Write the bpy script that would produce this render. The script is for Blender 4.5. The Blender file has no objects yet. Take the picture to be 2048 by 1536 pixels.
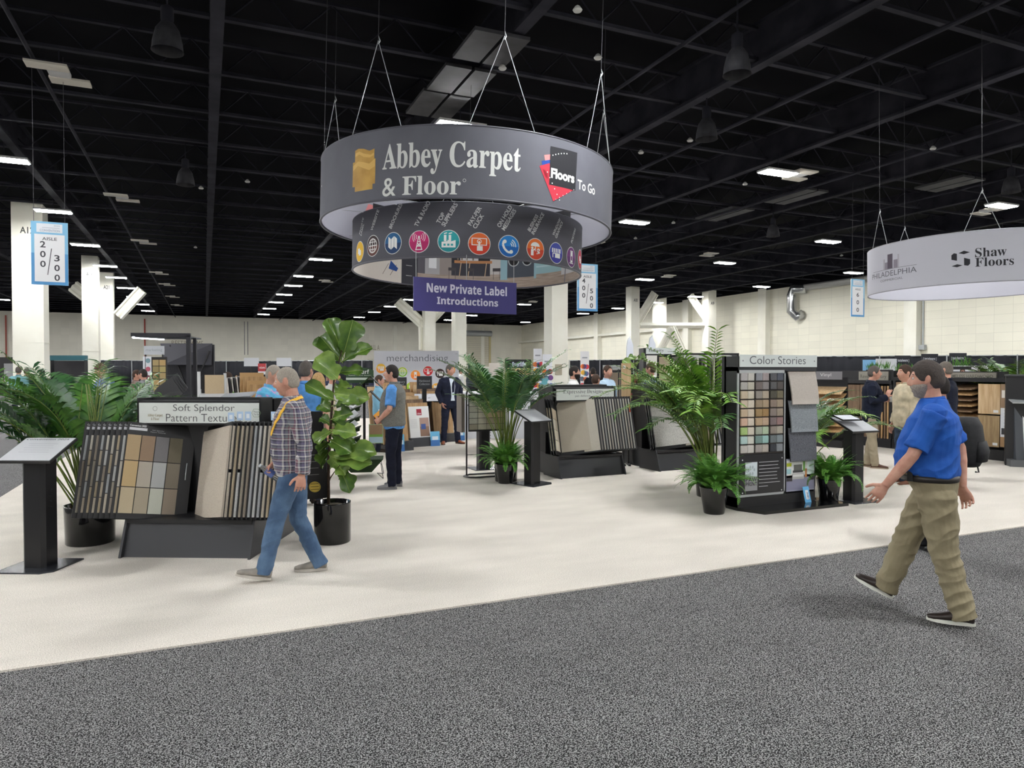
import bpy, bmesh, math, random
from mathutils import Vector as Vec, Matrix, noise
sc = bpy.context.scene
COL = sc.collection
PI = math.pi
R = math.radians
rnd = random.Random(7)

# ---------------------------------------------------------------- camera maths (metres; eye 1.7 m above the carpet)
CA, CP, CF, CH = R(23.6), math.atan(27 / 1406), 1406.0, 1.7
FW = Vec((math.sin(CA) * math.cos(CP), math.cos(CA) * math.cos(CP), -math.sin(CP)))
RT = Vec((math.cos(CA), -math.sin(CA), 0))
UP = RT.cross(FW)

def ray(px, py):
    return FW + RT * ((px - 1024) / CF) + UP * ((768 - py) / CF)

def on(px, py, z=0.0):
    """point of the plane Z=z seen at a pixel"""
    d = ray(px, py)
    return Vec((0, 0, CH)) + d * ((z - CH) / d.z)

def at(px, py, depth):
    return Vec((0, 0, CH)) + ray(px, py) * depth

# ---------------------------------------------------------------- materials
def lin(c):
    return tuple((x / 255 / 12.92 if x / 255 <= .04045 else ((x / 255 + .055) / 1.055) ** 2.4) for x in c) + (1,)

MATS = {}
def mat(name, c=(128, 128, 128), rough=.6, metal=0, c2=None, scale=40, c3=None, bump=0, bscale=None, emit=0, detail=4,
        spec=.5, alpha=1, trans=0, stretch=None, contrast=(.35, .65), coat=0, coord='Object', ior=1.45):
    if name in MATS:
        return MATS[name]
    m = bpy.data.materials.new(name)
    m.use_nodes = True
    nt = m.node_tree
    b = nt.nodes['Principled BSDF']
    b.inputs['Base Color'].default_value = lin(c)
    b.inputs['Roughness'].default_value = rough
    b.inputs['Metallic'].default_value = metal
    b.inputs['Specular IOR Level'].default_value = spec
    b.inputs['Coat Weight'].default_value = coat
    b.inputs['Transmission Weight'].default_value = trans
    b.inputs['IOR'].default_value = ior
    if emit:
        b.inputs['Emission Color'].default_value = lin(c)
        b.inputs['Emission Strength'].default_value = emit
    if c2 or bump:
        tc = nt.nodes.new('ShaderNodeTexCoord')
        src = tc.outputs[coord]
        if stretch:
            mp = nt.nodes.new('ShaderNodeMapping')
            mp.inputs['Scale'].default_value = stretch
            nt.links.new(src, mp.inputs['Vector'])
            src = mp.outputs['Vector']
    if c2:
        n = nt.nodes.new('ShaderNodeTexNoise')
        n.inputs['Scale'].default_value = scale
        n.inputs['Detail'].default_value = detail
        nt.links.new(src, n.inputs['Vector'])
        r = nt.nodes.new('ShaderNodeValToRGB')
        r.color_ramp.elements[0].position, r.color_ramp.elements[1].position = contrast
        r.color_ramp.elements[0].color = lin(c)
        r.color_ramp.elements[1].color = lin(c2)
        if c3:
            e = r.color_ramp.elements.new(sum(contrast) / 2)
            e.color = lin(c3)
        nt.links.new(n.outputs['Fac'], r.inputs['Fac'])
        nt.links.new(r.outputs['Color'], b.inputs['Base Color'])
    if bump:
        n2 = nt.nodes.new('ShaderNodeTexNoise')
        n2.inputs['Scale'].default_value = bscale or scale
        n2.inputs['Detail'].default_value = 3
        nt.links.new(src, n2.inputs['Vector'])
        bp = nt.nodes.new('ShaderNodeBump')
        bp.inputs['Strength'].default_value = min(1, bump)
        bp.inputs['Distance'].default_value = .01 * max(1, bump)
        nt.links.new(n2.outputs['Fac'], bp.inputs['Height'])
        nt.links.new(bp.outputs['Normal'], b.inputs['Normal'])
    m.diffuse_color = lin(c)
    MATS[name] = m
    return m

def pm(c, rough=.55, **k):
    """plain printed / painted colour"""
    return mat('print_%02x%02x%02x_%d' % (c[0], c[1], c[2], int(rough * 100)), c, rough, **k)

def carpet(c, spread=28, scale=330):
    """sample carpet of one colour with its own flecks"""
    lo = tuple(max(0, int(x - spread)) for x in c); hi = tuple(min(255, int(x + spread)) for x in c)
    return mat('carpet_%02x%02x%02x_%d' % (c[0], c[1], c[2], spread), lo, .95, c2=hi, scale=scale, bump=.5, bscale=250, spec=.1, detail=2)

BLACK = mat('black_laminate', (30, 30, 33), .42)
BLACKG = mat('black_gloss', (14, 14, 16), .12, coat=.4)
DGREY = mat('graphite_metal', (50, 51, 55), .38)
GREY = mat('grey_metal', (95, 97, 100), .4, .3)
STEEL = mat('brushed_steel', (178, 182, 184), .33, .35)
WHITE = mat('white_board', (226, 227, 229), .5)

# ---------------------------------------------------------------- mesh builder
class MB:
    def __init__(s):
        s.v, s.f, s.m, s.mats = [], [], [], []
        s.x = None
    def mi(s, m):
        if m is None: return 0
        if m not in s.mats: s.mats.append(m)
        return s.mats.index(m)
    def add(s, vs, fs, m=None):
        o = len(s.v)
        if s.x is not None: vs = [s.x @ Vec(p) for p in vs]
        s.v += [tuple(p) for p in vs]
        i = s.mi(m)
        for f in fs:
            s.f.append([o + k for k in f]); s.m.append(i)
    def box(s, x0, x1, y0, y1, z0, z1, m=None):
        s.add([(x, y, z) for z in (z0, z1) for y in (y0, y1) for x in (x0, x1)],
              [(0, 2, 3, 1), (4, 5, 7, 6), (0, 1, 5, 4), (1, 3, 7, 5), (3, 2, 6, 7), (2, 0, 4, 6)], m)
        return s
    def hexa(s, p, m=None):
        """8 corners: bottom 4 ccw, top 4 ccw"""
        s.add(p, [(3, 2, 1, 0), (4, 5, 6, 7), (0, 1, 5, 4), (1, 2, 6, 5), (2, 3, 7, 6), (3, 0, 4, 7)], m)
        return s
    def prism(s, poly, h, m=None, axis='z', o=0):
        """poly extruded along an axis from o to o+h"""
        n = len(poly)
        def P(a, b, c): return {'z': (a, b, c), 'y': (a, c, b), 'x': (c, a, b)}[axis]
        s.add([P(a, b, o) for a, b in poly] + [P(a, b, o + h) for a, b in poly],
              [list(range(n))[::-1], list(range(n, 2 * n))] + [(i, (i + 1) % n, n + (i + 1) % n, n + i) for i in range(n)], m)
        return s
    def quad(s, p, m=None):
        s.add(p, [tuple(range(len(p)))], m); return s
    def slab(s, p, t, m=None):
        """quad thickened by t against its normal"""
        p = [Vec(q) for q in p]
        n = (p[1] - p[0]).cross(p[3] - p[0]).normalized() * -t
        return s.hexa([q + n for q in p] + p, m)
    def tube(s, pts, r, seg=8, m=None, cap=True, flat=None):
        pts = [Vec(p) for p in pts]
        rs = r if isinstance(r, (list, tuple)) else [r] * len(pts)
        ring, prev = [], None
        for i, p in enumerate(pts):
            t = (pts[min(i + 1, len(pts) - 1)] - pts[max(i - 1, 0)]).normalized()
            if prev is None:
                a = Vec((0, 0, 1)) if abs(t.z) < .9 else Vec((0, 1, 0))
                if flat is not None: a = Vec(flat)
                u = (a - t * a.dot(t)).normalized()
            else:
                u = (prev - t * prev.dot(t)).normalized()
            prev = u
            w = t.cross(u)
            q = rs[i]
            ra, rb = (q if isinstance(q, (tuple, list)) else (q, q))
            ring += [p + u * (ra * math.cos(2 * PI * k / seg)) + w * (rb * math.sin(2 * PI * k / seg)) for k in range(seg)]
        fs = [(i * seg + k, i * seg + (k + 1) % seg, (i + 1) * seg + (k + 1) % seg, (i + 1) * seg + k) for i in range(len(pts) - 1) for k in range(seg)]
        if cap: fs += [list(range(seg))[::-1], [(len(pts) - 1) * seg + k for k in range(seg)]]
        s.add(ring, fs, m); return s
    def lathe(s, prof, seg=24, m=None, c=(0, 0, 0), cap=True):
        vs = [(c[0] + r * math.cos(2 * PI * k / seg), c[1] + r * math.sin(2 * PI * k / seg), c[2] + z) for r, z in prof for k in range(seg)]
        fs = [(i * seg + k, i * seg + (k + 1) % seg, (i + 1) * seg + (k + 1) % seg, (i + 1) * seg + k) for i in range(len(prof) - 1) for k in range(seg)]
        if cap: fs += [list(range(seg))[::-1], [(len(prof) - 1) * seg + k for k in range(seg)]]
        s.add(vs, fs, m); return s
    def rings(s, rs, seg=24, m=None, e=2.3):
        """stack of superellipse rings (cx,cy,z,rx,ry)"""
        vs = []
        for cx, cy, z, rx, ry in rs:
            for k in range(seg):
                c, d = math.cos(2 * PI * k / seg), math.sin(2 * PI * k / seg)
                vs.append((cx + rx * math.copysign(abs(c) ** (2 / e), c), cy + ry * math.copysign(abs(d) ** (2 / e), d), z))
        n = len(rs)
        fs = [(i * seg + k, i * seg + (k + 1) % seg, (i + 1) * seg + (k + 1) % seg, (i + 1) * seg + k) for i in range(n - 1) for k in range(seg)]
        fs += [list(range(seg))[::-1], [(n - 1) * seg + k for k in range(seg)]]
        s.add(vs, fs, m); return s
    def ell(s, c, r, m=None, seg=16, rows=10, rot=None):
        vs, fs = [], []
        for i in range(rows + 1):
            a = PI * i / rows
            for k in range(seg):
                b = 2 * PI * k / seg
                p = Vec((r[0] * math.sin(a) * math.cos(b), r[1] * math.sin(a) * math.sin(b), -r[2] * math.cos(a)))
                if rot is not None: p = rot @ p
                vs.append(Vec(c) + p)
        for i in range(rows):
            for k in range(seg):
                fs.append((i * seg + k, i * seg + (k + 1) % seg, (i + 1) * seg + (k + 1) % seg, (i + 1) * seg + k))
        s.add(vs, fs, m); return s
    def mesh(s, name):
        me = bpy.data.meshes.new(name)
        me.from_pydata(s.v, [], s.f)
        for m in s.mats: me.materials.append(m)
        if len(s.mats) > 1: me.polygons.foreach_set('material_index', s.m)
        me.update()
        return me
    def obj(s, name, m=None, parent=None, smooth=False, bevel=0, loc=None, rot=None, weld=False):
        me = s.mesh(name)
        if m is not None and not s.mats: me.materials.append(m)
        if weld:
            bm = bmesh.new(); bm.from_mesh(me); bmesh.ops.remove_doubles(bm, verts=bm.verts, dist=1e-4); bm.to_mesh(me); bm.free()
        o = bpy.data.objects.new(name, me)
        COL.objects.link(o)
        if parent is not None: o.parent = parent
        if loc is not None: o.location = loc
        if rot is not None: o.rotation_euler = rot
        if smooth: me.polygons.foreach_set('use_smooth', [True] * len(me.polygons))
        if bevel:
            md = o.modifiers.new('b', 'BEVEL'); md.width = bevel; md.segments = 2; md.limit_method = 'ANGLE'; md.angle_limit = R(40)
        return o

def tag(o, label=None, cat=None, group=None, kind=None):
    if label: o['label'] = label
    if cat: o['category'] = cat
    if group: o['group'] = group
    if kind: o['kind'] = kind
    return o

def thing(name, label, cat, loc=(0, 0, 0), rz=0, group=None, rot=None):
    o = bpy.data.objects.new(name, None)
    COL.objects.link(o)
    o.location = loc
    o.rotation_euler = rot if rot else (0, 0, rz)
    o.empty_display_size = .1
    return tag(o, label, cat, group)

def struct(name, b, m=None, label=None, **k):
    o = b.obj(name, m, **k); o['kind'] = 'structure'
    if label: o['label'] = label
    return o

def kids(o, _c={}):
    return [c for c in COL.objects if c.parent == o]

def dup(root, loc, rz=None, label=None, group=None, tree=None):
    """copy a thing, its parts and sub-parts; tree = cached list of (object, parent index)"""
    if tree is None: tree = treeof(root)
    new = []
    for o, pi in tree:
        c = o.copy(); COL.objects.link(c)
        if pi >= 0: c.parent = new[pi]
        new.append(c)
    r = new[0]; r.location = loc
    if rz is not None: r.rotation_euler = (0, 0, rz)
    if label: r['label'] = label
    if group: r['group'] = group
    return r

def treeof(root):
    out = [(root, -1)]; i = 0
    allo = list(COL.objects)
    while i < len(out):
        for c in allo:
            if c.parent == out[i][0]: out.append((c, i))
        i += 1
    return out

# ---------------------------------------------------------------- lettering and flat artwork
_T = {}
def glyphs(body, bold=0.0, space=1.0, line=1.0, align='CENTER'):
    key = (body, bold, space, line, align)
    if key in _T: return _T[key]
    cu = bpy.data.curves.new('t', 'FONT')
    cu.body = body; cu.offset = bold; cu.space_character = space; cu.space_line = line; cu.align_x = align
    cu.resolution_u = 4
    o = bpy.data.objects.new('t', cu); COL.objects.link(o)
    dg = bpy.context.evaluated_depsgraph_get(); dg.update()
    me = bpy.data.meshes.new_from_object(o.evaluated_get(dg))
    vs = [(v.co.x, v.co.y) for v in me.vertices]; fs = [list(p.vertices) for p in me.polygons]
    bpy.data.objects.remove(o); bpy.data.curves.remove(cu); bpy.data.meshes.remove(me)
    if not vs: vs = [(0, 0), (1, 0), (0, 1)]; fs = []
    x0, x1 = min(v[0] for v in vs), max(v[0] for v in vs); y0, y1 = min(v[1] for v in vs), max(v[1] for v in vs)
    _T[key] = ([((x - x0) / max(x1 - x0, 1e-6), (y - y0) / max(y1 - y0, 1e-6)) for x, y in vs], fs, (x1 - x0) / max(y1 - y0, 1e-6))
    return _T[key]

MB_BOLD, MB_SANSB = 'serif', 'sans'
def bs(t, kind='serif'):
    """bold serif / bold sans letters of the built-in font stack"""
    up, lo, dg = {'serif': (0x1D400, 0x1D41A, 0x1D7CE), 'sans': (0x1D5D4, 0x1D5EE, 0x1D7EC), 'ital': (0x1D608, 0x1D622, 0x1D7E2)}[kind]
    out = ''
    for ch in t:
        if 'A' <= ch <= 'Z': out += chr(up + ord(ch) - 65)
        elif 'a' <= ch <= 'z': out += chr(lo + ord(ch) - 97)
        elif '0' <= ch <= '9': out += chr(dg + ord(ch) - 48)
        else: out += ch
    return out

class Art:
    """flat artwork: polygons with a layer number, mapped on to a plane or a curved sheet"""
    def __init__(s): s.p = []
    def poly(s, pts, c, l=1):
        s.p.append((pts, c, l)); return s
    def rect(s, x0, y0, x1, y1, c, l=1): return s.poly([(x0, y0), (x1, y0), (x1, y1), (x0, y1)], c, l)
    def disc(s, x, y, r, c, l=1, n=28, ry=None):
        return s.poly([(x + r * math.cos(2 * PI * k / n), y + (ry or r) * math.sin(2 * PI * k / n)) for k in range(n)], c, l)
    def ring(s, x, y, r, w, c, l=1, n=28, a0=0, a1=360, ry=None):
        q = (ry or r) / r
        for k in range(n):
            a, b = R(a0 + (a1 - a0) * k / n), R(a0 + (a1 - a0) * (k + 1) / n)
            s.poly([(x + (r - w) * math.cos(a), y + q * (r - w) * math.sin(a)), (x + r * math.cos(a), y + q * r * math.sin(a)),
                    (x + r * math.cos(b), y + q * r * math.sin(b)), (x + (r - w) * math.cos(b), y + q * (r - w) * math.sin(b))], c, l)
        return s
    def line(s, x0, y0, x1, y1, w, c, l=1):
        d = math.hypot(x1 - x0, y1 - y0) or 1; nx, ny = -(y1 - y0) / d * w / 2, (x1 - x0) / d * w / 2
        return s.poly([(x0 - nx, y0 - ny), (x1 - nx, y1 - ny), (x1 + nx, y1 + ny), (x0 + nx, y0 + ny)], c, l)
    def text(s, body, x0, y0, x1, y1, c, l=2, bold=0.0, fit='box', rot=0, align='CENTER', space=1.0, line=1.0):
        vs, fs, asp = glyphs(body, bold, space, line, align)
        w, h = x1 - x0, y1 - y0
        if fit == 'h': w = h * asp
        elif fit == 'w': h = w / asp
        ca, sa = math.cos(R(rot)), math.sin(R(rot))
        P = []
        for u, v in vs:
            a, b = u * w, v * h
            P.append((x0 + a * ca - b * sa, y0 + a * sa + b * ca))
        for f in fs: s.poly([P[i] for i in f], c, l)
        return s
    def obj(s, name, mp, parent=None, rough=.55, dx=None, mats=None, label=None):
        b = MB()
        for pts, c, l in s.p:
            m = c if not isinstance(c, tuple) else pm(c, rough)
            for q in (clip_strips(pts, dx) if dx else [pts]):
                b.add([mp(x, y, l) for x, y in q], [tuple(range(len(q)))], m)
        o = b.obj(name, None, parent)
        if label: o['label'] = label
        return o

def clip_strips(pts, dx):
    lo, hi = min(p[0] for p in pts), max(p[0] for p in pts)
    k0, k1 = math.floor(lo / dx), math.floor(hi / dx)
    if k0 == k1: return [pts]
    out = []
    def half(P, X, keep_left):
        r = []
        for i in range(len(P)):
            a, b = P[i - 1], P[i]
            ia, ib = (a[0] <= X) == keep_left, (b[0] <= X) == keep_left
            if ia != ib:
                t = (X - a[0]) / (b[0] - a[0]); r.append((X, a[1] + t * (b[1] - a[1])))
            if ib: r.append(b)
        return r
    rest = pts
    for k in range(k0, k1):
        X = (k + 1) * dx
        a = half(rest, X, True); rest = half(rest, X, False)
        if len(a) > 2: out.append(a)
        if len(rest) < 3: break
    if len(rest) > 2: out.append(rest)
    return out

def front(y, e=.0012):
    """artwork mapped on a vertical face looking along -Y at depth y"""
    return lambda u, v, l: (u, y - e * l, v)
# ---------------------------------------------------------------- people
SKIN = mat('skin', (205, 158, 138), .5, c2=(190, 138, 120), scale=18, spec=.3)
SKIN2 = mat('skin_tan', (178, 128, 104), .5, c2=(160, 110, 88), scale=18, spec=.3)
SOLE = mat('white_sole', (222, 220, 212), .6)

def fabric(name, c, k=.82, scale=9):
    return mat('fabric_' + name, c, .85, c2=tuple(int(x * k) for x in c), scale=scale, bump=.25, bscale=120, spec=.2)

def plaid():
    m = bpy.data.materials.new('plaid_flannel'); m.use_nodes = True
    nt = m.node_tree; b = nt.nodes['Principled BSDF']; b.inputs['Roughness'].default_value = .9
    tc = nt.nodes.new('ShaderNodeTexCoord'); sp = nt.nodes.new('ShaderNodeSeparateXYZ'); nt.links.new(tc.outputs['Object'], sp.inputs[0])
    def mth(op, a, b_=None):
        n = nt.nodes.new('ShaderNodeMath'); n.operation = op
        for i, q in enumerate((a, b_)):
            if q is None: continue
            if isinstance(q, (int, float)): n.inputs[i].default_value = q
            else: nt.links.new(q, n.inputs[i])
        return n.outputs[0]
    xy = mth('ADD', mth('MULTIPLY', sp.outputs['X'], .85), mth('MULTIPLY', sp.outputs['Y'], .6))
    def ramp(src, per, stops):
        f = mth('FRACT', mth('MULTIPLY', src, 1 / per))
        r = nt.nodes.new('ShaderNodeValToRGB'); r.color_ramp.interpolation = 'CONSTANT'
        e = r.color_ramp.elements
        e[0].position, e[0].color = stops[0][0], lin(stops[0][1])
        e[1].position, e[1].color = stops[1][0], lin(stops[1][1])
        for p, c in stops[2:]:
            q = e.new(p); q.color = lin(c)
        nt.links.new(f, r.inputs[0]); return r.outputs[0]
    A = [(0, (196, 194, 190)), (.12, (96, 92, 116)), (.36, (58, 56, 74)), (.5, (186, 184, 182)), (.6, (120, 76, 88)), (.70, (112, 118, 120)), (.88, (66, 64, 88))]
    mx = nt.nodes.new('ShaderNodeMix'); mx.data_type = 'RGBA'; mx.inputs[0].default_value = .5
    nt.links.new(ramp(xy, .082, A), mx.inputs[6]); nt.links.new(ramp(sp.outputs['Z'], .086, A), mx.inputs[7])
    nt.links.new(mx.outputs[2], b.inputs['Base Color'])
    return m

def floral():
    m = bpy.data.materials.new('floral_print'); m.use_nodes = True
    nt = m.node_tree; b = nt.nodes['Principled BSDF']; b.inputs['Roughness'].default_value = .8
    tc = nt.nodes.new('ShaderNodeTexCoord'); v = nt.nodes.new('ShaderNodeTexNoise'); v.inputs['Scale'].default_value = 13
    nt.links.new(tc.outputs['Object'], v.inputs['Vector'])
    r = nt.nodes.new('ShaderNodeValToRGB'); e = r.color_ramp.elements
    e[0].position, e[0].color = .0, lin((60, 120, 170)); e[1].position, e[1].color = .47, lin((92, 178, 214))
    for p, c in ((.56, (120, 150, 205)), (.6, (206, 140, 186)), (.66, (110, 200, 205))):
        q = e.new(p); q.color = lin(c)
    nt.links.new(v.outputs['Fac'], r.inputs[0]); nt.links.new(r.outputs[0], b.inputs['Base Color'])
    return m

_tmp = []
def solid(mb, vox, smooth=2, wr=0, freq=9, seed=0, m=None, name='body', parent=None):
    """fuse overlapping closed shapes into one continuous skin"""
    me = mb.mesh('t'); o = bpy.data.objects.new('t', me)
    cl = bpy.data.scenes[0].collection; cl.objects.link(o)
    md = o.modifiers.new('r', 'REMESH'); md.mode = 'VOXEL'; md.voxel_size = vox
    if smooth:
        s2 = o.modifiers.new('s', 'SMOOTH'); s2.iterations = smooth; s2.factor = .5
    dg = bpy.context.evaluated_depsgraph_get(); dg.update()
    out = bpy.data.meshes.new_from_object(o.evaluated_get(dg))
    bpy.data.objects.remove(o); bpy.data.meshes.remove(me)
    if wr:
        nv = len(out.vertices)
        co = [0.0] * (nv * 3); out.vertices.foreach_get('co', co)
        no = [0.0] * (nv * 3); out.vertex_normals.foreach_get('vector', no)
        for i in range(0, nv * 3, 3):
            px, py, pz = co[i:i + 3]
            q = noise.noise(Vec((px * freq * .8 + seed, py * freq * .8, pz * freq * 1.5 + px * freq * .7)))
            q2 = noise.noise(Vec((px * freq * 2 + seed, py * freq * 2 + 5, pz * freq * 2.6 - px * freq)))
            k = wr * ((1 - abs(q) * 2.6) + .5 * q2)
            co[i] += no[i] * k; co[i + 1] += no[i + 1] * k; co[i + 2] += no[i + 2] * k
        out.vertices.foreach_set('co', co); out.update()
    out.materials.clear()
    if m: out.materials.append(m)
    out.polygons.foreach_set('use_smooth', [True] * len(out.polygons))
    out.name = name
    ob = bpy.data.objects.new(name, out); COL.objects.link(ob)
    if parent is not None: ob.parent = parent
    return ob

def sst(a, b, x):
    t = max(0, min(1, (x - a) / (b - a))); return t * t * (3 - 2 * t)

def head_pt(n, off=0.0):
    x, y, z = n.x * .098, n.y * .077, n.z * .122
    lo = sst(-.02, -.11, z) if z < 0 else 0
    y *= 1 - .30 * lo
    if n.x > 0: x += .010 * lo
    else: x *= 1 - .38 * lo
    if z > 0: x -= .006 * (z / .12)
    f = sst(.2, .7, n.x)
    ay = abs(y)
    g = lambda v, c, w: math.exp(-((v - c) / w) ** 2)
    prof = sst(.045, -.012, z) * sst(-.040, -.024, z)
    x += f * .026 * prof * g(y, 0, .011 + .006 * sst(.03, -.02, z))
    x -= f * .011 * g(ay, .031, .015) * g(z, .018, .013)
    x += f * .005 * g(z, .040, .011) * (1 - .4 * g(y, 0, .01))
    x += f * .008 * g(z, -.055, .012) * g(y, 0, .024) - f * .005 * g(z, -.0555, .0028) * g(y, 0, .026)
    x += f * .011 * g(z, -.100, .016) * g(y, 0, .024)
    x -= f * .004 * g(z, -.076, .008) * g(y, 0, .02)
    p = Vec((x, y, z))
    return p + Vec((n.x, n.y, n.z)) * off

def head_grid(off, seg=56, rows=44):
    vs, fs = [], []
    for i in range(rows + 1):
        a = PI * i / rows
        for k in range(seg):
            b = 2 * PI * k / seg
            n = Vec((math.sin(a) * math.cos(b), math.sin(a) * math.sin(b), math.cos(a)))
            vs.append(head_pt(n, off(n) if callable(off) else off))
    for i in range(rows):
        for k in range(seg):
            fs.append((i * seg + k, (i + 1) * seg + k, (i + 1) * seg + (k + 1) % seg, i * seg + (k + 1) % seg))
    return vs, fs

def hand(mb, w, d, n, s, curl=.35, k=1.0, fingers=True, spread=.12, thumb=None):
    """w wrist, d towards the fingers, n the way the palm faces, s the thumb side"""
    d = Vec(d).normalized(); n = Vec(n); n = (n - d * n.dot(d)).normalized(); s0 = d.cross(n); s = s0 if s0.dot(Vec(s)) > 0 else -s0
    w = Vec(w)
    mb.tube([w - d * .03 * k, w + d * .012 * k, w + d * .045 * k, w + d * .082 * k, w + d * .094 * k],
            [(.020 * k, .026 * k), (.018 * k, .028 * k), (.017 * k, .039 * k), (.014 * k, .041 * k), (.010 * k, .037 * k)], 12, flat=n)
    if not fingers:
        mb.tube([w + d * .08 * k, w + d * .12 * k + n * .01, w + d * .15 * k + n * .035 * k], [(.013 * k, .036 * k), (.012 * k, .034 * k), (.009 * k, .028 * k)], 10, flat=n)
        mb.tube([w + d * .02 * k + s * .03 * k, w + d * .06 * k + s * .05 * k + n * .02, w + d * .085 * k + s * .05 * k + n * .035], [.012 * k, .011 * k, .009 * k], 8)
        return
    for j, (o, L) in enumerate(((.0335, .076), (.0112, .085), (-.0112, .080), (-.0335, .063))):
        p = w + d * .086 * k + s * o * k
        ang = 0; pts = [p - d * .02 * k, p]
        dd = (d + s * o * spread * 12).normalized()
        for q, (fr, bd) in enumerate(((.45, 48), (.31, 62), (.24, 42))):
            ang += R(bd) * min(1.45, curl * (1 + .13 * j))
            pts.append(pts[-1] + (dd * math.cos(ang) + n * math.sin(ang)) * L * fr * k)
        mb.tube(pts, [.0086 * k, .0086 * k, .0081 * k, .0076 * k, .0062 * k], 8)
    t0 = w + d * .022 * k + s * .026 * k
    a = (d * .55 + s * .72 + n * .35).normalized() if thumb is None else Vec(thumb).normalized()
    t1 = t0 + a * .042 * k; t2 = t1 + (a * .7 + d * .55 + n * .25 * (1 + curl)).normalized() * .032 * k
    t3 = t2 + (a * .35 + d * .75 + n * .4 * (1 + curl)).normalized() * .026 * k
    mb.tube([t0 - a * .01, t0, t1, t2, t3], [.014 * k, .0145 * k, .0115 * k, .0105 * k, .0078 * k], 8)

def lerp(a, b, t): return a + (b - a) * t

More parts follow.
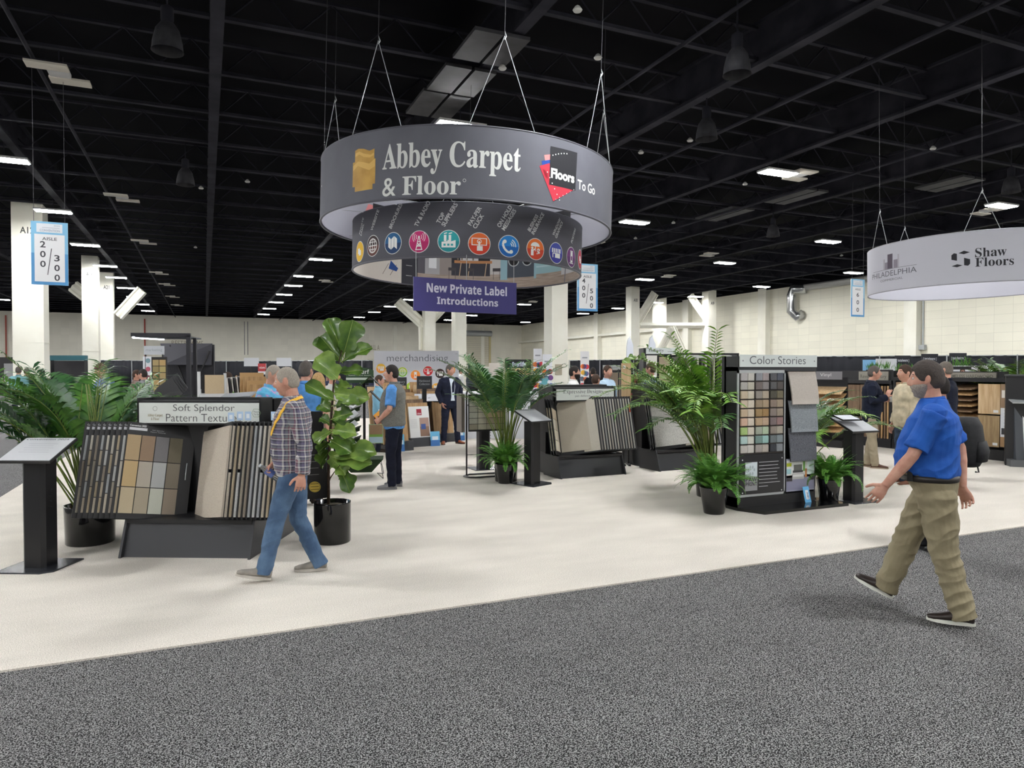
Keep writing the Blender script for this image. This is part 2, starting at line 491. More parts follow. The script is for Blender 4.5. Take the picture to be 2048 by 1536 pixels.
def person(label, loc, rz, J=None, st=None, vox=.008, cat='person', group=None, scale=1.0, legs=True):
    P = dict(pel=(0, 0, .95), chest=(.005, 0, 1.30), nb=(-.005, 0, 1.49), hd=(.018, 0, 1.655),
             shl=(-.005, .175, 1.425), shr=(-.005, -.175, 1.425), ell=(-.02, .235, 1.14), elr=(-.02, -.235, 1.14), wrl=(.05, .25, .895), wrr=(.05, -.25, .895),
             hil=(0, .095, .90), hir=(0, -.095, .90), knl=(.015, .105, .50), knr=(.015, -.105, .50), anl=(-.02, .11, .085), anr=(-.02, -.11, .085),
             tol=(1, .15, 0), tor=(1, -.15, 0), yaw=0, pit=0,
             hl=dict(n=(.1, -1, 0), s=(1, 0, 0), curl=.35), hr=dict(n=(.1, 1, 0), s=(1, 0, 0), curl=.35))
    P.update(J or {})
    S = dict(top=fabric('grey', (120, 120, 125)), sleeve='long', tuck=False, bottom=fabric('navy', (34, 38, 52)), shoe=fabric('shoe', (60, 50, 44)), sole=SOLE,
             hair=mat('hair_grey', (120, 112, 104), .8, c2=(92, 84, 78), scale=160, bump=.2, bscale=90), skin=SKIN, belly=.02, wide=1.0, beard=None, hairlen='short',
             fingers=True, hem=.055, wr=.005, collar=True, jacket=None, bald=False, legw=1.0, belt=None, inner=None)
    S.update(st or {})
    t = thing('person', label, cat, loc, rz, group)
    t.scale = (scale,) * 3
    Q = {k: Vec(v) if isinstance(v, tuple) and len(v) == 3 else v for k, v in P.items()}
    pel, ch, nb, hd = Q['pel'], Q['chest'], Q['nb'], Q['hd']
    be, wd = S['belly'], S['wide']
    def spine(z):
        pts = [pel, ch, nb]
        if z <= pel.z: return pel.x, pel.y
        for a, b in ((pel, ch), (ch, nb)):
            if z <= b.z:
                f = (z - a.z) / (b.z - a.z); return lerp(a.x, b.x, f), lerp(a.y, b.y, f)
        return nb.x, nb.y
    def trunk(mb, grow, z0, top=1.5):
        prof = [(.80, .100, .150, 0), (.86, .118, .165, 0), (.94, .125, .172, .3), (1.02, .122, .162, .9), (1.10, .120, .156, 1), (1.20, .124, .160, .8), (1.30, .130, .176, .4), (1.38, .122, .184, .1), (1.43, .098, .162, 0), (1.47, .075, .115, 0), (1.50, .062, .078, 0)]
        rs = []
        for z, rx, ry, bl in prof:
            if z < z0 - .05 or z > top: continue
            cx, cy = spine(z)
            k = 1 if z > 1.38 else wd
            rs.append((cx + be * bl * .5, cy, max(z, z0), (rx + be * bl * .55) * 1 + grow, ry * k + grow + be * bl * .25))
        mb.rings(rs, 28, e=2.4)
    hR = Matrix.Rotation(R(Q['yaw']), 3, 'Z') @ Matrix.Rotation(R(Q['pit']), 3, 'Y')
    # continuous body
    b = MB(); trunk(b, -.012, .84)
    hv, hf = head_grid(0)
    b.add([hd + hR @ p for p in hv], hf)
    for sgn in (1, -1):
        b.ell(hd + hR @ Vec((-.008, sgn * .079, .002)), (.017, .009, .031), rot=hR @ Matrix.Rotation(R(-12), 3, 'Y') @ Matrix.Rotation(R(sgn * -18), 3, 'Z'))
    b.tube([nb - Vec((0, 0, .06)), nb, hd + hR @ Vec((-.018, 0, -.07)), hd + hR @ Vec((-.015, 0, -.02))], [.066, .059, .056, .05], 16)
    for sh, el, wr, hh, sd in ((Q['shl'], Q['ell'], Q['wrl'], Q['hl'], 1), (Q['shr'], Q['elr'], Q['wrr'], Q['hr'], -1)):
        b.tube([sh, lerp(sh, el, .4), el, lerp(el, wr, .3), wr], [.052, .048, .040, .042, .027], 14)
        d = Vec(hh['d']) if 'd' in hh else (wr - el)
        hand(b, wr, d, hh['n'], hh['s'], hh.get('curl', .35), 1.04, S['fingers'], hh.get('spread', .1), hh.get('thumb'))
    if legs:
        for hi, kn, an, to in ((Q['hil'], Q['knl'], Q['anl'], Q['tol']), (Q['hir'], Q['knr'], Q['anr'], Q['tor'])):
            b.tube([hi, lerp(hi, kn, .5), kn, lerp(kn, an, .35), an], [.08, .068, .052, .05, .036], 12)
            b.tube([an - Vec((0, 0, .02)), an + to.normalized() * .08 - Vec((0, 0, .05))], [.028, .02], 10)
    solid(b, vox, 1, m=S['skin'], name='body', parent=t)
    # eyes, brows and mouth
    for sgn in (1, -1):
        e = MB(); c = hd + hR @ Vec((.0765, sgn * .031, .017))
        e.ell(c, (.0105,) * 3, pm((205, 198, 192), .3), 10, 8)
        e.ell(c + hR @ Vec((.0066, 0, 0)), (.0048, .0062, .0062), pm((52, 44, 40), .3), 8, 6)
        e.obj('eye', None, t, True)
        e = MB()
        e.tube([hd + hR @ Vec((.083 - .012 * (q / 3) ** 2, sgn * (.014 + .012 * q), .042 + .003 * math.sin(q))) for q in range(4)], [.0028, .0035, .0032, .002], 6)
        e.obj('eyebrow', S['hair'], t, True)
    e = MB(); e.ell(hd + hR @ Vec((.0935, 0, -.0555)), (.006, .021, .0062)); e.obj('lips', mat('lips', (170, 100, 92), .5), t, True)
    # hair
    if S['hairlen'] != 'none':
        th = {'short': .009, 'crop': .004, 'long': .016, 'thick': .014}[S['hairlen']]
        def mask(n):
            z = n.z; ang = math.atan2(abs(n.y), n.x)          # 0 front .. pi back
            line = lerp(.56, -.05, sst(.5, 1.35, ang)) if ang < 1.35 else lerp(-.05, -.52, sst(1.35, 2.3, ang))
            if S['hairlen'] == 'long': line = lerp(.6, -1.0, sst(.7, 1.3, ang))
            k = sst(line - .07, line + .09, z)
            k *= 1 - .95 * math.exp(-((ang - 1.66) / .26) ** 2 - ((z - .0) / .30) ** 2) if S['hairlen'] != 'long' else 1
            if S['bald']: k *= 1 - sst(.62, .85, z + .25 * max(0, n.x))
            return k
        def off(n):
            k = mask(n)
            return -.006 + k * (.006 + th + .003 * noise.noise(n * 9) + (.006 * max(0, n.z) if S['hairlen'] != 'crop' else 0))
        v, f = head_grid(off)
        h = MB(); h.add([hd + hR @ p for p in v], f)
        if S['hairlen'] == 'long':
            h.tube([hd + hR @ Vec((-.05, 0, .05)), hd + hR @ Vec((-.075, 0, -.05)), hd + hR @ Vec((-.08, 0, -.17)), hd + hR @ Vec((-.07, 0, -.26))], [(.06, .085), (.055, .09), (.045, .095), (.02, .08)], 16, flat=(1, 0, 0))
            solid(h, .008, 2, wr=.003, freq=25, m=S['hair'], name='hair', parent=t)
        else:
            h.obj('hair', S['hair'], t, True)
    if S['beard']:
        def offb(n):
            ang = math.atan2(abs(n.y), n.x)
            k = sst(-.12 - .1 * (ang < .4), -.34, n.z) * sst(1.75, 1.35, ang)
            k *= 1 - .9 * math.exp(-(n.y / .22) ** 2 - ((n.z + .45) / .07) ** 2) if n.x > 0 else 1
            return -.007 + k * (.019 + .004 * noise.noise(n * 12))
        v, f = head_grid(offb)
        h = MB(); h.add([hd + hR @ p for p in v], f); h.obj('beard', S['beard'], t, True)
    if S.get('cap'):
        h = MB(); v, f = head_grid(lambda n: -.008 + .026 * sst(.28, .42, n.z))
        h.add([hd + hR @ p for p in v], f); h.obj('baseball_cap', S['cap'], t, True)
    # trousers
    if legs:
        lw = S['legw']
        b = MB(); trunk(b, .006 if S['tuck'] else -.006, .80, 1.03 if S['tuck'] else 1.0)
        for hi, kn, an in ((Q['hil'], Q['knl'], Q['anl']), (Q['hir'], Q['knr'], Q['anr'])):
            down = (an - kn).normalized()
            b.tube([hi + Vec((0, 0, .05)), hi - Vec((0, 0, .04)), lerp(hi, kn, .5), kn, lerp(kn, an, .4), lerp(kn, an, .93), an + down * .042],
                   [(.085, .085), (.102 * lw, .098 * lw), (.092 * lw, .088 * lw), (.073 * lw, .071 * lw), (.070 * lw, .068 * lw), (.064 * lw, .062 * lw), (.067 * lw, .064 * lw)], 18)
        solid(b, vox * 1.15, 2, wr=S['wr'], freq=8, seed=3, m=S['bottom'], name='trousers', parent=t)
        if S['belt']:
            cx, cy = spine(1.0)
            z = .970; mb2 = MB()
            mb2.rings([(cx + be * .32, cy, z - .02, .1395 + be * .352, .166 * wd + .016 + be * .16), (cx + be * .32, cy, z + .02, .1395 + be * .36, .164 * wd + .016 + be * .17)], 32, e=2.4)
            mb2.obj('belt', S['belt'], t, True)
        for an, to in ((Q['anl'], Q['tol']), (Q['anr'], Q['tor'])):
            shoe(t, an, to, S['shoe'], S['sole'])
    # upper garment
    hemz = .985 if S['tuck'] else .86
    if S['jacket']: hemz = .80
    b = MB(); trunk(b, .014 if not S['jacket'] else .024, hemz)
    rsl = .014 if not S['jacket'] else .02
    for sh, el, wr in ((Q['shl'], Q['ell'], Q['wrl']), (Q['shr'], Q['elr'], Q['wrr'])):
        b.ell(lerp(sh, nb, .12), (.068 + rsl * .4, .07 + rsl * .4, .062 + rsl * .3))
        if S['sleeve'] == 'short':
            e2 = lerp(sh, el, .84)
            b.tube([sh, lerp(sh, el, .4), e2], [.062 + rsl, .060 + rsl, .062 + rsl], 18)
        else:
            b.tube([sh, lerp(sh, el, .45), el, lerp(el, wr, .5), lerp(el, wr, .96)], [.058 + rsl, .053 + rsl, .048 + rsl, .043 + rsl, .036 + rsl], 18)
    top = solid(b, vox * 1.1, 2, wr=S['wr'], freq=7, seed=1, m=S['jacket'] or S['top'], name='jacket' if S['jacket'] else 'shirt', parent=t)
    if S['collar']:
        c = MB()
        for k in range(2):
            pts = []
            for q in range(15):
                a = lerp(R(25), R(335), q / 14)
                pts.append(nb + Vec((.066 * math.cos(a) - .004 + .012 * (math.cos(a) > 0), .066 * math.sin(a), .012 + .010 * (1 - math.cos(a)))))
        c.tube(pts, [(.020, .007)] * 15, 8, flat=(0, 0, 1))
        c.obj('collar', S['top'], t, True)
    if S['jacket']:
        # shirt front showing between the lapels
        c = MB(); cx, cy = spine(1.3)
        pts = [(-.055, 1.475), (.055, 1.475), (.052, 1.3), (.03, 1.08), (.045, .98), (-.045, .98), (-.03, 1.08), (-.052, 1.3)]
        def fx(z): return spine(z)[0] + {1.475: .090, 1.3: .172, 1.08: .166, .98: .166}.get(z, .15) + be * 1.0
        c.add([(fx(z), cy + y, z) for y, z in pts] + [(fx(z) - .03, cy + y * .9, z) for y, z in pts], [tuple(range(8)), tuple(range(15, 7, -1))] + [(i, (i + 1) % 8, 8 + (i + 1) % 8, 8 + i) for i in range(8)])
        c.obj('shirt_front', S['top'], t)
    if S.get('vest'):
        b = MB(); trunk(b, .030, .90)
        for sh in (Q['shl'], Q['shr']): b.ell(lerp(sh, nb, .33) - Vec((0, 0, .012)), (.085, .075, .072))
        solid(b, vox * 1.1, 2, wr=.004, freq=7, seed=5, m=S['vest'], name='vest', parent=t)
        c = MB(); c.tube([nb + Vec((.07 * math.cos(R(a)) , .07 * math.sin(R(a)), .02)) for a in range(30, 331, 20)], [(.028, .009)] * 16, 8, flat=(0, 0, 1))
        c.obj('vest_collar', S['vest'], t, True)
    return t, Q

def shoe(t, an, to, m, sole):
    to = Vec(to).normalized(); sd = Vec((0, 0, 1)).cross(to)
    sd = sd.normalized(); up = to.cross(sd)
    base = an - up * .085
    secs = [(-.065, .010, .030, .072), (-.055, .0, .036, .088), (-.02, 0, .042, .102), (.03, 0, .040, .096), (.08, 0, .042, .062), (.13, 0, .045, .048), (.17, 0, .040, .040), (.198, .006, .026, .028), (.205, .012, .012, .02)]
    def ringset(z0, zf, k):
        vs = []; n = 14
        for x, lift, w, h in secs:
            for q in range(n):
                a = 2 * PI * q / n
                y = math.cos(a) * w * k; z = z0 + (zf(h) - z0) * (.5 + .5 * math.sin(a))
                vs.append(base + to * x * (1.0 if k == 1 else 1.02) + sd * y + up * (z + lift * .5))
        fs = [(i * n + q, i * n + (q + 1) % n, (i + 1) * n + (q + 1) % n, (i + 1) * n + q) for i in range(len(secs) - 1) for q in range(n)]
        fs += [list(range(n))[::-1], [(len(secs) - 1) * n + q for q in range(n)]]
        return vs, fs
    b = MB(); v, f = ringset(.012, lambda h: h + .014, 1); b.add(v, f)
    o = b.obj('shoe', m, t, True)
    b = MB(); n = 20
    out = []
    for q in range(n):
        a = 2 * PI * q / n; x = .068 + .142 * math.cos(a); y = .043 * math.sin(a) * (1 - .18 * (x < .03) - .1 * (x > .17))
        out.append((x, y))
    b.add([base + to * x + sd * y + up * (0 + .012 * max(0, x - .15) * 8 * .5) for x, y in out] + [base + to * x + sd * y + up * (.024 + .006 * max(0, x - .15) * 8) for x, y in out],
          [list(range(n))[::-1], list(range(n, 2 * n))] + [(i, (i + 1) % n, n + (i + 1) % n, n + i) for i in range(n)])
    b.obj('shoe_sole', sole, o)
def bottle(loc, rot, label):
    t = thing('water_bottle', label, 'bottle', loc, rot=rot)
    clear = mat('clear_plastic', (225, 232, 238), .08, trans=.9, ior=1.2, spec=.6)
    MB().lathe([(.001, 0), (.028, 0), (.032, .01), (.030, .05), (.032, .09), (.032, .13), (.022, .165), (.013, .185), (.013, .2)], 18).obj('bottle_body', clear, t, True)
    MB().lathe([(.033, .06), (.033, .135)], 18, cap=False).obj('paper_band', pm((92, 110, 168), .4), t, True)
    MB().lathe([(.015, .19), (.015, .208), (.001, .208)], 14).obj('bottle_cap', pm((225, 228, 232)), t)
    return t

def plaid_man(loc, rz):
    hair = mat('hair_silver', (166, 158, 148), .85, c2=(138, 129, 119), scale=160, bump=.2, bscale=100)
    t, Q = person('man in plaid flannel shirt and blue jeans striding left with a bottle', loc, rz,
        dict(pel=(0, 0, .93), chest=(-.005, 0, 1.28), nb=(.0, 0, 1.475), hd=(.045, .0, 1.63), yaw=-14, pit=10,
             shl=(-.02, .175, 1.405), shr=(.0, -.175, 1.405), ell=(-.10, .235, 1.13), wrl=(-.075, .245, .885), elr=(.01, -.25, 1.13), wrr=(.145, -.225, .94),
             hil=(.01, .095, .885), hir=(-.01, -.095, .885), knl=(.13, .10, .50), anl=(.225, .10, .105), knr=(-.03, -.10, .47), anr=(-.20, -.11, .09),
             tol=(1, .1, .24), tor=(1, -.12, -.02),
             hl=dict(n=(.15, -1, 0), s=(1, 0, 0), curl=.5), hr=dict(n=(-.35, .5, -.8), s=(.2, .9, .2), curl=1.0, d=(.75, 0, -.65))),
        dict(top=plaid(), bottom=mat('denim', (86, 112, 142), .9, c2=(58, 82, 112), scale=6, bump=.4, bscale=200), shoe=fabric('taupe_shoe', (150, 144, 136)), sole=pm((190, 184, 176)),
             hair=hair, hairlen='crop', belly=.045, wr=.006, legw=.98, wide=1.0), vox=.0045, scale=.985)
    # lanyard across the chest
    from mathutils.bvhtree import BVHTree
    sh = [o for o in COL.objects if o.parent == t and o.name.startswith('shirt')][0].data
    bv = BVHTree.FromPolygons([v.co for v in sh.vertices], [p.vertices[:] for p in sh.polygons])
    P0 = [Vec(p) for p in ((-.09, .03, 1.515), (-.05, .09, 1.50), (.05, .16, 1.42), (.12, .17, 1.34), (.18, .14, 1.26), (.23, .09, 1.18))]
    pth, nrm = [], []
    for i in range(len(P0) - 1):
        for q in range(4):
            p = P0[i].lerp(P0[i + 1], q / 4); c, nn, _, _ = bv.find_nearest(p); pth.append(c + nn * .006); nrm.append(nn)
    b = MB(); vs = []
    for i, p in enumerate(pth):
        d = (pth[min(i + 1, len(pth) - 1)] - pth[max(0, i - 1)]).normalized(); s_ = d.cross(nrm[i]).normalized() * .013
        vs += [p - s_, p + s_, p + s_ - nrm[i] * .004, p - s_ - nrm[i] * .004]
    b.add(vs, [(4 * i + j, 4 * i + (j + 1) % 4, 4 * i + 4 + (j + 1) % 4, 4 * i + 4 + j) for i in range(len(pth) - 1) for j in range(4)])
    b.obj('yellow_lanyard', mat('lanyard', (232, 182, 60), .7), t)
    Mw = Matrix.Translation(Vec(loc)) @ Matrix.Rotation(rz, 4, 'Z') @ Matrix.Scale(.985, 4)
    p = Mw @ Vec((.14, -.20, .80))
    ax = (Matrix.Rotation(rz, 3, 'Z') @ Vec((.7, -.05, .55))).normalized()
    bottle(p - ax * .02, ax.to_track_quat('Z', 'Y').to_euler(), 'clear plastic water bottle held by the man in plaid')
    return t

def blue_man(loc, rz):
    hair = mat('hair_dark_grey', (74, 66, 62), .85, c2=(56, 50, 47), scale=160, bump=.25, bscale=90)
    t, Q = person('man in royal blue polo and khaki trousers striding left', loc, rz,
        dict(pel=(0, 0, .93), chest=(-.0, 0, 1.29), nb=(.02, 0, 1.475), hd=(.06, .0, 1.635), yaw=4, pit=6,
             shl=(.0, .195, 1.405), shr=(.0, -.195, 1.405), ell=(.12, .275, 1.13), wrl=(.275, .28, .92), elr=(-.13, -.25, 1.15), wrr=(-.15, -.21, .88),
             hil=(-.01, .10, .89), hir=(.01, -.10, .89), knl=(-.06, .105, .475), anl=(-.17, .10, .09), knr=(.17, -.10, .51), anr=(.30, -.10, .15),
             tol=(1, .12, 0), tor=(1, -.1, .42),
             hl=dict(n=(.1, -1, .1), s=(1, 0, .3), curl=.3), hr=dict(n=(.2, 1, 0), s=(1, 0, .2), curl=.55, d=(-.35, 0, -1))),
        dict(top=mat('royal_polo', (22, 88, 178), .8, c2=(16, 74, 158), scale=5, bump=.2, bscale=260), sleeve='short', bottom=mat('khaki', (148, 138, 112), .9, c2=(134, 124, 99), scale=5, bump=.2, bscale=240),
             shoe=mat('brown_leather', (52, 42, 38), .4, c2=(38, 30, 27), scale=14), sole=pm((226, 226, 216)), hair=hair, hairlen='thick',
             beard=mat('beard_grey', (158, 150, 142), .9, c2=(126, 116, 108), scale=160, bump=.2, bscale=90), tuck=True, belt=pm((34, 30, 28), .4), belly=.11, wide=1.16, wr=.008, legw=1.22), vox=.0045, scale=1.0)
    Mb = MB(); Mb.box(.12, .155, .175, .215, .95, 1.02); Mb.obj('belt_clip', pm((28, 28, 30)), t, bevel=.004)
    return t

def vest_man(loc, rz):
    return person('man in grey vest over sky blue polo with dark navy trousers', loc, rz,
        dict(hd=(.04, 0, 1.65), pit=0, yaw=6, ell=(.0, .275, 1.15), wrl=(.17, .17, 1.0), elr=(.02, -.275, 1.15), wrr=(.18, -.15, .99),
             hl=dict(n=(.2, -1, -.2), s=(.2, 0, 1), curl=.7, d=(.7, -.5, -.4)), hr=dict(n=(.2, 1, -.2), s=(.2, 0, 1), curl=.7, d=(.7, .5, -.4)),
             knl=(.02, .13, .5), anl=(-.0, .155, .085), knr=(.0, -.10, .5), anr=(-.02, -.11, .085)),
        dict(top=fabric('sky_polo', (98, 158, 226)), sleeve='short', vest=mat('vest_felt', (122, 122, 116), .95, c2=(98, 98, 94), scale=90, bump=.4, bscale=200), bottom=fabric('dark_navy', (26, 29, 44)),
             shoe=fabric('grey_trainer', (140, 140, 142)), sole=pm((120, 120, 122)), belly=.05, wide=1.08,
             hair=mat('hair_black', (42, 34, 32), .8, c2=(26, 22, 20), scale=160, bump=.2, bscale=90), legw=1.02), vox=.0075, scale=1.0)[0]

def suit_man(loc, rz):
    return person('man in dark navy suit with open collar, hands in pockets', loc, rz,
        dict(yaw=38, ell=(-.06, .265, 1.16), wrl=(.04, .20, .92), elr=(-.06, -.265, 1.16), wrr=(.04, -.20, .92), anl=(0, .19, .085), anr=(0, -.15, .085), knl=(.02, .15, .5), knr=(.02, -.13, .5),
             tol=(1, .5, 0), tor=(1, -.5, 0)),
        dict(jacket=fabric('suit_navy', (36, 40, 58)), top=pm((214, 222, 234), .8), bottom=fabric('suit_navy', (36, 40, 58)), shoe=pm((142, 84, 58), .35), sole=pm((60, 40, 34)), belt=pm((90, 54, 40)),
             hair=mat('hair_pepper', (98, 92, 88), .8, c2=(66, 60, 56), scale=160, bump=.2, bscale=90)), vox=.009, scale=1.03)[0]

def cup(loc, label):
    t = thing('paper_cup', label, 'cup', loc)
    MB().lathe([(.026, 0), (.036, .1)], 20).obj('cup_body', pm((232, 232, 230)), t, True)
    MB().lathe([(.039, .1), (.039, .107), (.032, .112), (.03, .116), (.001, .116)], 20).obj('cup_lid', pm((240, 240, 238)), t)

def coffee_man(loc, rz):
    t, Q = person('man in navy blazer and beige trousers holding a paper cup', loc, rz,
        dict(yaw=0, hd=(.045, 0, 1.65), ell=(-.03, .25, 1.16), wrl=(.22, .16, 1.17), elr=(.0, -.25, 1.17), wrr=(.23, -.14, 1.24),
             hl=dict(n=(.2, -1, .1), s=(0, 0, 1), curl=.9, d=(1, -.3, .25)), hr=dict(n=(.5, .8, 0), s=(.2, -.2, .6), curl=.35, d=(.3, .1, 1), spread=.3),
             anl=(-.05, .10, .085), anr=(.06, -.1, .085)),
        dict(jacket=fabric('blazer_navy', (30, 35, 52)), top=pm((40, 44, 60)), bottom=mat('chino', (168, 156, 134), .9, c2=(150, 138, 116), scale=6), shoe=pm((84, 54, 42), .4), sole=pm((190, 170, 150)),
             hair=mat('hair_pepper', (98, 92, 88), .8)), vox=.008, scale=1.0)
    M4 = Matrix.Translation(Vec(loc)) @ Matrix.Rotation(rz, 4, 'Z')
    cup(M4 @ Vec((.32, .10, 1.15)), 'white paper coffee cup held by the man in navy blazer')
    return t
# ---------------------------------------------------------------- the hall
def wallmat(name, c, line=.9, sx=.9, sz=.9, mortar=.004):
    m = bpy.data.materials.new(name); m.use_nodes = True
    nt = m.node_tree; b = nt.nodes['Principled BSDF']; b.inputs['Roughness'].default_value = .75
    tc = nt.nodes.new('ShaderNodeTexCoord'); sp = nt.nodes.new('ShaderNodeSeparateXYZ'); cb = nt.nodes.new('ShaderNodeCombineXYZ')
    ad = nt.nodes.new('ShaderNodeMath'); ad.operation = 'ADD'
    nt.links.new(tc.outputs['Object'], sp.inputs[0]); nt.links.new(sp.outputs['X'], ad.inputs[0]); nt.links.new(sp.outputs['Y'], ad.inputs[1])
    nt.links.new(ad.outputs[0], cb.inputs['X']); nt.links.new(sp.outputs['Z'], cb.inputs['Y'])
    br = nt.nodes.new('ShaderNodeTexBrick'); nt.links.new(cb.outputs[0], br.inputs['Vector'])
    br.inputs['Scale'].default_value = 1; br.inputs['Brick Width'].default_value = sx; br.inputs['Row Height'].default_value = sz
    br.inputs['Mortar Size'].default_value = mortar; br.inputs['Mortar Smooth'].default_value = .3; br.offset = 0
    c2 = tuple(x * .975 for x in c)
    br.inputs['Color1'].default_value = lin(c); br.inputs['Color2'].default_value = lin(c2); br.inputs['Mortar'].default_value = lin(tuple(x * line for x in c))
    nz = nt.nodes.new('ShaderNodeTexNoise'); nz.inputs['Scale'].default_value = .35; nt.links.new(tc.outputs['Object'], nz.inputs['Vector'])
    mx = nt.nodes.new('ShaderNodeMix'); mx.data_type = 'RGBA'; mx.blend_type = 'MULTIPLY'; mx.inputs[0].default_value = .18
    nt.links.new(br.outputs['Color'], mx.inputs[6]); nt.links.new(nz.outputs['Fac'], mx.inputs[7])
    nt.links.new(mx.outputs[2], b.inputs['Base Color'])
    return m

def floor_carpet(name, lo, hi, mid, scale, patch, contrast=(.36, .64), bump=1.6):
    """cut-pile carpet: flecks, tufts and slow patches of flattened pile"""
    m = bpy.data.materials.new(name); m.use_nodes = True
    nt = m.node_tree; b = nt.nodes['Principled BSDF']; b.inputs['Roughness'].default_value = .95; b.inputs['Specular IOR Level'].default_value = .15
    tc = nt.nodes.new('ShaderNodeTexCoord')
    def nz(s, d, st=None):
        n = nt.nodes.new('ShaderNodeTexNoise'); n.inputs['Scale'].default_value = s; n.inputs['Detail'].default_value = d
        if st:
            mp = nt.nodes.new('ShaderNodeMapping'); mp.inputs['Scale'].default_value = st; nt.links.new(tc.outputs['Object'], mp.inputs[0]); nt.links.new(mp.outputs[0], n.inputs['Vector'])
        else: nt.links.new(tc.outputs['Object'], n.inputs['Vector'])
        return n.outputs['Fac']
    r = nt.nodes.new('ShaderNodeValToRGB'); e = r.color_ramp.elements
    e[0].position, e[0].color = contrast[0], lin(lo); e[1].position, e[1].color = contrast[1], lin(hi)
    q = e.new(sum(contrast) / 2); q.color = lin(mid)
    f = nz(scale, 3); nt.links.new(f, r.inputs[0])
    mr = nt.nodes.new('ShaderNodeMapRange'); nt.links.new(nz(1.1, 3, (1, 2.6, 1)), mr.inputs[0])
    mr.inputs['From Min'].default_value = .3; mr.inputs['From Max'].default_value = .7; mr.inputs['To Min'].default_value = 1 - patch; mr.inputs['To Max'].default_value = 1
    mx = nt.nodes.new('ShaderNodeMix'); mx.data_type = 'RGBA'; mx.blend_type = 'MULTIPLY'; mx.inputs[0].default_value = 1
    nt.links.new(r.outputs[0], mx.inputs[6]); nt.links.new(mr.outputs[0], mx.inputs[7]); nt.links.new(mx.outputs[2], b.inputs['Base Color'])
    bp = nt.nodes.new('ShaderNodeBump'); bp.inputs['Strength'].default_value = .8; bp.inputs['Distance'].default_value = .004 * bump
    nt.links.new(f, bp.inputs['Height']); nt.links.new(bp.outputs[0], b.inputs['Normal'])
    return m

HX0, HX1, HY0, HY1, HZ = -46, 48, -24, 106, 10.6
struct('floor', MB().box(HX0, HX1, HY0, HY1, -.14, -.012), floor_carpet('aisle_carpet', (20, 20, 21), (166, 165, 164), (78, 78, 79), 150, .12, (.42, .58)), 'grey speckled aisle carpet')
bc = MB().box(-2.53, 22, 4.78, 25, -.012, .0).obj('booth_carpet', floor_carpet('ivory_carpet', (190, 184, 174), (236, 230, 220), (216, 209, 199), 150, .13, bump=.6))
tag(bc, 'large ivory carpet laid under the whole booth', 'carpet')
WALL = wallmat('beige_panel_wall', (244, 240, 226)); WALL2 = wallmat('beige_block_wall', (246, 242, 224), line=.9, sx=1.2, sz=.6, mortar=.012)
PAINT = mat('beige_paint', (238, 236, 224), .7, c2=(230, 227, 213), scale=.6)
struct('wall_back', MB().box(HX0, HX1, HY1, HY1 + .3, 0, HZ), WALL, 'beige far wall of the hall')
struct('wall_right', MB().box(HX1, HX1 + .3, HY0, HY1, 0, HZ), WALL2, 'cream block wall on the right')
struct('wall_left', MB().box(HX0 - .3, HX0, HY0, HY1, 0, HZ), WALL)
struct('wall_front', MB().box(HX0, HX1, HY0 - .3, HY0, 0, HZ), WALL)
CEILM = mat('black_ceiling', (12, 12, 16), .9, spec=.1)
struct('ceiling_fascia', MB().box(HX0, HX1, HY1 - .5, HY1 - .4, 9.12, HZ), mat('black_ceiling')); struct('ceiling_fascia', MB().box(HX1 - .5, HX1 - .4, HY0, HY1, 9.12, HZ), mat('black_ceiling'))
struct('ceiling', MB().box(HX0, HX1, HY0, HY1, HZ, HZ + .2), CEILM, 'black painted roof deck')
BEAM = mat('black_steel', (34, 34, 41), .85, c2=(50, 50, 58), scale=1.2, spec=.15)
n = 0
for k in range(-7, 8):
    x = .3 + 6.1 * k
    b = MB().box(x - .14, x + .14, HY0, HY1, 9.12, 9.2).box(x - .03, x + .03, HY0, HY1, 9.2, 10.1).box(x - .14, x + .14, HY0, HY1, 10.1, 10.18)
    struct('ceiling_beam', b, BEAM)
for k in range(0, 41):
    y = -20 + 3.05 * k
    b = MB().box(HX0, HX1, y - .07, y + .07, 9.28, 9.36).box(HX0, HX1, y - .06, y + .06, 10.05, 10.12)
    if y < 45:
        x = -40
        while x < 46:
            b.tube([(x, y, 9.32), (x + .75, y, 10.08)], .022, 4); b.tube([(x + .75, y, 10.08), (x + 1.5, y, 9.32)], .022, 4)
            x += 1.5
    struct('ceiling_joist', b, BEAM)
# long pipes and a wrapped duct under the deck
for x, z, r in ((-3.6, 8.95, .05), (9.8, 8.95, .045), (14.5, 9.0, .06), (22.0, 8.95, .05), (28, 9.0, .05)):
    struct('ceiling_pipe', MB().tube([(x, HY0, z), (x, HY1, z)], r, 8), BEAM)
DUCT = mat('grey_duct_wrap', (62, 62, 66), .6, .1, c2=(38, 38, 42), scale=1.5)
for px, py, w_, z in ((985, 100, 1.5, 9.0), (925, 165, 1.6, 9.0), (878, 213, 1.8, 9.0), (1590, 395, 2.4, 9.0), (1450, 430, 2.6, 9.0), (1900, 370, 2.0, 9.0)):
    q_ = on(px, py, z); x, y0, y1 = q_.x, q_.y - w_ / 2, q_.y + w_ / 2
    struct('ceiling_duct', MB().box(x - .7, x - .04, y0, y1, z, z + .08).box(x + .04, x + .6, y0, y1, z, z + .08), DUCT)

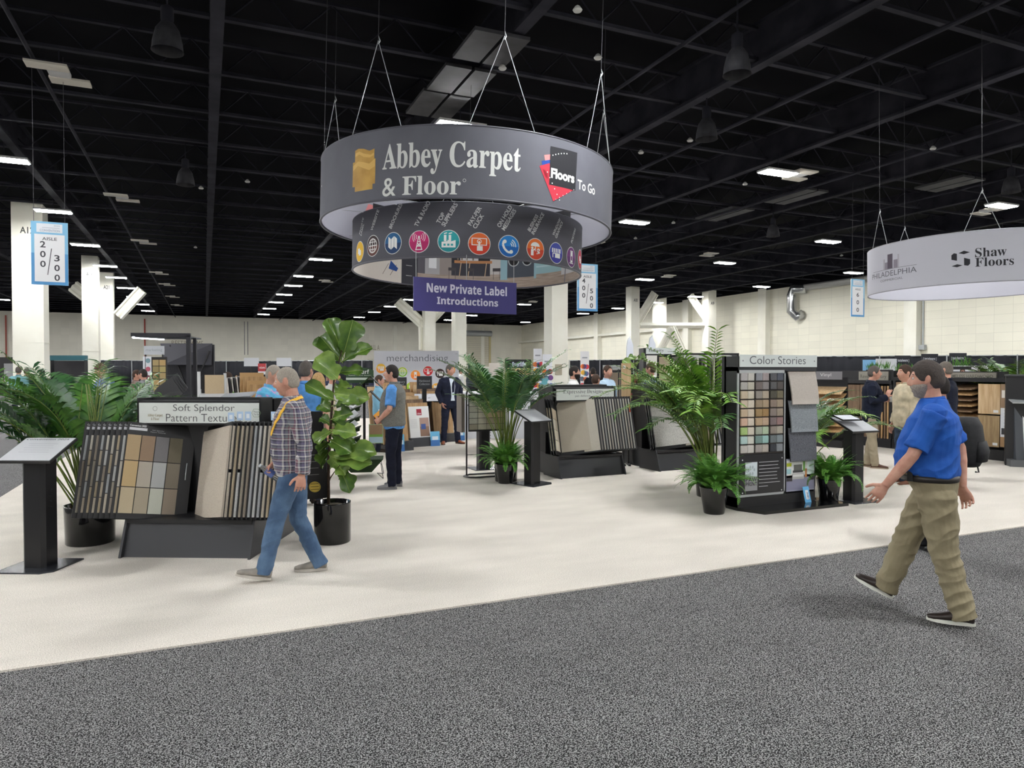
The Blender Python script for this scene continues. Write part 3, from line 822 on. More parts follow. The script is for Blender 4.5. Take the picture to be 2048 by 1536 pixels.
# columns
def column(px0, px1, depth, w=None, label=None, num=None, top=9.4):
    c = at((px0 + px1) / 2, 741, depth)
    w = w or (px1 - px0) / 1406 * depth / 1.25
    b = MB().box(c.x - w / 2, c.x + w / 2, c.y - w / 2, c.y + w / 2, 0, top)
    b.box(c.x - w / 2 - .012, c.x + w / 2 + .012, c.y - w / 2 - .012, c.y + w / 2 + .012, 3.0, 3.03)
    o = struct('column', b, PAINT, label)
    if num:
        q = w / 2 + .013
        Art().text(num, c.x - w * .22, 8.0, c.x + w * .22, 8.0 + .3, (70, 70, 68), bold=.02).obj('column_number', front(c.y - q), o)
    return c, w
column(30, 97, 33, 1.22, 'wide cream column behind the aisle 200 sign', 'A12')
column(167, 200, 47.7, .95, None, 'A16'); column(202, 230, 55, .9, None, 'A21')
column(845, 871, 62, .95); column(905, 931, 57, .95)
cc, cw = column(1088, 1135, 40, 1.0, 'cream column behind the lower ring sign')
pq = MB().box(cc.x - .3, cc.x + .12, cc.y - cw / 2 - .03, cc.y - cw / 2, 1.45, 2.05).obj('service_box', pm((168, 160, 140)))
tag(pq, 'small tan service box on the cream column', 'service box')
for num, a, d in (('A18', (1251, 1279), 65), ('A9', (1404, 1431), 68), (None, (1305, 1332), 74)):
    column(a[0], a[1], d, .95 * (d / 68), None, num)
for px, d in ((1158, 92), (1229, 84), (1748, 50), (2060, 40), (1345, 75), (1470, 64)):
    c = on(px, 741 - 7.3 * 1406 / d, 9)
    struct('wall_pilaster', MB().box(HX1 - .55, HX1, c.y - .5, c.y + .5, 0, 9.3), PAINT)
for px in (285, 492, 728, 790, 965):
    d = ray(px, 700); k = HY1 / d.y
    struct('wall_seam', MB().box(d.x * k - .28, d.x * k + .28, HY1 - .12, HY1, 0, 8.6), PAINT)
# diagonal braces and the tie beam between the columns
def brace(p, q, d, w=.38, d2=None):
    a, b_ = at(*p, d), at(*q, d2 or d)
    u = (b_ - a).normalized(); s = u.cross(Vec((0, -1, 0))).normalized()
    m = MB()
    for o, t in ((-w * .5, .13), (0, w * .42), (w * .5, .13)):
        m.tube([a + s * o, b_ + s * o], [(t, .16)] * 2, 4, flat=s)
    m.box(-.1, .1, -.05, .05, -.1, .1) if False else None
    return struct('column_brace', m, PAINT)
brace((236, 632), (284, 580), 55, .6); brace((146, 572), (172, 592), 47.7, .6)
brace((795, 603), (850, 652), 62, .7); brace((862, 640), (900, 600), 62, .6); brace((842, 640), (843, 700), 62, .25)
brace((1276, 642), (1310, 586), 65, .6); brace((1380, 590), (1416, 642), 68, .6)
brace((1345, 654), (1306, 728), 66, .5); brace((1345, 654), (1378, 728), 66, .5)
a1, a2 = at(1279, 651, 65), at(1412, 651, 68)
struct('tie_beam', MB().tube([a1, a2], [(.26, .2)] * 2, 4, flat=(0, 0, 1)), PAINT)
# ledge along the right wall, roller door, silver duct, conduits
def wallpt(px, py):
    d = ray(px, py); k = HX1 / d.x; return Vec((0, 0, CH)) + d * k
lz = wallpt(1180, 672).z
struct('wall_ledge', MB().box(HX1 - .5, HX1, 58, HY1, lz - .18, lz + .12), PAINT)
def backpt(px, py):
    d = ray(px, py); k = HY1 / d.y; return Vec((0, 0, CH)) + d * k
p0, p1 = backpt(933, 745), backpt(977, 672)
struct('door_1', MB().box(p0.x, p1.x, HY1 - .1, HY1, 0, p1.z), wallmat('roller_slats', (222, 216, 196), .8, 30, .3, .03), 'cream roller door in the far corner')
struct('door_frame', MB().box(p1.x, p1.x + .35, HY1 - .2, HY1, 0, p1.z + .4), pm((198, 186, 140)))
struct('door_roller', MB().tube([(p0.x - .5, HY1 - .5, p1.z + .35), (p1.x + .3, HY1 - .5, p1.z + .35)], .45, 12), STEEL)
q0, q1 = backpt(735, 741), backpt(746, 718)
struct('door_2', MB().box(q0.x, q1.x, HY1 - .06, HY1, 0, q1.z), pm((214, 208, 190)))
DS = mat('polished_duct', (200, 202, 204), .18, .9)
w0 = wallpt(1605, 600); y0 = w0.y
struct('wall_duct', MB().tube([(HX1 - .2, y0 - .6, wallpt(1605, 577).z - .1), (HX1 - .7, y0 + .4, wallpt(1605, 577).z), (HX1 - .7, y0 + .55, wallpt(1605, 590).z), (HX1 - .7, y0 + .55, wallpt(1605, 622).z), (HX1 - .55, y0 + .1, wallpt(1605, 633).z), (HX1 - .15, y0 - .2, wallpt(1605, 628).z)], .42, 14), DS, smooth=True)
struct('wall_pipe', MB().tube([(HX1 - .3, y0, 8.9), (HX1 - .3, 20, 8.95)], .3, 10), mat('silver_grey', (178, 178, 174), .4, .3))
for px, pya, pyb in ((1829, 600, 655), (1848, 600, 690)):
    a, b_ = wallpt(px, pya), wallpt(px, pyb)
    struct('wall_conduit', MB().tube([(HX1 - .08, a.y, 8.9), (HX1 - .08, a.y, b_.z)], .06, 6).box(HX1 - .3, HX1 - .01, a.y - .25, a.y + .25, b_.z - .35, b_.z), STEEL)
for px in (491, 708):
    a = backpt(px, 700)
    struct('wall_conduit', MB().tube([(a.x - .12, HY1 - .12, 8.6), (a.x - .12, HY1 - .12, 3.9)], .05, 5).tube([(a.x + .3, HY1 - .12, 8.6), (a.x + .3, HY1 - .12, 3.9)], .05, 5), GREY)
for px, c in ((13, (176, 92, 80)), (290, (176, 70, 60))):
    a = backpt(px, 700)
    struct('wall_conduit', MB().tube([(a.x, HY1 - .15, 8.6), (a.x, HY1 - .15, 1)], .09, 6), pm(c))
for t_, pa, pb in (('HALL A', (736, 700), (759, 690)), ('RESTROOMS', (343, 691), (406, 682))):
    a, b_ = backpt(*pa), backpt(*pb)
    Art().text(t_, a.x, a.z, b_.x, b_.z, (150, 140, 124), bold=.0).obj('wall_lettering', front(HY1 - .02, .01))['kind'] = 'structure'

# ---------------------------------------------------------------- ceiling fixtures
LENS = mat('lit_lens', (252, 253, 253), .4, emit=260)
FIX = mat('fixture_white', (200, 200, 200), .5)
def make_light():
    t = thing('high_bay_light', 'x', 'ceiling light', (0, 0, 8.6))
    MB().box(-.70, .70, -.29, .29, .03, .10).obj('housing', FIX, t)
    l = MB().box(-.66, .66, -.25, .25, .005, .03).obj('lens', LENS, t)
    MB().tube([(0, 0, .1), (0, 0, .72)], .015, 6).obj('hanger', BEAM, t)
    return t
proto = make_light(); tr = treeof(proto)
rows = {-42.5: 'row along the left wall', -30.4: 'second row from the left wall', -18.2: 'row left of the wide columns', -6.0: 'row beside the wide cream column', 6.7: 'row over the ring sign', 18.5: 'row right of the ring sign', 30.8: 'row over the white ring sign', 42.3: 'row beside the right wall'}
ys = [-17.5, -8.4, .8, 9.9, 19, 28, 36.2, 45.2, 53.7, 60, 67.3, 75.2, 83.2, 92]
first = True; ORD = ['first', 'second', 'third', 'fourth', 'fifth', 'sixth', 'seventh', 'eighth', 'ninth', 'tenth', 'eleventh', 'twelfth', 'thirteenth', 'fourteenth']
for x, rn in rows.items():
    seen = 0
    for y in ys:
        if x == 18.5 and 36 < y < 37 or x == 6.7 and y in (9.9,): pass
        p = Vec((x, y, 8.6)) - Vec((0, 0, CH)); dep = p.dot(FW); px = 1024 + 1406 * p.dot(RT) / dep if dep > 0 else -9
        py = 768 - 1406 * p.dot(UP) / dep if dep > 0 else -9
        vis = dep > 0 and -20 < px < 2068 and py > -10
        if vis: lab = 'lit high bay lamp, %s one back in the %s' % (ORD[seen], rn); seen += 1
        else: lab = 'lit high bay lamp above and behind the viewer'
        if first: proto.location = (x, y, 8.6); proto['label'] = lab; proto['group'] = 'lit high bay lamps'; first = False
        else: dup(proto, (x, y, 8.6), 0, lab, 'lit high bay lamps', tr)
def make_unlit():
    t = thing('unlit_fixture', 'x', 'ceiling light', (0, 0, 8.7))
    PL = mat('unlit_plate', (214, 208, 196), .5)
    MB().box(-.60, .25, -.62, -.22, 0, .05).obj('lamp_plate', PL, t)
    MB().box(-.25, .60, .22, .62, 0, .05).obj('lamp_plate', PL, t)
    MB().box(-.22, .22, -.24, .24, .02, .12).obj('driver_box', FIX, t); MB().tube([(0, 0, .12), (0, 0, .64)], .015, 6).obj('hanger', BEAM, t)
    return t
up = make_unlit(); tr = treeof(up); k = 0
for px, py, w in ((118, 150, 'nearest the upper left corner'), (244, 397, 'second in the left line'), (288, 485, 'third in the left line'), (318, 547, 'fourth in the left line'), (334, 570, 'fifth in the left line'), (345, 594, 'sixth in the left line'), (354, 611, 'last in the left line'),
                  (1600, 352, 'beside the large lit lamp'), (1975, 424, 'above the white ring sign'), (1418, 510, 'between the ring signs'), (1337, 553, 'over the braced columns'), (1196, 482, 'just right of the lower ring'), (652, 563, 'left of the lower ring'), (1066, 604, 'below the lower ring')):
    p = on(px, py, 8.7)
    l = 'unlit pale twin-panel light fixture, ' + w
    if k == 0: up.location = p; up['label'] = l; up['group'] = 'unlit twin-panel fixtures'
    else: dup(up, p, 0, l, 'unlit twin-panel fixtures', tr)
    k += 1
def make_bell():
    t = thing('bell_pendant', 'x', 'pendant lamp', (0, 0, 8))
    A = mat('dusty_acrylic', (42, 42, 46), .5, c2=(58, 58, 62), scale=6)
    MB().lathe([(.30, 0), (.29, .02), (.275, .18), (.22, .42), (.13, .55)], 24, cap=False).obj('bell_shade', A, t, True)
    MB().lathe([(.10, .5), (.12, .62), (.12, .85), (.05, .9)], 16).obj('lamp_housing', BEAM, t, True)
    MB().tube([(0, 0, .9), (0, 0, 1.6)], .02, 6).obj('hanger', BEAM, t)
    return t
bp_ = make_bell(); tr = treeof(bp_); k = 0
for px, py, w in ((335, 103, 'largest, at the upper left'), (371, 370, 'over the left aisle, smaller and lower'), (1413, 279, 'over the gap right of the big ring sign'), (1474, 150, 'dark one near the top right'), (1546, 473, 'small, over the white ring sign'), (2022, 385, 'at the right edge over the white ring')):
    p = on(px, py, 8.0)
    l = 'unlit bell-shaped pendant lamp, ' + w
    if k == 0: bp_.location = p; bp_['label'] = l; bp_['group'] = 'unlit bell pendants'
    else: dup(bp_, p, 0, l, 'unlit bell pendants', tr)
    k += 1
# small sprinkler cups and clips that catch the light
sm = mat('pale_cap', (190, 190, 186), .4)
pts_ = [(1005, 139), (1380, 283), (1196, 118), (391, 496), (1347, 447), (1866, 299), (1282, 307), (790, 512), (1271, 478), (1683, 512), (402, 378), (495, 365), (1155, 23), (1490, 370)]
sp0 = MB().lathe([(.02, .12), (.05, .1), (.10, .03), (.08, 0), (.001, -.01)], 12).obj('ceiling_sensor', sm)
WS = ['over the middle bridle', 'above the bell pendant', 'at the right bridle', 'far down the left aisle', 'right of the ring sign', 'at the upper right', 'beside the right bridle', 'over the left lamp row', 'above the aisle 400 sign', 'left of the aisle 600 sign', 'beside a bell pendant', 'left of the ring sign', 'at the top edge', 'over the large lit lamp']
for i, (px, py) in enumerate(pts_):
    o = sp0 if i == 0 else sp0.copy()
    if i: COL.objects.link(o)
    o.location = on(px, py, 8.9)
    tag(o, 'small pale ceiling sensor ' + WS[i], 'sensor', 'small ceiling sensors')
# ---------------------------------------------------------------- hanging ring signs
class Ring:
    def __init__(s, c, r):
        s.c = Vec(c); s.r = r; s.phi0 = math.atan2(-s.c.y, -s.c.x)
    def uz(s, px, py, far=False):
        d = ray(px, py); a, b, c = d.x ** 2 + d.y ** 2, -2 * (d.x * s.c.x + d.y * s.c.y), s.c.x ** 2 + s.c.y ** 2 - s.r ** 2
        D = math.sqrt(max(0, b * b - 4 * a * c)); t = (-b + (D if far else -D)) / (2 * a)
        x, y, z = d.x * t - s.c.x, d.y * t - s.c.y, CH + d.z * t
        ph = math.atan2(y, x)
        u = (ph - s.phi0 - (PI if far else 0)); u = (u + PI) % (2 * PI) - PI
        return (-u if far else u) * s.r, z - s.c.z
    def out(s, u, v, l=0):
        ph = s.phi0 + u / s.r; q = s.r + .0135 + l * .0009
        return (q * math.cos(ph), q * math.sin(ph), v)
    def inn(s, u, v, l=0):
        ph = s.phi0 + PI - u / s.r; q = s.r - .0135 - l * .0009
        return (q * math.cos(ph), q * math.sin(ph), v)
    def shell(s, z0, z1, th=.012, n=288):
        b = MB(); ang = [2 * PI * k / n for k in range(n)]
        for q, flip in ((s.r + th, 0), (s.r - th, 1)):
            vs = [(q * math.cos(a), q * math.sin(a), z) for z in (z0, z1) for a in ang]
            fs = [(k, (k + 1) % n, n + (k + 1) % n, n + k) for k in range(n)]
            b.add(vs, [f[::-1] for f in fs] if flip else fs)
        for z in (z0, z1):
            vs = [(q * math.cos(a), q * math.sin(a), z) for q in (s.r + th, s.r - th) for a in ang]
            b.add(vs, [(k, (k + 1) % n, n + (k + 1) % n, n + k) for k in range(n)])
        return b
    def hoop(s, z, r=.02, n=96):
        return MB().tube([(s.r * math.cos(2 * PI * k / n), s.r * math.sin(2 * PI * k / n), z) for k in range(n + 1)], r, 8, cap=False)
    def bridle(s, t, u1, u2, ztop, rise=1.6, up=9.4, m=None):
        m = m or STEEL
        a, b = Vec(s.out(u1, ztop)), Vec(s.out(u2, ztop))
        k = s.r / (s.r + .012); a, b = Vec((a.x * k, a.y * k, a.z)), Vec((b.x * k, b.y * k, b.z))
        ap = (a + b) / 2 + Vec((0, 0, rise))
        MB().tube([a, ap], .006, 5).obj('cable', m, t); MB().tube([b, ap], .006, 5).obj('cable', m, t)
        MB().tube([ap, Vec((ap.x, ap.y, up - s.c.z))], .005, 5).obj('cable', mat('dark_cable', (60, 60, 64), .5), t)
        MB().tube([ap + Vec((0, 0, -.06)), ap + Vec((.03, 0, 0)), ap + Vec((0, 0, .1)), ap + Vec((-.03, 0, 0)), ap + Vec((0, 0, -.06))], .012, 6).obj('shackle', m, t)

GRAYF = mat('grey_banner_fabric', (102, 103, 112), .8, c2=(97, 98, 107), scale=2)
INF = mat('lavender_banner_fabric', (168, 168, 180), .8)
ctr = (5.21, 14.28, 0)
RU = Ring(ctr, 3.05)
zt, zb = RU.uz(933, 250)[1], RU.uz(933, 396)[1]
t = thing('ring_sign', 'large grey hanging ring banner with carpet shop lettering', 'hanging sign', ctr)
tilt = Matrix.Rotation(R(1.5), 4, FW)
t.rotation_euler = tilt.to_euler()
# keep the tilt centred at ring height
hm = (zt + zb) / 2
t.location = Vec(ctr) + Vec((0, 0, hm)) - tilt.to_3x3() @ Vec((0, 0, hm))
RU.shell(zb, zt).obj('banner_band', GRAYF, t, True)
sh = Ring(ctr, 3.05 - .02)
n = 288; b = MB(); b.add([sh.inn(2 * PI * k / n * sh.r, z) for z in (zb + .01, zt - .01) for k in range(n)], [(k, (k + 1) % n, n + (k + 1) % n, n + k) for k in range(n)])
b.obj('inner_lining', INF, t, True)
RU.hoop(zb, .022).obj('rim_tube', mat('rim_grey', (84, 84, 94), .5), t, True); RU.hoop(zt, .02).obj('rim_tube', mat('rim_grey'), t, True)
A = Art(); Wt = (226, 228, 226)
def box_uz(Rg, p0, p1, far=False):
    a, b = Rg.uz(*p0, far), Rg.uz(*p1, far); return a[0], a[1], b[0], b[1]
x0, z0, _, _ = box_uz(RU, (766, 333), (1041, 285)); x1 = RU.uz(1041, 300)[0]
zA = RU.uz(905, 335)[1]; zA1 = RU.uz(905, 283)[1]
A.text(bs('Abbey Carpet'), x0, zA - .12, x1, zA1, Wt, bold=.006)
x2 = RU.uz(923, 350)[0]
A.text(bs('& Floor'), x0 + .01, zA - .47, x2, zA - .145, Wt, bold=.006)
A.ring(x2 + .06, zA - .22, .028, .006, Wt, 2)
# gold carpet roll emblem
gx0, gx1 = RU.uz(707, 340)[0], RU.uz(752, 340)[0]; gz0, gz1 = RU.uz(730, 386)[1], RU.uz(730, 300)[1]
GOLD = mat('gold_print', (198, 154, 66), .5, c2=(176, 132, 48), scale=3); GOLD2 = mat('gold_print_light', (214, 172, 88), .5)
w, h = gx1 - gx0, gz1 - gz0
def gp(pts): return [(gx0 + a * w, gz0 + b_ * h) for a, b_ in pts]
A.poly(gp([(.12, 0), (.9, 0), (.9, .12), (.12, .12)]), GOLD, 1); A.poly(gp([(0, .12), (1, .12), (1, .28), (0, .28)]), GOLD, 1)
A.poly(gp([(0, .28), (1, .28), (1, .7), (0, .7)]), GOLD, 1)
A.poly(gp([(.1, .7), (.95, .7), (.95, .93), (.75, .9), (.5, .97), (.25, 1), (.1, .97)]), GOLD, 1)
A.poly(gp([(.02, .62), (.25, .7), (.5, .66), (.75, .6), (.98, .7), (.98, .52), (.75, .45), (.5, .52), (.25, .6), (.02, .5)]), GOLD2, 2)
A.poly(gp([(.12, .9), (.3, .93), (.5, .86), (.8, .8), (.93, .84), (.93, .78), (.75, .74), (.5, .78), (.3, .86), (.12, .82)]), GOLD2, 2)
def ftg(A, mapuz, words=True):
    """black square with red and blue carpet squares fanned out behind it"""
    P = lambda *q: [mapuz(*p) for p in q]
    A.poly(P((1101, 292), (1131, 295), (1135, 330), (1098, 325)), (112, 160, 216), 1)
    A.poly(P((1087, 306), (1110, 303), (1112, 335), (1092, 335)), (226, 140, 140), 2)
    A.poly(P((1082, 318), (1106, 314), (1112, 345), (1086, 342)), (30, 76, 164), 3)
    A.poly(P((1078, 328), (1098, 322), (1103, 362), (1085, 345)), (206, 54, 74), 4)
    A.poly(P((1078, 328), (1100, 345), (1149, 373), (1107, 398)), (206, 54, 74), 4)
    A.poly(P((1099, 288), (1152, 300), (1150, 376), (1098, 365)), (36, 36, 42), 5)
def pxmap(Rg, far=False): return lambda x, y: Rg.uz(x, y, far)
ftg(A, pxmap(RU))
fx0, fz0 = RU.uz(1101, 357); fx1, _ = RU.uz(1149, 357)
A.text('Floors', fx0, fz0 + .05, fx1 - .02, fz0 + .23, Wt, 6, bold=.045)
tx0, tz0 = RU.uz(1153, 366); tx1, _ = RU.uz(1189, 376)
A.text('To Go', tx0 + .02, tz0 - .05, tx1, tz0 + .13, Wt, 2, bold=.02)
for k in range(6):
    a, b_ = RU.uz(1104 + 5.5 * k, 306 - 4 * math.sin(k / 5 * 2)); A.disc(a, b_, .012, Wt, 6, 8)
    a, b_ = RU.uz(1094 + 5 * k, 340 + 11 * k); A.disc(a, b_, .012, Wt, 6, 8)
    A.disc(*RU.uz(1112 + 7 * k, 394 - 4 * k), .010, Wt, 6, 8)
A.disc(*RU.uz(645, 380), .02, Wt, 2, 10)
A.obj('printed_graphics', RU.out, t, .75, dx=.07)
I_ = Art()
for cx, sgn in ((2.28, 1), (-2.62, -1)):
    I_.poly([(cx - .18, zb + .1), (cx + .15, zb - .0 + .02), (cx + .5, zb + .42), (cx + .1, zb + .5)], (206, 54, 74), 1)
    I_.poly([(cx - .3, zb + .55), (cx - .05, zb + .3), (cx - .02, zb + .75)], (30, 76, 164), 2)
    I_.poly([(cx - .25, zb + .75), (cx, zb + .7), (cx, zb + .95), (cx - .15, zb + .95)], (226, 140, 140), 2)
    I_.rect(cx, zb + .36, cx + .62, zb + 1.0, (36, 36, 42), 3); I_.text('Floors', cx + .04, zb + .42, cx + .6, zb + .62, Wt, 4, bold=.035)
I_.obj('inner_graphics', sh.inn, t, .75, dx=.07)
for u1, u2 in ((RU.uz(703, 272)[0], RU.uz(801, 253)[0]), (RU.uz(936, 249)[0], RU.uz(1068, 262)[0]), (RU.uz(1172, 290)[0], RU.uz(1218, 320)[0])):
    RU.bridle(t, u1, u2, zt)
for u1 in (5.2, 9.6, -5.2): RU.bridle(t, u1 - .7, u1 + .7, zt)
a = Vec(RU.out(RU.uz(648, 310)[0], zt)); MB().tube([a, (a.x, a.y, 9.4)], .005, 5).obj('cable', mat('dark_cable'), t)

# lower ring
RL = Ring(ctr, 2.42)
zt2, zb2 = RL.uz(933, 404)[1], RL.uz(933, 514)[1]
t = thing('ring_sign', 'smaller charcoal ring banner with round service icons, nested under the large ring', 'hanging sign', ctr)
tilt = Matrix.Rotation(R(1.0), 4, FW); t.rotation_euler = tilt.to_euler(); hm = (zt2 + zb2) / 2
t.location = Vec(ctr) + Vec((0, 0, hm)) - tilt.to_3x3() @ Vec((0, 0, hm))
DK = mat('charcoal_banner_fabric', (80, 80, 88), .8)
RL.shell(zb2, zt2).obj('banner_band', DK, t, True)
RL.hoop(zb2, .02).obj('rim_tube', mat('rim_grey'), t, True); RL.hoop(zt2, .016).obj('rim_tube', mat('rim_grey'), t, True)
def icon(A, x, y, r, kind, c1, c2, w=(232, 232, 230)):
    A.disc(x, y, r, (214, 214, 214), 1); A.disc(x, y, r * .94, c1, 2)
    n = 24; A.poly([(x + r * .94 * math.cos(PI + PI * k / n), y + r * .94 * math.sin(PI + PI * k / n)) for k in range(n + 1)], c2, 3)
    X = lambda a: x + a * r; Y = lambda b: y + b * r
    def rc(a, b, c, d, col=w, l=4): A.rect(X(a), Y(b), X(c), Y(d), col, l)
    def ln(a, b, c, d, t_=.08, col=w, l=4): A.line(X(a), Y(b), X(c), Y(d), t_ * r, col, l)
    if kind == 'globe':
        A.ring(x, y, r * .68, r * .08, w, 4); ln(-.66, 0, .66, 0); ln(0, -.66, 0, .66); ln(-.55, .33, .55, .33, .06); ln(-.55, -.33, .55, -.33, .06)
        for s in (-1, 1):
            pts = [(s * .36 * math.cos(R(q)), .66 * math.sin(R(q))) for q in range(-90, 91, 15)]
            for p, q in zip(pts, pts[1:]): ln(*p, *q, .07)
    elif kind == 'map':
        for a in (-.52, -.17, .18):
            s = .12 if a > -.3 and a < 0 else -.12
            A.poly([(X(a), Y(-.45 - s)), (X(a + .31), Y(-.45 + s)), (X(a + .31), Y(.5 + s)), (X(a), Y(.5 - s))], w, 4)
    elif kind == 'tower':
        ln(-.28, -.7, -.05, .35); ln(.28, -.7, .05, .35); ln(-.22, -.45, .18, -.1); ln(.22, -.45, -.18, -.1); ln(-.2, -.4, .2, -.4); ln(-.12, 0, .12, 0); A.disc(X(0), Y(.42), .1 * r, w, 4)
        for q in (.3, .48, .64):
            A.ring(X(0), Y(.42), q * r, .055 * r, w, 4, 8, -40, 40); A.ring(X(0), Y(.42), q * r, .055 * r, w, 4, 8, 140, 220)
        rc(-.34, -.74, .34, -.66)
    elif kind == 'factory':
        rc(-.62, -.55, .62, -.05); A.poly([(X(-.62), Y(-.05)), (X(.62), Y(-.05)), (X(.62), Y(.1)), (X(.2), Y(-.02)), (X(-.1), Y(.12)), (X(-.1), Y(0))], w, 4)
        rc(-.42, 0, -.2, .55); rc(0, 0, .22, .55); ln(-.42, .66, -.15, .74, .09); ln(0, .66, .3, .74, .09)
        for a in (-.45, -.12, .2): rc(a, -.4, a + .2, -.22, c1, 5)
    elif kind == 'touch':
        A.rect(X(-.68), Y(-.15), X(.68), Y(.5), w, 4); A.rect(X(-.6), Y(-.08), X(.6), Y(.43), c1, 5)
        rc(-.08, -.3, .06, .22, w, 6); rc(-.2, -.62, .3, -.2, w, 6); A.ring(X(0), Y(.2), .2 * r, .06 * r, w, 6)
    elif kind == 'phone':
        for q in (.3, .48, .66): A.ring(X(.02), Y(.02), q * r, .08 * r, w, 4, 8, -5, 65)
        pts = [(-.5, .42), (-.58, .1), (-.42, -.25), (-.12, -.52), (.22, -.56)]
        for p, q in zip(pts, pts[1:]): ln(*p, *q, .2)
        A.disc(X(-.4), Y(.4), .17 * r, w, 4, 12); A.disc(X(.22), Y(-.48), .17 * r, w, 4, 12)
    elif kind == 'insure':
        n = 12; A.poly([(X(-.05 + .5 * math.cos(PI * k / n)), Y(.25 + .38 * math.sin(PI * k / n))) for k in range(n + 1)], w, 4)
        ln(-.05, .3, -.05, -.2, .07); A.disc(X(-.38), Y(.08), .12 * r, w, 4, 10); rc(-.52, -.6, -.24, -.05); ln(-.25, -.1, -.02, .05, .1)
        A.text('$', X(.12), Y(-.62), X(.5), Y(.1), w, 4, bold=.03)
    elif kind == 'shop':
        rc(-.55, -.45, .55, -.02); rc(-.62, .02, .62, .42, w)
        for a in (-.45, -.2, .05, .3): rc(a, .02, a + .1, .42, c1, 5)
        rc(-.45, -.45, -.2, -.1, c2, 5)
    elif kind == 'banner':
        rc(-.3, .52, .3, .62); rc(-.24, -.5, .24, .5); rc(-.14, -.3, .14, .1, c1, 5); rc(-.4, -.62, .4, -.54)
    else:
        rc(-.38, -.2, .1, .3); rc(-.15, -.38, .38, .12)
A = Art(); rr = .205
IC = [(721, 507, 'card', (226, 178, 40), (232, 186, 60)), (747, 495, 'globe', (52, 34, 36), (96, 56, 52)), (787, 489, 'map', (30, 92, 140), (24, 56, 98)), (839, 485, 'tower', (196, 44, 112), (178, 36, 100)),
      (898, 483, 'factory', (44, 156, 162), (36, 138, 146)), (959, 487, 'touch', (222, 104, 48), (204, 62, 42)), (1018, 491, 'phone', (38, 130, 206), (24, 98, 176)), (1071, 496, 'insure', (222, 110, 44), (200, 66, 40)),
      (1112, 503, 'shop', (66, 78, 168), (56, 56, 150)), (1142, 511, 'banner', (112, 52, 120), (96, 44, 108)), (1159, 515, 'card', (190, 40, 74), (180, 34, 64))]
for px, py, k, c1, c2 in IC:
    u, z = RL.uz(px, py); icon(A, u, z, rr, k, c1, c2)
LB = [(724, 476, 'PRIVATE\nLABEL', .34, .13), (746, 466, 'WEBSITE', .42, .075), (784, 461, 'BROCHURES', .50, .08), (836, 456, 'TV & RADIO', .50, .085), (890, 455, 'TOP\nSUPPLIERS', .47, .19), (952, 458, 'PAY-PER\nCLICK', .38, .18), (1009, 461, 'ON HOLD\nMESSAGES', .46, .18), (1067, 468, 'BUSINESS\nINSURANCE', .48, .17), (1112, 475, 'WINDOW\nGRAPHICS', .40, .15), (1143, 484, 'POSTERS', .36, .07)]
for px, py, s, L, hh in LB:
    u, z = RL.uz(px, py); A.text(bs(s, 'ital') if 0 else s, u, z, u + L, z + hh, (200, 200, 202), 2, bold=.022, rot=60, align='LEFT', line=.95)
A.obj('printed_graphics', RL.out, t, .75, dx=.07)
# kitchen photograph printed on the inside
K = Art(); z0_, z1_ = zb2 + .01, zt2 - .01; L = PI * 2.42
FLO = mat('print_plank', (176, 160, 148), .7, c2=(150, 134, 122), scale=2.5, stretch=(1, 1, 14))
def sec(u0, u1, c, za=0., zc=1., l=1): K.rect(u0, z0_ + za * (z1_ - z0_), u1, z0_ + zc * (z1_ - z0_), c, l)
sec(-L, L, (196, 192, 190)); sec(-L, L, FLO, 0, .34, 2)
sec(-L, -1.75, (214, 206, 198), 0, 1, 3); sec(-1.75, -1.3, (52, 52, 60), 0, 1, 4)
for q in (.2, .45, .7): sec(-1.62, -1.45, (190, 190, 190), q, q + .012, 5)
for q in (-2.35, -2.1): K.line(q, z0_ + .15, q + .2, z0_ + .42, .012, (90, 80, 74), 5)
K.poly([(-2.15, z0_ + .3), (-1.9, z0_ + .26), (-1.85, z0_ + .34), (-2.08, z0_ + .5)], (40, 74, 140), 5)
sec(-1.3, -1.1, (90, 88, 96), .3, 1, 3); sec(-1.1, -.72, (170, 168, 172), .3, 1, 3); sec(-1.0, -.8, (232, 232, 234), .45, .9, 4)
sec(-.72, -.42, (150, 140, 136), .3, 1, 3); sec(-.42, .55, (58, 58, 66), .3, .62, 3); sec(-.42, .55, (40, 40, 46), .62, 1, 3); sec(-.2, .25, (196, 196, 200), .66, .82, 4)
sec(-.35, .6, (182, 128, 86), .62, .69, 5)
for q in (-.22, .0, .42): K.line(q, z0_ + .28, q + .04, z0_ + .62, .02, (196, 170, 140), 6)
for q in (-.5, -.05, .62):
    sec(q, q + .2, (70, 66, 70), .42, .5, 6); K.line(q + .02, z0_ + .2, q + .02, z0_ + .44, .012, (90, 84, 84), 6); K.line(q + .18, z0_ + .2, q + .18, z0_ + .44, .012, (90, 84, 84), 6)
for q in (-.28, -.18, -.06, .1): sec(q, q + .04, (120, 110, 100), .7, .8, 7)
sec(.82, 1.0, (150, 184, 196), .2, 1, 4); sec(1.0, 1.75, (76, 82, 92), .25, 1, 4)
for q in (1.17, 1.55): K.disc(q, z0_ + .66, .13, (30, 30, 34), 5, 20); K.ring(q, z0_ + .66, .15, .025, (180, 184, 188), 6, 20)
sec(1.75, 1.82, (150, 184, 196), .2, 1, 5); sec(1.82, 2.7, (150, 184, 192), .3, 1, 4); sec(1.82, 2.7, (178, 204, 210), .46, .5, 5)
sec(2.7, L, (196, 196, 200), .2, 1, 4); K.line(2.85, z0_, 2.95, z1_, .04, (120, 120, 130), 5)
K.obj('inner_photo_print', RL.inn, t, .75, dx=.07)
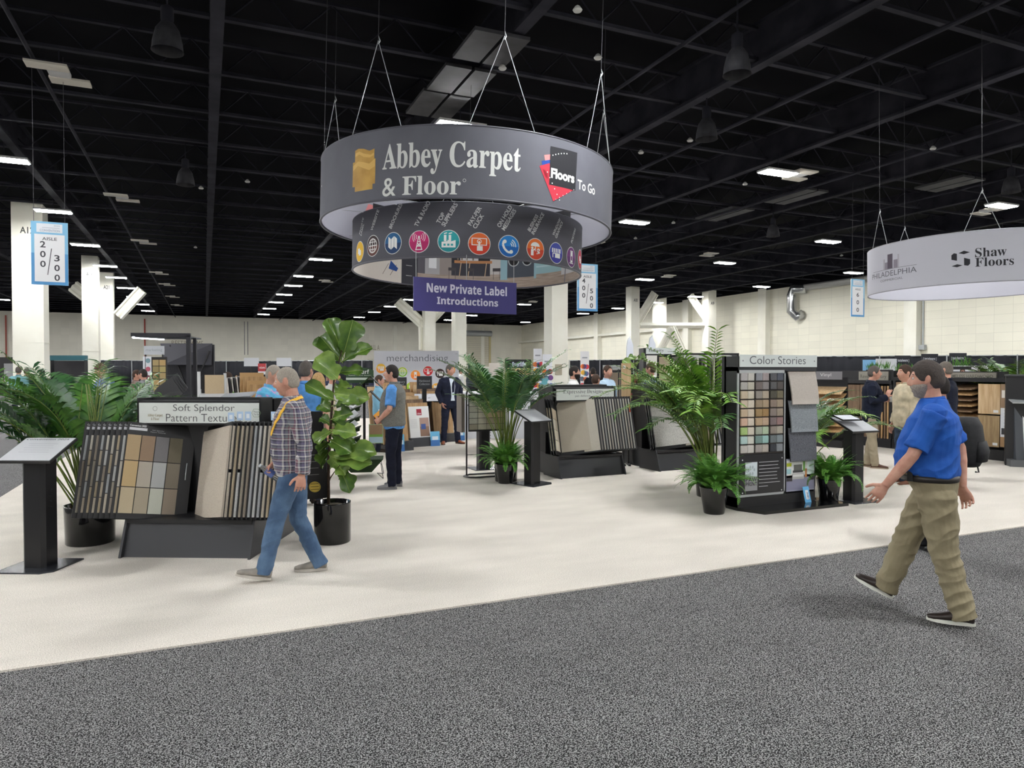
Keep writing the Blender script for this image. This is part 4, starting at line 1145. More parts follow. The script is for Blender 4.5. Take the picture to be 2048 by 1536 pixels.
for px in (727, 794, 905, 1037, 1125):
    u = RL.uz(max(px, 712), 420)[0]; a = Vec(RL.out(u, zt2)); c = a * 1.0
    MB().tube([a * 1.0, Vec((a.x * 1.18, a.y * 1.18, zb + .06))], .006, 5).obj('cable', STEEL, t)
for ph in (1.2, 2.2, 3.2):
    a = Vec((2.42 * math.cos(RL.phi0 + PI + ph - 2), 2.42 * math.sin(RL.phi0 + PI + ph - 2), zt2)); MB().tube([a, Vec((a.x * 1.2, a.y * 1.2, zb + .06))], .006, 5).obj('cable', STEEL, t)

# purple board
pa, pb = at(827, 552, 12.2), at(1033, 567, 13.1); ba, bb = at(827, 622, 12.2), at(1033, 628, 13.1)
ang = math.atan2(pb.y - pa.y, pb.x - pa.x); Lw = math.hypot(pb.x - pa.x, pb.y - pa.y); zc = (pa.z + pb.z) / 2
t = thing('hanging_board', 'purple rectangular board hanging below the ring signs', 'hanging sign', (pa.x, pa.y, 0), ang)
zlo = (ba.z + bb.z) / 2
MB().box(0, Lw, 0, .02, zlo, zc).obj('board', mat('purple_board', (54, 48, 116), .45), t)
Art().text(bs('New Private Label', 'sans'), Lw * .12, zlo + .33, Lw * .90, zlo + .50, (206, 204, 222), bold=.012).text(bs('Introductions', 'sans'), Lw * .215, zlo + .13, Lw * .81, zlo + .265, (206, 204, 222), bold=.012).obj('lettering', front(0), t)
for u in (.05, Lw / 2, Lw - .05): MB().tube([(u, .01, zc), (u, .01, 3.78)], .005, 5).obj('cable', STEEL, t)

# white ring on the right
cw_ = at(1934, 741, 18); RW = Ring((cw_.x, cw_.y, 0), 2.29)
zt3 = RW.uz(1934, 462)[1]; zb3 = RW.uz(1934, 564)[1]
t = thing('ring_sign', 'white hanging ring banner with black flooring logos', 'hanging sign', (cw_.x, cw_.y, 0))
tilt = Matrix.Rotation(R(-.8), 4, FW); t.rotation_euler = tilt.to_euler(); hm = (zt3 + zb3) / 2; t.location = Vec((cw_.x, cw_.y, 0)) + Vec((0, 0, hm)) - tilt.to_3x3() @ Vec((0, 0, hm))
WF = mat('white_banner_fabric', (196, 196, 206), .8)
RW.shell(zb3, zt3).obj('banner_band', WF, t, True)
RW.hoop(zb3, .015).obj('rim_tube', pm((150, 150, 158)), t, True); RW.hoop(zt3, .015).obj('rim_tube', pm((170, 170, 178)), t, True)
A = Art(); D = (40, 40, 46)
def q(x, y): return RW.uz(x, y)
a, b_ = q(1950, 512), q(2013, 497); A.text(bs('Shaw'), a[0], a[1] - .02, b_[0] + .0, a[1] + .19, D)
a, b_ = q(1950, 531), q(2027, 515); A.text(bs('Floors'), a[0], a[1] - .02, b_[0], a[1] + .18, D)
def pq_(*pp): return [q(*p) for p in pp]
A.poly(pq_((1903, 509), (1908, 505), (1914, 506), (1914, 520), (1903, 518)), D); A.poly(pq_((1917, 505), (1928, 500), (1940, 503), (1928, 507)), D)
A.poly(pq_((1928, 514), (1940, 517), (1940, 526), (1936, 530), (1928, 529)), D); A.poly(pq_((1903, 531), (1914, 527), (1925, 529), (1914, 533)), D)
a, b_ = q(1746, 554), q(1834, 528); zz = q(1790, 546)[1]
A.text('PHILADELPHIA', a[0], zz - .02, b_[0], zz + .11, (96, 96, 104), bold=-.004); a, b_ = q(1762, 556), q(1806, 556)
A.text('COMMERCIAL', a[0], zz - .14, b_[0], zz - .085, (110, 110, 118)); a = q(1748, 538)[0]; b2 = q(1834, 538)[0]; A.rect(a, zz + .15, b2, zz + .158, (96, 96, 104))
for x0_, x1_, h, c in ((1768, 1771, .26, (170, 166, 176)), (1771, 1776, .17, (140, 134, 146)), (1776, 1786, .36, (92, 84, 96)), (1788, 1796, .2, (140, 134, 146)), (1796, 1799, .32, (176, 172, 182))):
    A.rect(q(x0_, 530)[0], zz + .16, q(x1_, 530)[0], zz + .16 + h, c)
A.obj('printed_graphics', RW.out, t, .75, dx=.07)
for u1 in (q(1758, 500)[0], q(1965, 460)[0], 5.5, -5.5): RW.bridle(t, u1 - .35, u1 + .35, zt3, .9)

# aisle signs
def aisle(px, py, depth, W, left, right, lab, tower=True):
    c = at(px, py, depth); H = 2 * W
    t = thing('aisle_sign', lab, 'aisle sign', (c.x, c.y, c.z))
    LBc, DB = (132, 190, 224), (86, 152, 206)
    MB().box(-W / 2, W / 2, 0, .02, -H / 2, H / 2).obj('sign_board', pm((236, 236, 238)), t)
    A = Art(); e = .05 * W / .76
    A.rect(-W / 2, -H / 2, W / 2, 0, DB, 1); A.rect(-W / 2, .0, W / 2, H / 2, LBc, 1)
    A.rect(-W / 2 + .09 * W, -H / 2 + .05 * H, W / 2 - .09 * W, H / 2 - .20 * H, (236, 236, 238), 2)
    A.rect(-W / 2 + .15 * W, H / 2 - .17 * H, W / 2 - .15 * W, H / 2 - .03 * H, (226, 230, 236), 2)
    A.text('2025', .12 * W, H / 2 - .068 * H, .28 * W, H / 2 - .045 * H, (150, 160, 176), 3)
    A.text('CONVENTION', -.26 * W, H / 2 - .155 * H, .28 * W, H / 2 - .12 * H, (140, 150, 172), 3)
    A.rect(-.2 * W, H / 2 - .1 * H, .28 * W, H / 2 - .09 * H, (190, 196, 206), 3)
    A.text('AISLE', -.2 * W, .205 * H, .2 * W, .255 * H, (84, 84, 90), 3, bold=.01)
    DG = (72, 72, 78)
    if right:
        for i, ch in enumerate(left): A.text(ch, -.26 * W, (.09 - .155 * i) * H, -.11 * W, (.19 - .155 * i) * H, DG, 3, bold=.02)
        for i, ch in enumerate(right): A.text(ch, .12 * W, (-.12 - .155 * i) * H, .27 * W, (-.02 - .155 * i) * H, DG, 3, bold=.02)
        A.line(-.06 * W, -.34 * H, .05 * W, .08 * H, .022 * W, DG, 3)
    else:
        for i, ch in enumerate(left): A.text(ch, -.09 * W, (.03 - .2 * i) * H, .09 * W, (.14 - .2 * i) * H, DG, 3, bold=.02)
    A.obj('sign_print', front(0), t)
    for s in (-1, 1): MB().tube([(s * W * .42, .01, H / 2), (s * W * .42, .01, 9.3 - c.z)], .005, 5).obj('cable', mat('dark_cable'), t)
aisle(99.5, 507, 17, .76, '200', '300', 'aisle 200 and 300 sign hanging before the wide cream column')
aisle(1175, 575, 22.7, .76, '400', '500', 'aisle 400 and 500 sign beside the lower ring banner')
aisle(1715.5, 596, 28.5, .76, '600', '', 'single aisle 600 sign hanging beside the white ring banner')
# ---------------------------------------------------------------- helpers for measured faces
def uz(o, rz, px, py, v=0.0):
    """local (u, z) where the sight line of a pixel meets the vertical plane local y = v of a thing at o turned by rz"""
    d = ray(px, py); n = Vec((-math.sin(rz), math.cos(rz), 0)); x = Vec((math.cos(rz), math.sin(rz), 0))
    o = Vec((o[0], o[1], 0)); c = Vec((0, 0, CH))
    t = ((o + n * v) - c).dot(n) / d.dot(n); p = c + d * t
    return (p - o).dot(x), p.z

def page(parent, u, v, z0, side, th, w, h, lean, t=.012, m=None, name='sample_board'):
    """a page hinged on a rail: returns the page object, its own frame has x along the page, y away from the viewer, z up the hinge"""
    L, T = R(lean), R(th)
    a = Vec((0, math.sin(L), math.cos(L)))
    d = Vec((side * math.cos(T), -math.sin(T) * math.cos(L), math.sin(T) * math.sin(L)))
    X = d * side; Y = a.cross(X)
    M4 = Matrix(((X.x, Y.x, a.x, u), (X.y, Y.y, a.y, v), (X.z, Y.z, a.z, z0), (0, 0, 0, 1)))
    x0, x1 = (0, w) if side > 0 else (-w, 0)
    o = MB().box(x0, x1, 0, t, 0, h).obj(name, m or BLACK, parent)
    o.matrix_local = M4
    return o, x0, x1

def swatches(o, x0, x1, z0, z1, cols, rows, colors, gap=.008, th=.009, name='swatch', depth=0, spread=26):
    i = 0; cw, rh = (x1 - x0 + gap) / cols, (z1 - z0 + gap) / rows
    for r in range(rows):
        for c in range(cols):
            col = colors[i % len(colors)]; i += 1
            a, b = x0 + c * cw, z1 - r * rh
            MB().box(a, a + cw - gap, depth - th, depth, b - rh + gap, b).obj(name, carpet(col, spread), o)

TAN = [(178, 156, 124), (150, 128, 108), (120, 118, 120), (104, 98, 84), (190, 166, 126), (176, 168, 156), (170, 172, 172), (122, 114, 102), (186, 172, 146), (164, 154, 136), (184, 186, 174), (138, 126, 112)]
STRIPC = [(206, 200, 188), (186, 174, 156), (176, 178, 180), (196, 186, 170), (164, 156, 142), (198, 198, 196), (180, 166, 142), (150, 140, 128)]
SILVER = mat('header_silver', (222, 226, 222), .3)

def rack_body(t, W, D=.56, H=1.44):
    for u in (0, W):
        MB().prism([(-.03, 0), (.09, .345), (D, .345), (D, 0)], .022, BLACK if False else DGREY, 'x', u - .011).obj('side_panel', None, t)
    MB().hexa([(.01, .015, .0), (W - .01, .015, 0), (W - .01, .035, 0), (.01, .035, 0), (.01, .105, .30), (W - .01, .105, .30), (W - .01, .125, .30), (.01, .125, .30)]).obj('kick_panel', DGREY, t)
    MB().box(.01, W - .01, .07, D, .30, .335).obj('rail', BLACK, t)
    MB().box(.0, W, D - .05, D, .33, H).box(0, .02, D - .28, D, .7, H).box(W - .02, W, D - .28, D, .7, H).obj('back_panel', BLACK, t)

def header(t, W, z0, z1, v, u0=0.0, depth=.22):
    MB().box(u0, W, v, v + depth, z0 - .02, z1 + .02).obj('header_box', mat('black_laminate'), t, bevel=.004)
    o = MB().box(u0 + .02, W - .02, v - .006, v, z0, z1).obj('header_sign', SILVER, t)
    return o

def rack(label, org, rz, W, left, right, group='hinged carpet sample racks'):
    t = thing('sample_rack', label, 'display rack', (org[0], org[1], 0), rz, group)
    rack_body(t, W)
    return t

def info_board(o, x0, x1, h, title=True):
    A = Art(); A.text('Convention 2025', x0 + .02, h - .04, x0 + .16, h - .022, (225, 225, 228), 1, bold=.02); A.rect(x0 + .018, h - .075, x0 + .17, h - .05, (210, 210, 216), 1)
    if title: A.text('Soft Splendor\nPattern Textures', x0 + .20, h - .085, x0 + .33, h - .055, (150, 150, 154), 1)
    A.obj('board_print', front(0), o)

# ---- left rack
LO, LR = (-.71, 7.25), -.452
t = rack('black hinged carpet rack with twelve tan and grey swatches on its open board', LO, LR, 1.19, 0, 0)
rr_ = random.Random(3)
for k in range(8, -1, -1):
    o, x0, x1 = page(t, .43 - .051 * k, .34, .27, -1, 40, .60, .89, 14)
    if k == 0:
        swatches(o, x0 + .012, x0 + .49, .05, .77, 4, 3, TAN, spread=20); info_board(o, x0, x1, .89)
        MB().tube([(x1 - .05, -.003, .38), (x1 - .055, -.02, .42), (x1 - .055, -.02, .50), (x1 - .05, -.003, .54)], .004, 6).obj('handle', STEEL, o)
    else:
        info_board(o, x0, x1, .89, False)
        n = rr_.choice([3, 4, 5]); swatches(o, x0 + .022, x0 + .12, .05, .76, 1, n, rr_.sample(STRIPC, 5))
for k in range(13):
    o, x0, x1 = page(t, .52 + .042 * k, .34, .27, 1, 42, .60, .89, 14, name='carpet_board')
    c = STRIPC[(k * 3) % 8] if k else (190, 180, 166)
    if k in (1, 3, 8): swatches(o, x0 + .05, x1 - .022, .02, .85, 1, 2, [c, STRIPC[(k + 2) % 8]], gap=.03, th=.02, name='carpet_sample')
    else: swatches(o, x0 + .02, x1 - (.0 if k == 0 else .022), .02, .85, 1, 1, [c], th=.02, name='carpet_sample', spread=14 if k else 18)
hs = header(t, 1.19, 1.205, 1.395, .28)
A = Art(); hz = lambda px, py: uz(LO, LR, px, py, .28)
a, b = hz(347, 826), hz(470, 810); A.text('Soft Splendor', a[0], a[1] - .0, b[0], b[1] + .005, (84, 86, 88), bold=-.008)
a, b = hz(333, 843), hz(478, 829); A.text('Pattern Textures', a[0], a[1] - .0, b[0] + .02, b[1] + .005, (84, 86, 88), bold=-.008)
a, b = hz(296, 836), hz(326, 830); A.text(bs('Abbey Carpet\n& Floor'), a[0], a[1] - .02, b[0], b[1] + .012, (150, 140, 110)); A.ring((a[0] + b[0]) / 2, a[1] + .09, .022, .004, (150, 150, 150))
a = hz(513, 826); A.ring(a[0], a[1], .045, .004, (140, 160, 130), n=6); A.text('Floors\nTo Go', a[0] - .025, a[1] - .02, a[0] + .03, a[1] + .02, (90, 100, 92))
A.obj('lettering', front(.28 - .006), hs)
for px, py in ((462, 834), (480, 832), (496, 832), (548, 832)):
    u, z = uz(LO, LR, px, py, .06)
    c = MB().box(u - .028, u + .028, .06, .062, z - .04, z + .04).obj('price_card', pm((178, 204, 232)), t); Art().rect(u - .015, z - .02, u + .015, z + .02, (232, 238, 246)).obj('card_print', front(.06), c)
# rear rack, back to back
t = thing('sample_rack', 'black rack standing back to back behind the silver textures header', 'display rack', (LO[0] + math.cos(LR) * 1.19 - math.sin(LR) * 1.16, LO[1] + math.sin(LR) * 1.19 + math.cos(LR) * 1.16, 0), LR + PI)
rack_body(t, 1.19, .56, 1.42)
MB().box(0, 1.19, .3, .56, 1.2, 1.42).obj('header_box', BLACK, t)
for k in range(3):
    o, x0, x1 = page(t, .32 + .05 * k, .40, .36, -1, 12, .78, .92, 12)
    if k == 0:
        A = Art(); A.disc(x0 + .13, .13, .05, (226, 196, 90), 1); A.ring(x0 + .13, .13, .058, .006, (226, 196, 90), 1)
        for q in range(3): A.rect(x0 + .09, .10 + .03 * q, x0 + .17, .107 + .03 * q, (120, 96, 40), 2)
        for q in range(4): A.rect(x0 + .08, .26 + .07 * q, x0 + .22, .265 + .07 * q, (150, 150, 150), 1)
        A.obj('board_print', lambda u, v, l: (u, .012 + .0012 * l, v), o)
for k in range(8):
    o, x0, x1 = page(t, .62 + .05 * k, .40, .36, 1, 60, .58, .86, 12, name='carpet_board'); swatches(o, x0 + .02, x1 - .02, .02, .84, 1, 1, [STRIPC[k % 8]], th=.02, name='carpet_sample')

# ---- centre rack
CO, CR_ = (5.10, 9.76), .03
t = rack('black hinged carpet rack under the silver expressive designs header', CO, CR_, 1.2, 0, 0)
for k in range(3):
    o, x0, x1 = page(t, .10 + .045 * k, .33, .31, -1, 52, .45, .88, 14); swatches(o, x0 + .03, x1 - .05, .06, .74, 1, 4, [(206, 190, 168), (204, 194, 178), (200, 190, 172), (208, 200, 182)], spread=12)
o, x0, x1 = page(t, .16, .36, .31, 1, 32, .70, .91, 14, name='carpet_board'); swatches(o, x0 + .06, x1 + .002, .05, .87, 1, 1, [(186, 178, 164)], th=.02, name='carpet_sample', spread=10)
MB().box(x1 - .13, x1 - .06, -.022, -.0205, .74, .83).obj('price_card', pm((226, 228, 230)), o)
MB().box(x0 + .02, x0 + .04, -.004, 0, .38, .5).obj('grip_slot', pm((5, 5, 5)), o)
for k in range(14):
    c = [(206, 200, 188), (140, 136, 132), (196, 190, 178), (176, 176, 172), (206, 200, 186), (190, 182, 168), (200, 198, 190)][k % 7]
    o, x0, x1 = page(t, .30 + .052 * k, .36, .31, 1, 42, .60, .89, 14, name='carpet_board'); swatches(o, x0 + .02, x1 - .024, .02, .85, 1, 1, [c], th=.02, name='carpet_sample', spread=12)
MB().box(x0 + .45, x1 - .02, -.03, -.02, .62, .75).obj('orange_tag', pm((196, 84, 52)), o)
hs = header(t, 1.17, 1.22, 1.40, .26, .04)
A = Art(); hz = lambda px, py: uz(CO, CR_, px, py, .26)
a, b = hz(1126, 789), hz(1205, 780); A.text(bs('Expressive Designs'), a[0], a[1] - .005, b[0], b[1] + .015, (92, 96, 100), bold=-.012)
a, b = hz(1150, 795), hz(1180, 791); A.text('pet defense', a[0], a[1], b[0], b[1] + .015, (120, 122, 124))
a = hz(1110, 790); A.text(bs('Abbey Carpet\n& Floor'), a[0] - .05, a[1] - .03, a[0] + .05, a[1] + .0, (150, 150, 140)); A.ring(a[0], a[1] + .04, .02, .003, (160, 160, 160)); a = hz(1214, 786); A.ring(a[0], a[1], .035, .004, (130, 136, 136), n=6)
A.obj('lettering', front(.26 - .006), hs)
# ---- rack behind the tall palm
PO = (7.0, 9.82)
t = rack('black hinged carpet rack half hidden behind the tall palm, flecked carpet on its front board', PO, .03, 1.2, 0, 0)
for k in range(3):
    o, x0, x1 = page(t, .06 + .045 * k, .33, .31, -1, 56, .45, .88, 14); swatches(o, x0 + .03, x1 - .05, .06, .74, 1, 4, [(120, 116, 110), (90, 88, 86)], spread=12)
o, x0, x1 = page(t, .12, .36, .31, 1, 32, .66, .91, 14, name='carpet_board'); swatches(o, x0 + .05, x1 + .002, .05, .87, 1, 1, [(186, 184, 178)], th=.02, name='carpet_sample', spread=52)
for k in range(12):
    o, x0, x1 = page(t, .30 + .06 * k, .36, .31, 1, 42, .60, .89, 14, name='carpet_board'); swatches(o, x0 + .02, x1 - .024, .02, .85, 1, 1, [STRIPC[(k * 5) % 8]], th=.02, name='carpet_sample', spread=12)
hs = header(t, 1.17, 1.22, 1.40, .26, .04)
# cabinets back to back with those racks
for (x, y), lab in (((5.15, 10.36), 'plain black cabinet back to back behind the expressive designs rack'), ((7.05, 10.42), 'plain black cabinet back to back behind the flecked carpet rack')):
    t = thing('display_cabinet', lab, 'cabinet', (x, y, 0), .03)
    MB().box(0, 1.18, 0, .62, .0, .34).obj('plinth', DGREY, t, bevel=.004); MB().box(0, 1.18, .02, .3, .34, 1.46).obj('cabinet_body', BLACK, t, bevel=.004)
    MB().box(0, .02, .3, .6, .34, 1.2).obj('side_panel', BLACK, t)

# ---------------------------------------------------------------- reading kiosks
def kiosk(label, loc, rz, top=.98, post=(.2, .17), h=None, text=True, tray=(.46, .40)):
    t = thing('info_kiosk', label, 'kiosk', (loc[0], loc[1], 0), rz, 'black reading kiosks')
    a, b = .24, .235
    MB().prism([(-a, -b), (a - .08, -b), (a, -b + .07), (a, b), (-a, b)], .012).obj('base_plate', mat('plate_metal', (58, 60, 66), .22, .5), t, bevel=.002)
    p, q = post[0] / 2, post[1] / 2; c = .03
    MB().prism([(-p + c, -q), (p - c, -q), (p, -q + c), (p, q), (-p, q), (-p, -q + c)], top - .07, o=.012).obj('post', mat('post_laminate', (26, 26, 29), .35), t)
    for k in range(4): MB().tube([(p - .002, -.02 + .02 * (k % 2), .52 + .05 * k), (p + .03, -.02, .525 + .05 * k)], .004, 6).obj('brochure_hook', BLACK, t)
    s = R(24); w, d = tray[0] / 2, tray[1] / 2
    tr_ = MB().box(-w, w, -d, d, -.012, .012).obj('tray', BLACK, t, bevel=.003); tr_.location = (0, 0, top + .02); tr_.rotation_euler = (s, 0, 0)
    MB().box(-w + .01, w - .01, -d + .01, d - .01, .0125, .015).obj('printed_sheet', mat('glossy_sheet', (206, 208, 212), .12, coat=.6), tr_)
    A = Art()
    if text:
        A.text(bs('Convention 2025', 'sans'), -w + .03, d - .05, w - .05, d - .025, (60, 62, 70), 1)
        for k in range(5): A.rect(-w + .1 + .02 * (k % 2), d - .12 - .035 * k, w - .1 - .02 * (k % 2), d - .115 - .035 * k, (150, 152, 160), 1)
        A.obj('sheet_print', lambda u, v, l: (u, v, .0155 + .001 * l), tr_)
    return t
kiosk('black reading kiosk at the left edge beside the potted palm', (-1.325, 7.2), R(-25), .99)
kiosk('black reading kiosk beside the fern in front of the expressive designs rack', (4.50, 9.52), R(22), 1.0)
kiosk('black kiosk post behind the wire tile rack', (4.42, 11.35), R(0), 1.0)
kr = kiosk('black reading kiosk with a tablet on top right of the tall swatch display', (7.78, 6.62), R(-2), .97)
tb = thing('tablet_case', 'open black tablet case lying on the kiosk right of the swatch display', 'tablet', (7.66, 6.62, 1.035), R(-8))
MB().slab([(-.17, -.11, .03), (.13, -.11, .03), (.13, .10, .085), (-.17, .10, .085)], .012).obj('case', BLACKG, tb); MB().slab([(-.15, -.09, .036), (.11, -.09, .036), (.11, .08, .081), (-.15, .08, .081)], .003).obj('screen', pm((222, 226, 232), .2), tb)

# ---------------------------------------------------------------- tall swatch display
SO = (5.96, 6.70)
def S(px, py, v=0): return uz(SO, 0, px, py, v)
t = thing('swatch_display', 'tall black display of small swatches under a pale colour stories header', 'display stand', (SO[0], SO[1], 0))
u0, zt_ = S(1477, 709); u1, _ = S(1632, 709); zb_ = S(1550, 734)[1]
MB().box(u0 - .0, u0 + .03, 0, .30, 0, zt_ - .02).obj('side_panel', BLACK, t); MB().box(u1 - .03, u1, 0, .30, 0, zt_ - .02).obj('side_panel', BLACK, t)
MB().box(u0, u1, .22, .25, .1, zt_ - .02).obj('back_panel', BLACK, t)
um = S(1570, 850)[0]
MB().box(um - .01, um + .015, 0, .22, .15, zb_ - .03).obj('divider', BLACK, t)
MB().box(u0, u1, -.01, .24, zb_ - .05, zb_ + .0).obj('cross_bar', DGREY, t)
zp = S(1520, 992)[1]
MB().box(u0, u1, -.005, .25, .03, zp).obj('plinth', BLACK, t, bevel=.003)
f0, f1 = S(1462, 1022, -.1)[0], S(1654, 1010, -.2)[0]
MB().prism([(u0 - .02, .25), (u0 - .02, -.02), (u0 + .12, -.33), (u1 + .22, -.33), (u1 + .22, .1), (u1, .25)], .035).obj('foot_board', BLACKG, t)
hs = MB().box(u0 + .005, u1 - .005, -.022, -.01, zb_, zt_).obj('header_sign', mat('header_grey', (206, 212, 210), .4), t)
A = Art(); a, b = S(1499, 728, -.02), S(1611, 713, -.02); A.text('Color Stories', a[0], a[1], b[0], b[1], (92, 96, 100), bold=-.004)
A.disc(u0 + .05, (zt_ + zb_) / 2, .009, (120, 122, 124)); A.disc(u1 - .05, (zt_ + zb_) / 2, .009, (120, 122, 124)); A.obj('lettering', front(-.022), hs)
fr0, fz1 = S(1474, 740); fr1, _ = S(1569, 740); _, fz0 = S(1520, 991)
b = MB(); b.box(fr0, fr0 + .018, -.02, 0, fz0, fz1).box(fr1 - .018, fr1, -.02, 0, fz0, fz1).box(fr0, fr1, -.02, 0, fz1 - .04, fz1).box(fr0, fr1, -.02, 0, fz0, fz0 + .035)
b.obj('metal_frame', STEEL, t)
ip = S(1520, 906)[1]
pnl = MB().box(fr0 + .018, fr1 - .018, -.008, .02, fz0 + .035, fz1 - .04).obj('swatch_panel', BLACK, t)
CSC = [[(176, 172, 172), (184, 182, 176), (140, 142, 148), (156, 146, 146), (92, 92, 96), (84, 88, 98)], [(172, 170, 164), (182, 178, 164), (112, 104, 102), (134, 130, 130), (88, 88, 90), (84, 80, 78)],
       [(196, 180, 158), (198, 190, 174), (144, 138, 132), (168, 156, 140), (82, 80, 72), (112, 106, 88)], [(196, 180, 160), (206, 196, 180), (148, 132, 112), (164, 146, 122), (132, 118, 108), (152, 138, 120)],
       [(188, 168, 144), (204, 190, 172), (150, 126, 92), (150, 122, 86), (128, 118, 112), (152, 140, 126)], [(200, 168, 148), (206, 194, 180), (182, 158, 130), (184, 160, 138), (118, 106, 106), (142, 116, 114)],
       [(160, 184, 120), (202, 194, 180), (156, 162, 148), (168, 184, 158), (132, 124, 116), (158, 152, 140)], [(172, 196, 192), (200, 200, 190), (118, 142, 138), (150, 184, 180), (102, 110, 112), (124, 134, 138)],
       [(188, 182, 176), (198, 194, 188), (156, 150, 146), (172, 164, 156), (62, 64, 68), (126, 130, 134)]]
sx0, sz1 = S(1479, 746); sx1, sz0 = S(1565, 904)
grp = (sx1 - sx0) / 3; rh = (sz1 - sz0) / 9
for r in range(9):
    for c in range(6):
        a = sx0 + (c // 2) * grp + (c % 2) * (grp - .022) / 2; b1 = sz1 - r * rh
        w_ = (grp - .028) / 2
        MB().box(a, a + w_, -.034, -.008, b1 - rh + .016, b1).obj('swatch', carpet(CSC[r][c], 22), pnl, bevel=.008)
for r in range(10): MB().box(sx0 - .01, sx1, -.018, -.008, sz1 - r * rh + .002, sz1 - r * rh + .012).obj('swatch_rail', pm((60, 52, 50)), pnl)
ib = MB().box(fr0 + .02, fr1 - .02, -.024, -.014, fz0 + .03, ip - .02).obj('info_board', mat('info_black', (34, 34, 37), .3), t)
A = Art(); ca, cb = S(1487, 982), S(1512, 923)
A.rect(ca[0], ca[1], cb[0], cb[1], (150, 150, 154), 1); A.rect(ca[0] + .004, (ca[1] * .45 + cb[1] * .55) - .02, cb[0] - .004, cb[1] - .005, (206, 216, 222), 2)
A.text(bs('PAW', 'sans'), ca[0] + .008, ca[1] + .115, cb[0] - .006, ca[1] + .165, (48, 48, 54), 2); A.text(bs('PRINT', 'sans'), ca[0] + .008, ca[1] + .06, cb[0] - .006, ca[1] + .105, (48, 48, 54), 2)
cxm = (ca[0] + cb[0]) / 2; cy = cb[1] - .09
for dx_, dy_ in ((-.045, -.01), (-.018, .03), (.02, .028), (.045, -.005), (-.02, -.05), (.02, -.05)): A.disc(cxm + dx_, cy + dy_, .014, (170, 182, 188), 3, 10, ry=.02)
for k in range(8):
    za = uz(SO, 0, 1520, 925 + 6.9 * k, -.02)[1]; A.rect(S(1515, 930)[0], za, S([1554, 1553, 1556, 1551, 1551, 1552, 1557, 1533][k], 930)[0], za + .008, (170, 170, 174), 2)
for px, py in ((1482, 920), (1561, 915), (1482, 986), (1560, 979)): a = S(px, py); A.disc(a[0], a[1], .009, (210, 212, 214), 2, 10)
A.obj('board_print', front(-.024), ib)
r0, r1 = um + .02, u1 - .03
def drape_sample(za, zb, x0, x1, col, off, spr):
    b = MB(); n = 6; vs = []
    for k in range(n + 1):
        f = k / n; z = za + (zb - za) * f; y = -.03 - off * math.sin(f * PI / 2) * .7; sh = .02 * f
        vs += [(x0 + sh, y, z), (x1 + sh * .4, y, z), (x1 + sh * .4, y + .022, z), (x0 + sh, y + .022, z)]
    fs = [(i * 4 + j, i * 4 + (j + 1) % 4, (i + 1) * 4 + (j + 1) % 4, (i + 1) * 4 + j) for i in range(n) for j in range(4)] + [(0, 1, 2, 3), (n * 4 + 3, n * 4 + 2, n * 4 + 1, n * 4)]
    b.add(vs, fs); b.obj('hanging_carpet', carpet(col, spr, 260), t, True, bevel=.004)
q1, q2, q3 = S(1600, 743)[1], S(1600, 808)[1], S(1600, 863)[1]; q4 = S(1600, 921)[1]
drape_sample(q3 + .05, q4, r0 + .015, r1, (84, 86, 94), .03, 44); drape_sample(q2 + .05, q3, r0 + .012, r1, (128, 134, 140), .055, 40); drape_sample(q1, q2, r0, r1 - .01, (188, 180, 172), .085, 18)
ph = MB().box(S(1572, 950)[0], r1 + .01, -.006, .0, S(1600, 981)[1], q4 + .03).obj('room_photo', pm((150, 152, 170)), t)
A = Art(); pa_, pb_ = S(1572, 981), S(1628, 918); W_, H_ = pb_[0] - pa_[0], pb_[1] - pa_[1]
def pr(a, b, c, d, col, l=1): A.rect(pa_[0] + a * W_, pa_[1] + b * H_, pa_[0] + c * W_, pa_[1] + d * H_, col, l)
pr(0, 0, 1, .5, (128, 128, 150)); pr(0, .42, 1, 1, (206, 208, 206)); pr(0, .8, .17, .92, (168, 180, 40), 2); pr(0, .55, .16, .72, (150, 190, 196), 2); pr(.22, .58, .58, .66, (60, 60, 62), 2); pr(.25, .66, .55, .85, (90, 92, 88), 2)
pr(.2, .36, .62, .56, (170, 170, 168), 3); pr(.22, .44, .6, .52, (206, 206, 204), 4); pr(.58, .62, .66, .95, (100, 146, 74), 2); pr(.66, .4, .72, .7, (176, 120, 70), 2); pr(.82, .3, .98, .5, (40, 42, 46), 3); pr(0, .3, .2, .42, (58, 54, 58), 2); pr(.74, .5, .98, .96, (220, 236, 234), 2)
A.obj('photo_print', front(-.006), ph)
nt_ = thing('new_card', 'blue and white new card leaning at the foot of the tall swatch display', 'sign card', (S(1607, 1003)[0] + SO[0] - .02, SO[1] - .10, .036), R(6), rot=(R(-14), 0, R(4)))
MB().box(-.055, .055, 0, .003, 0, .20).obj('card', pm((92, 164, 212)), nt_); Art().rect(-.025, .04, .03, .155, (232, 236, 240)).text('NEW', .022, .05, .102, .078, (64, 92, 122), 3, bold=.03, rot=90).obj('card_print', front(0), nt_)

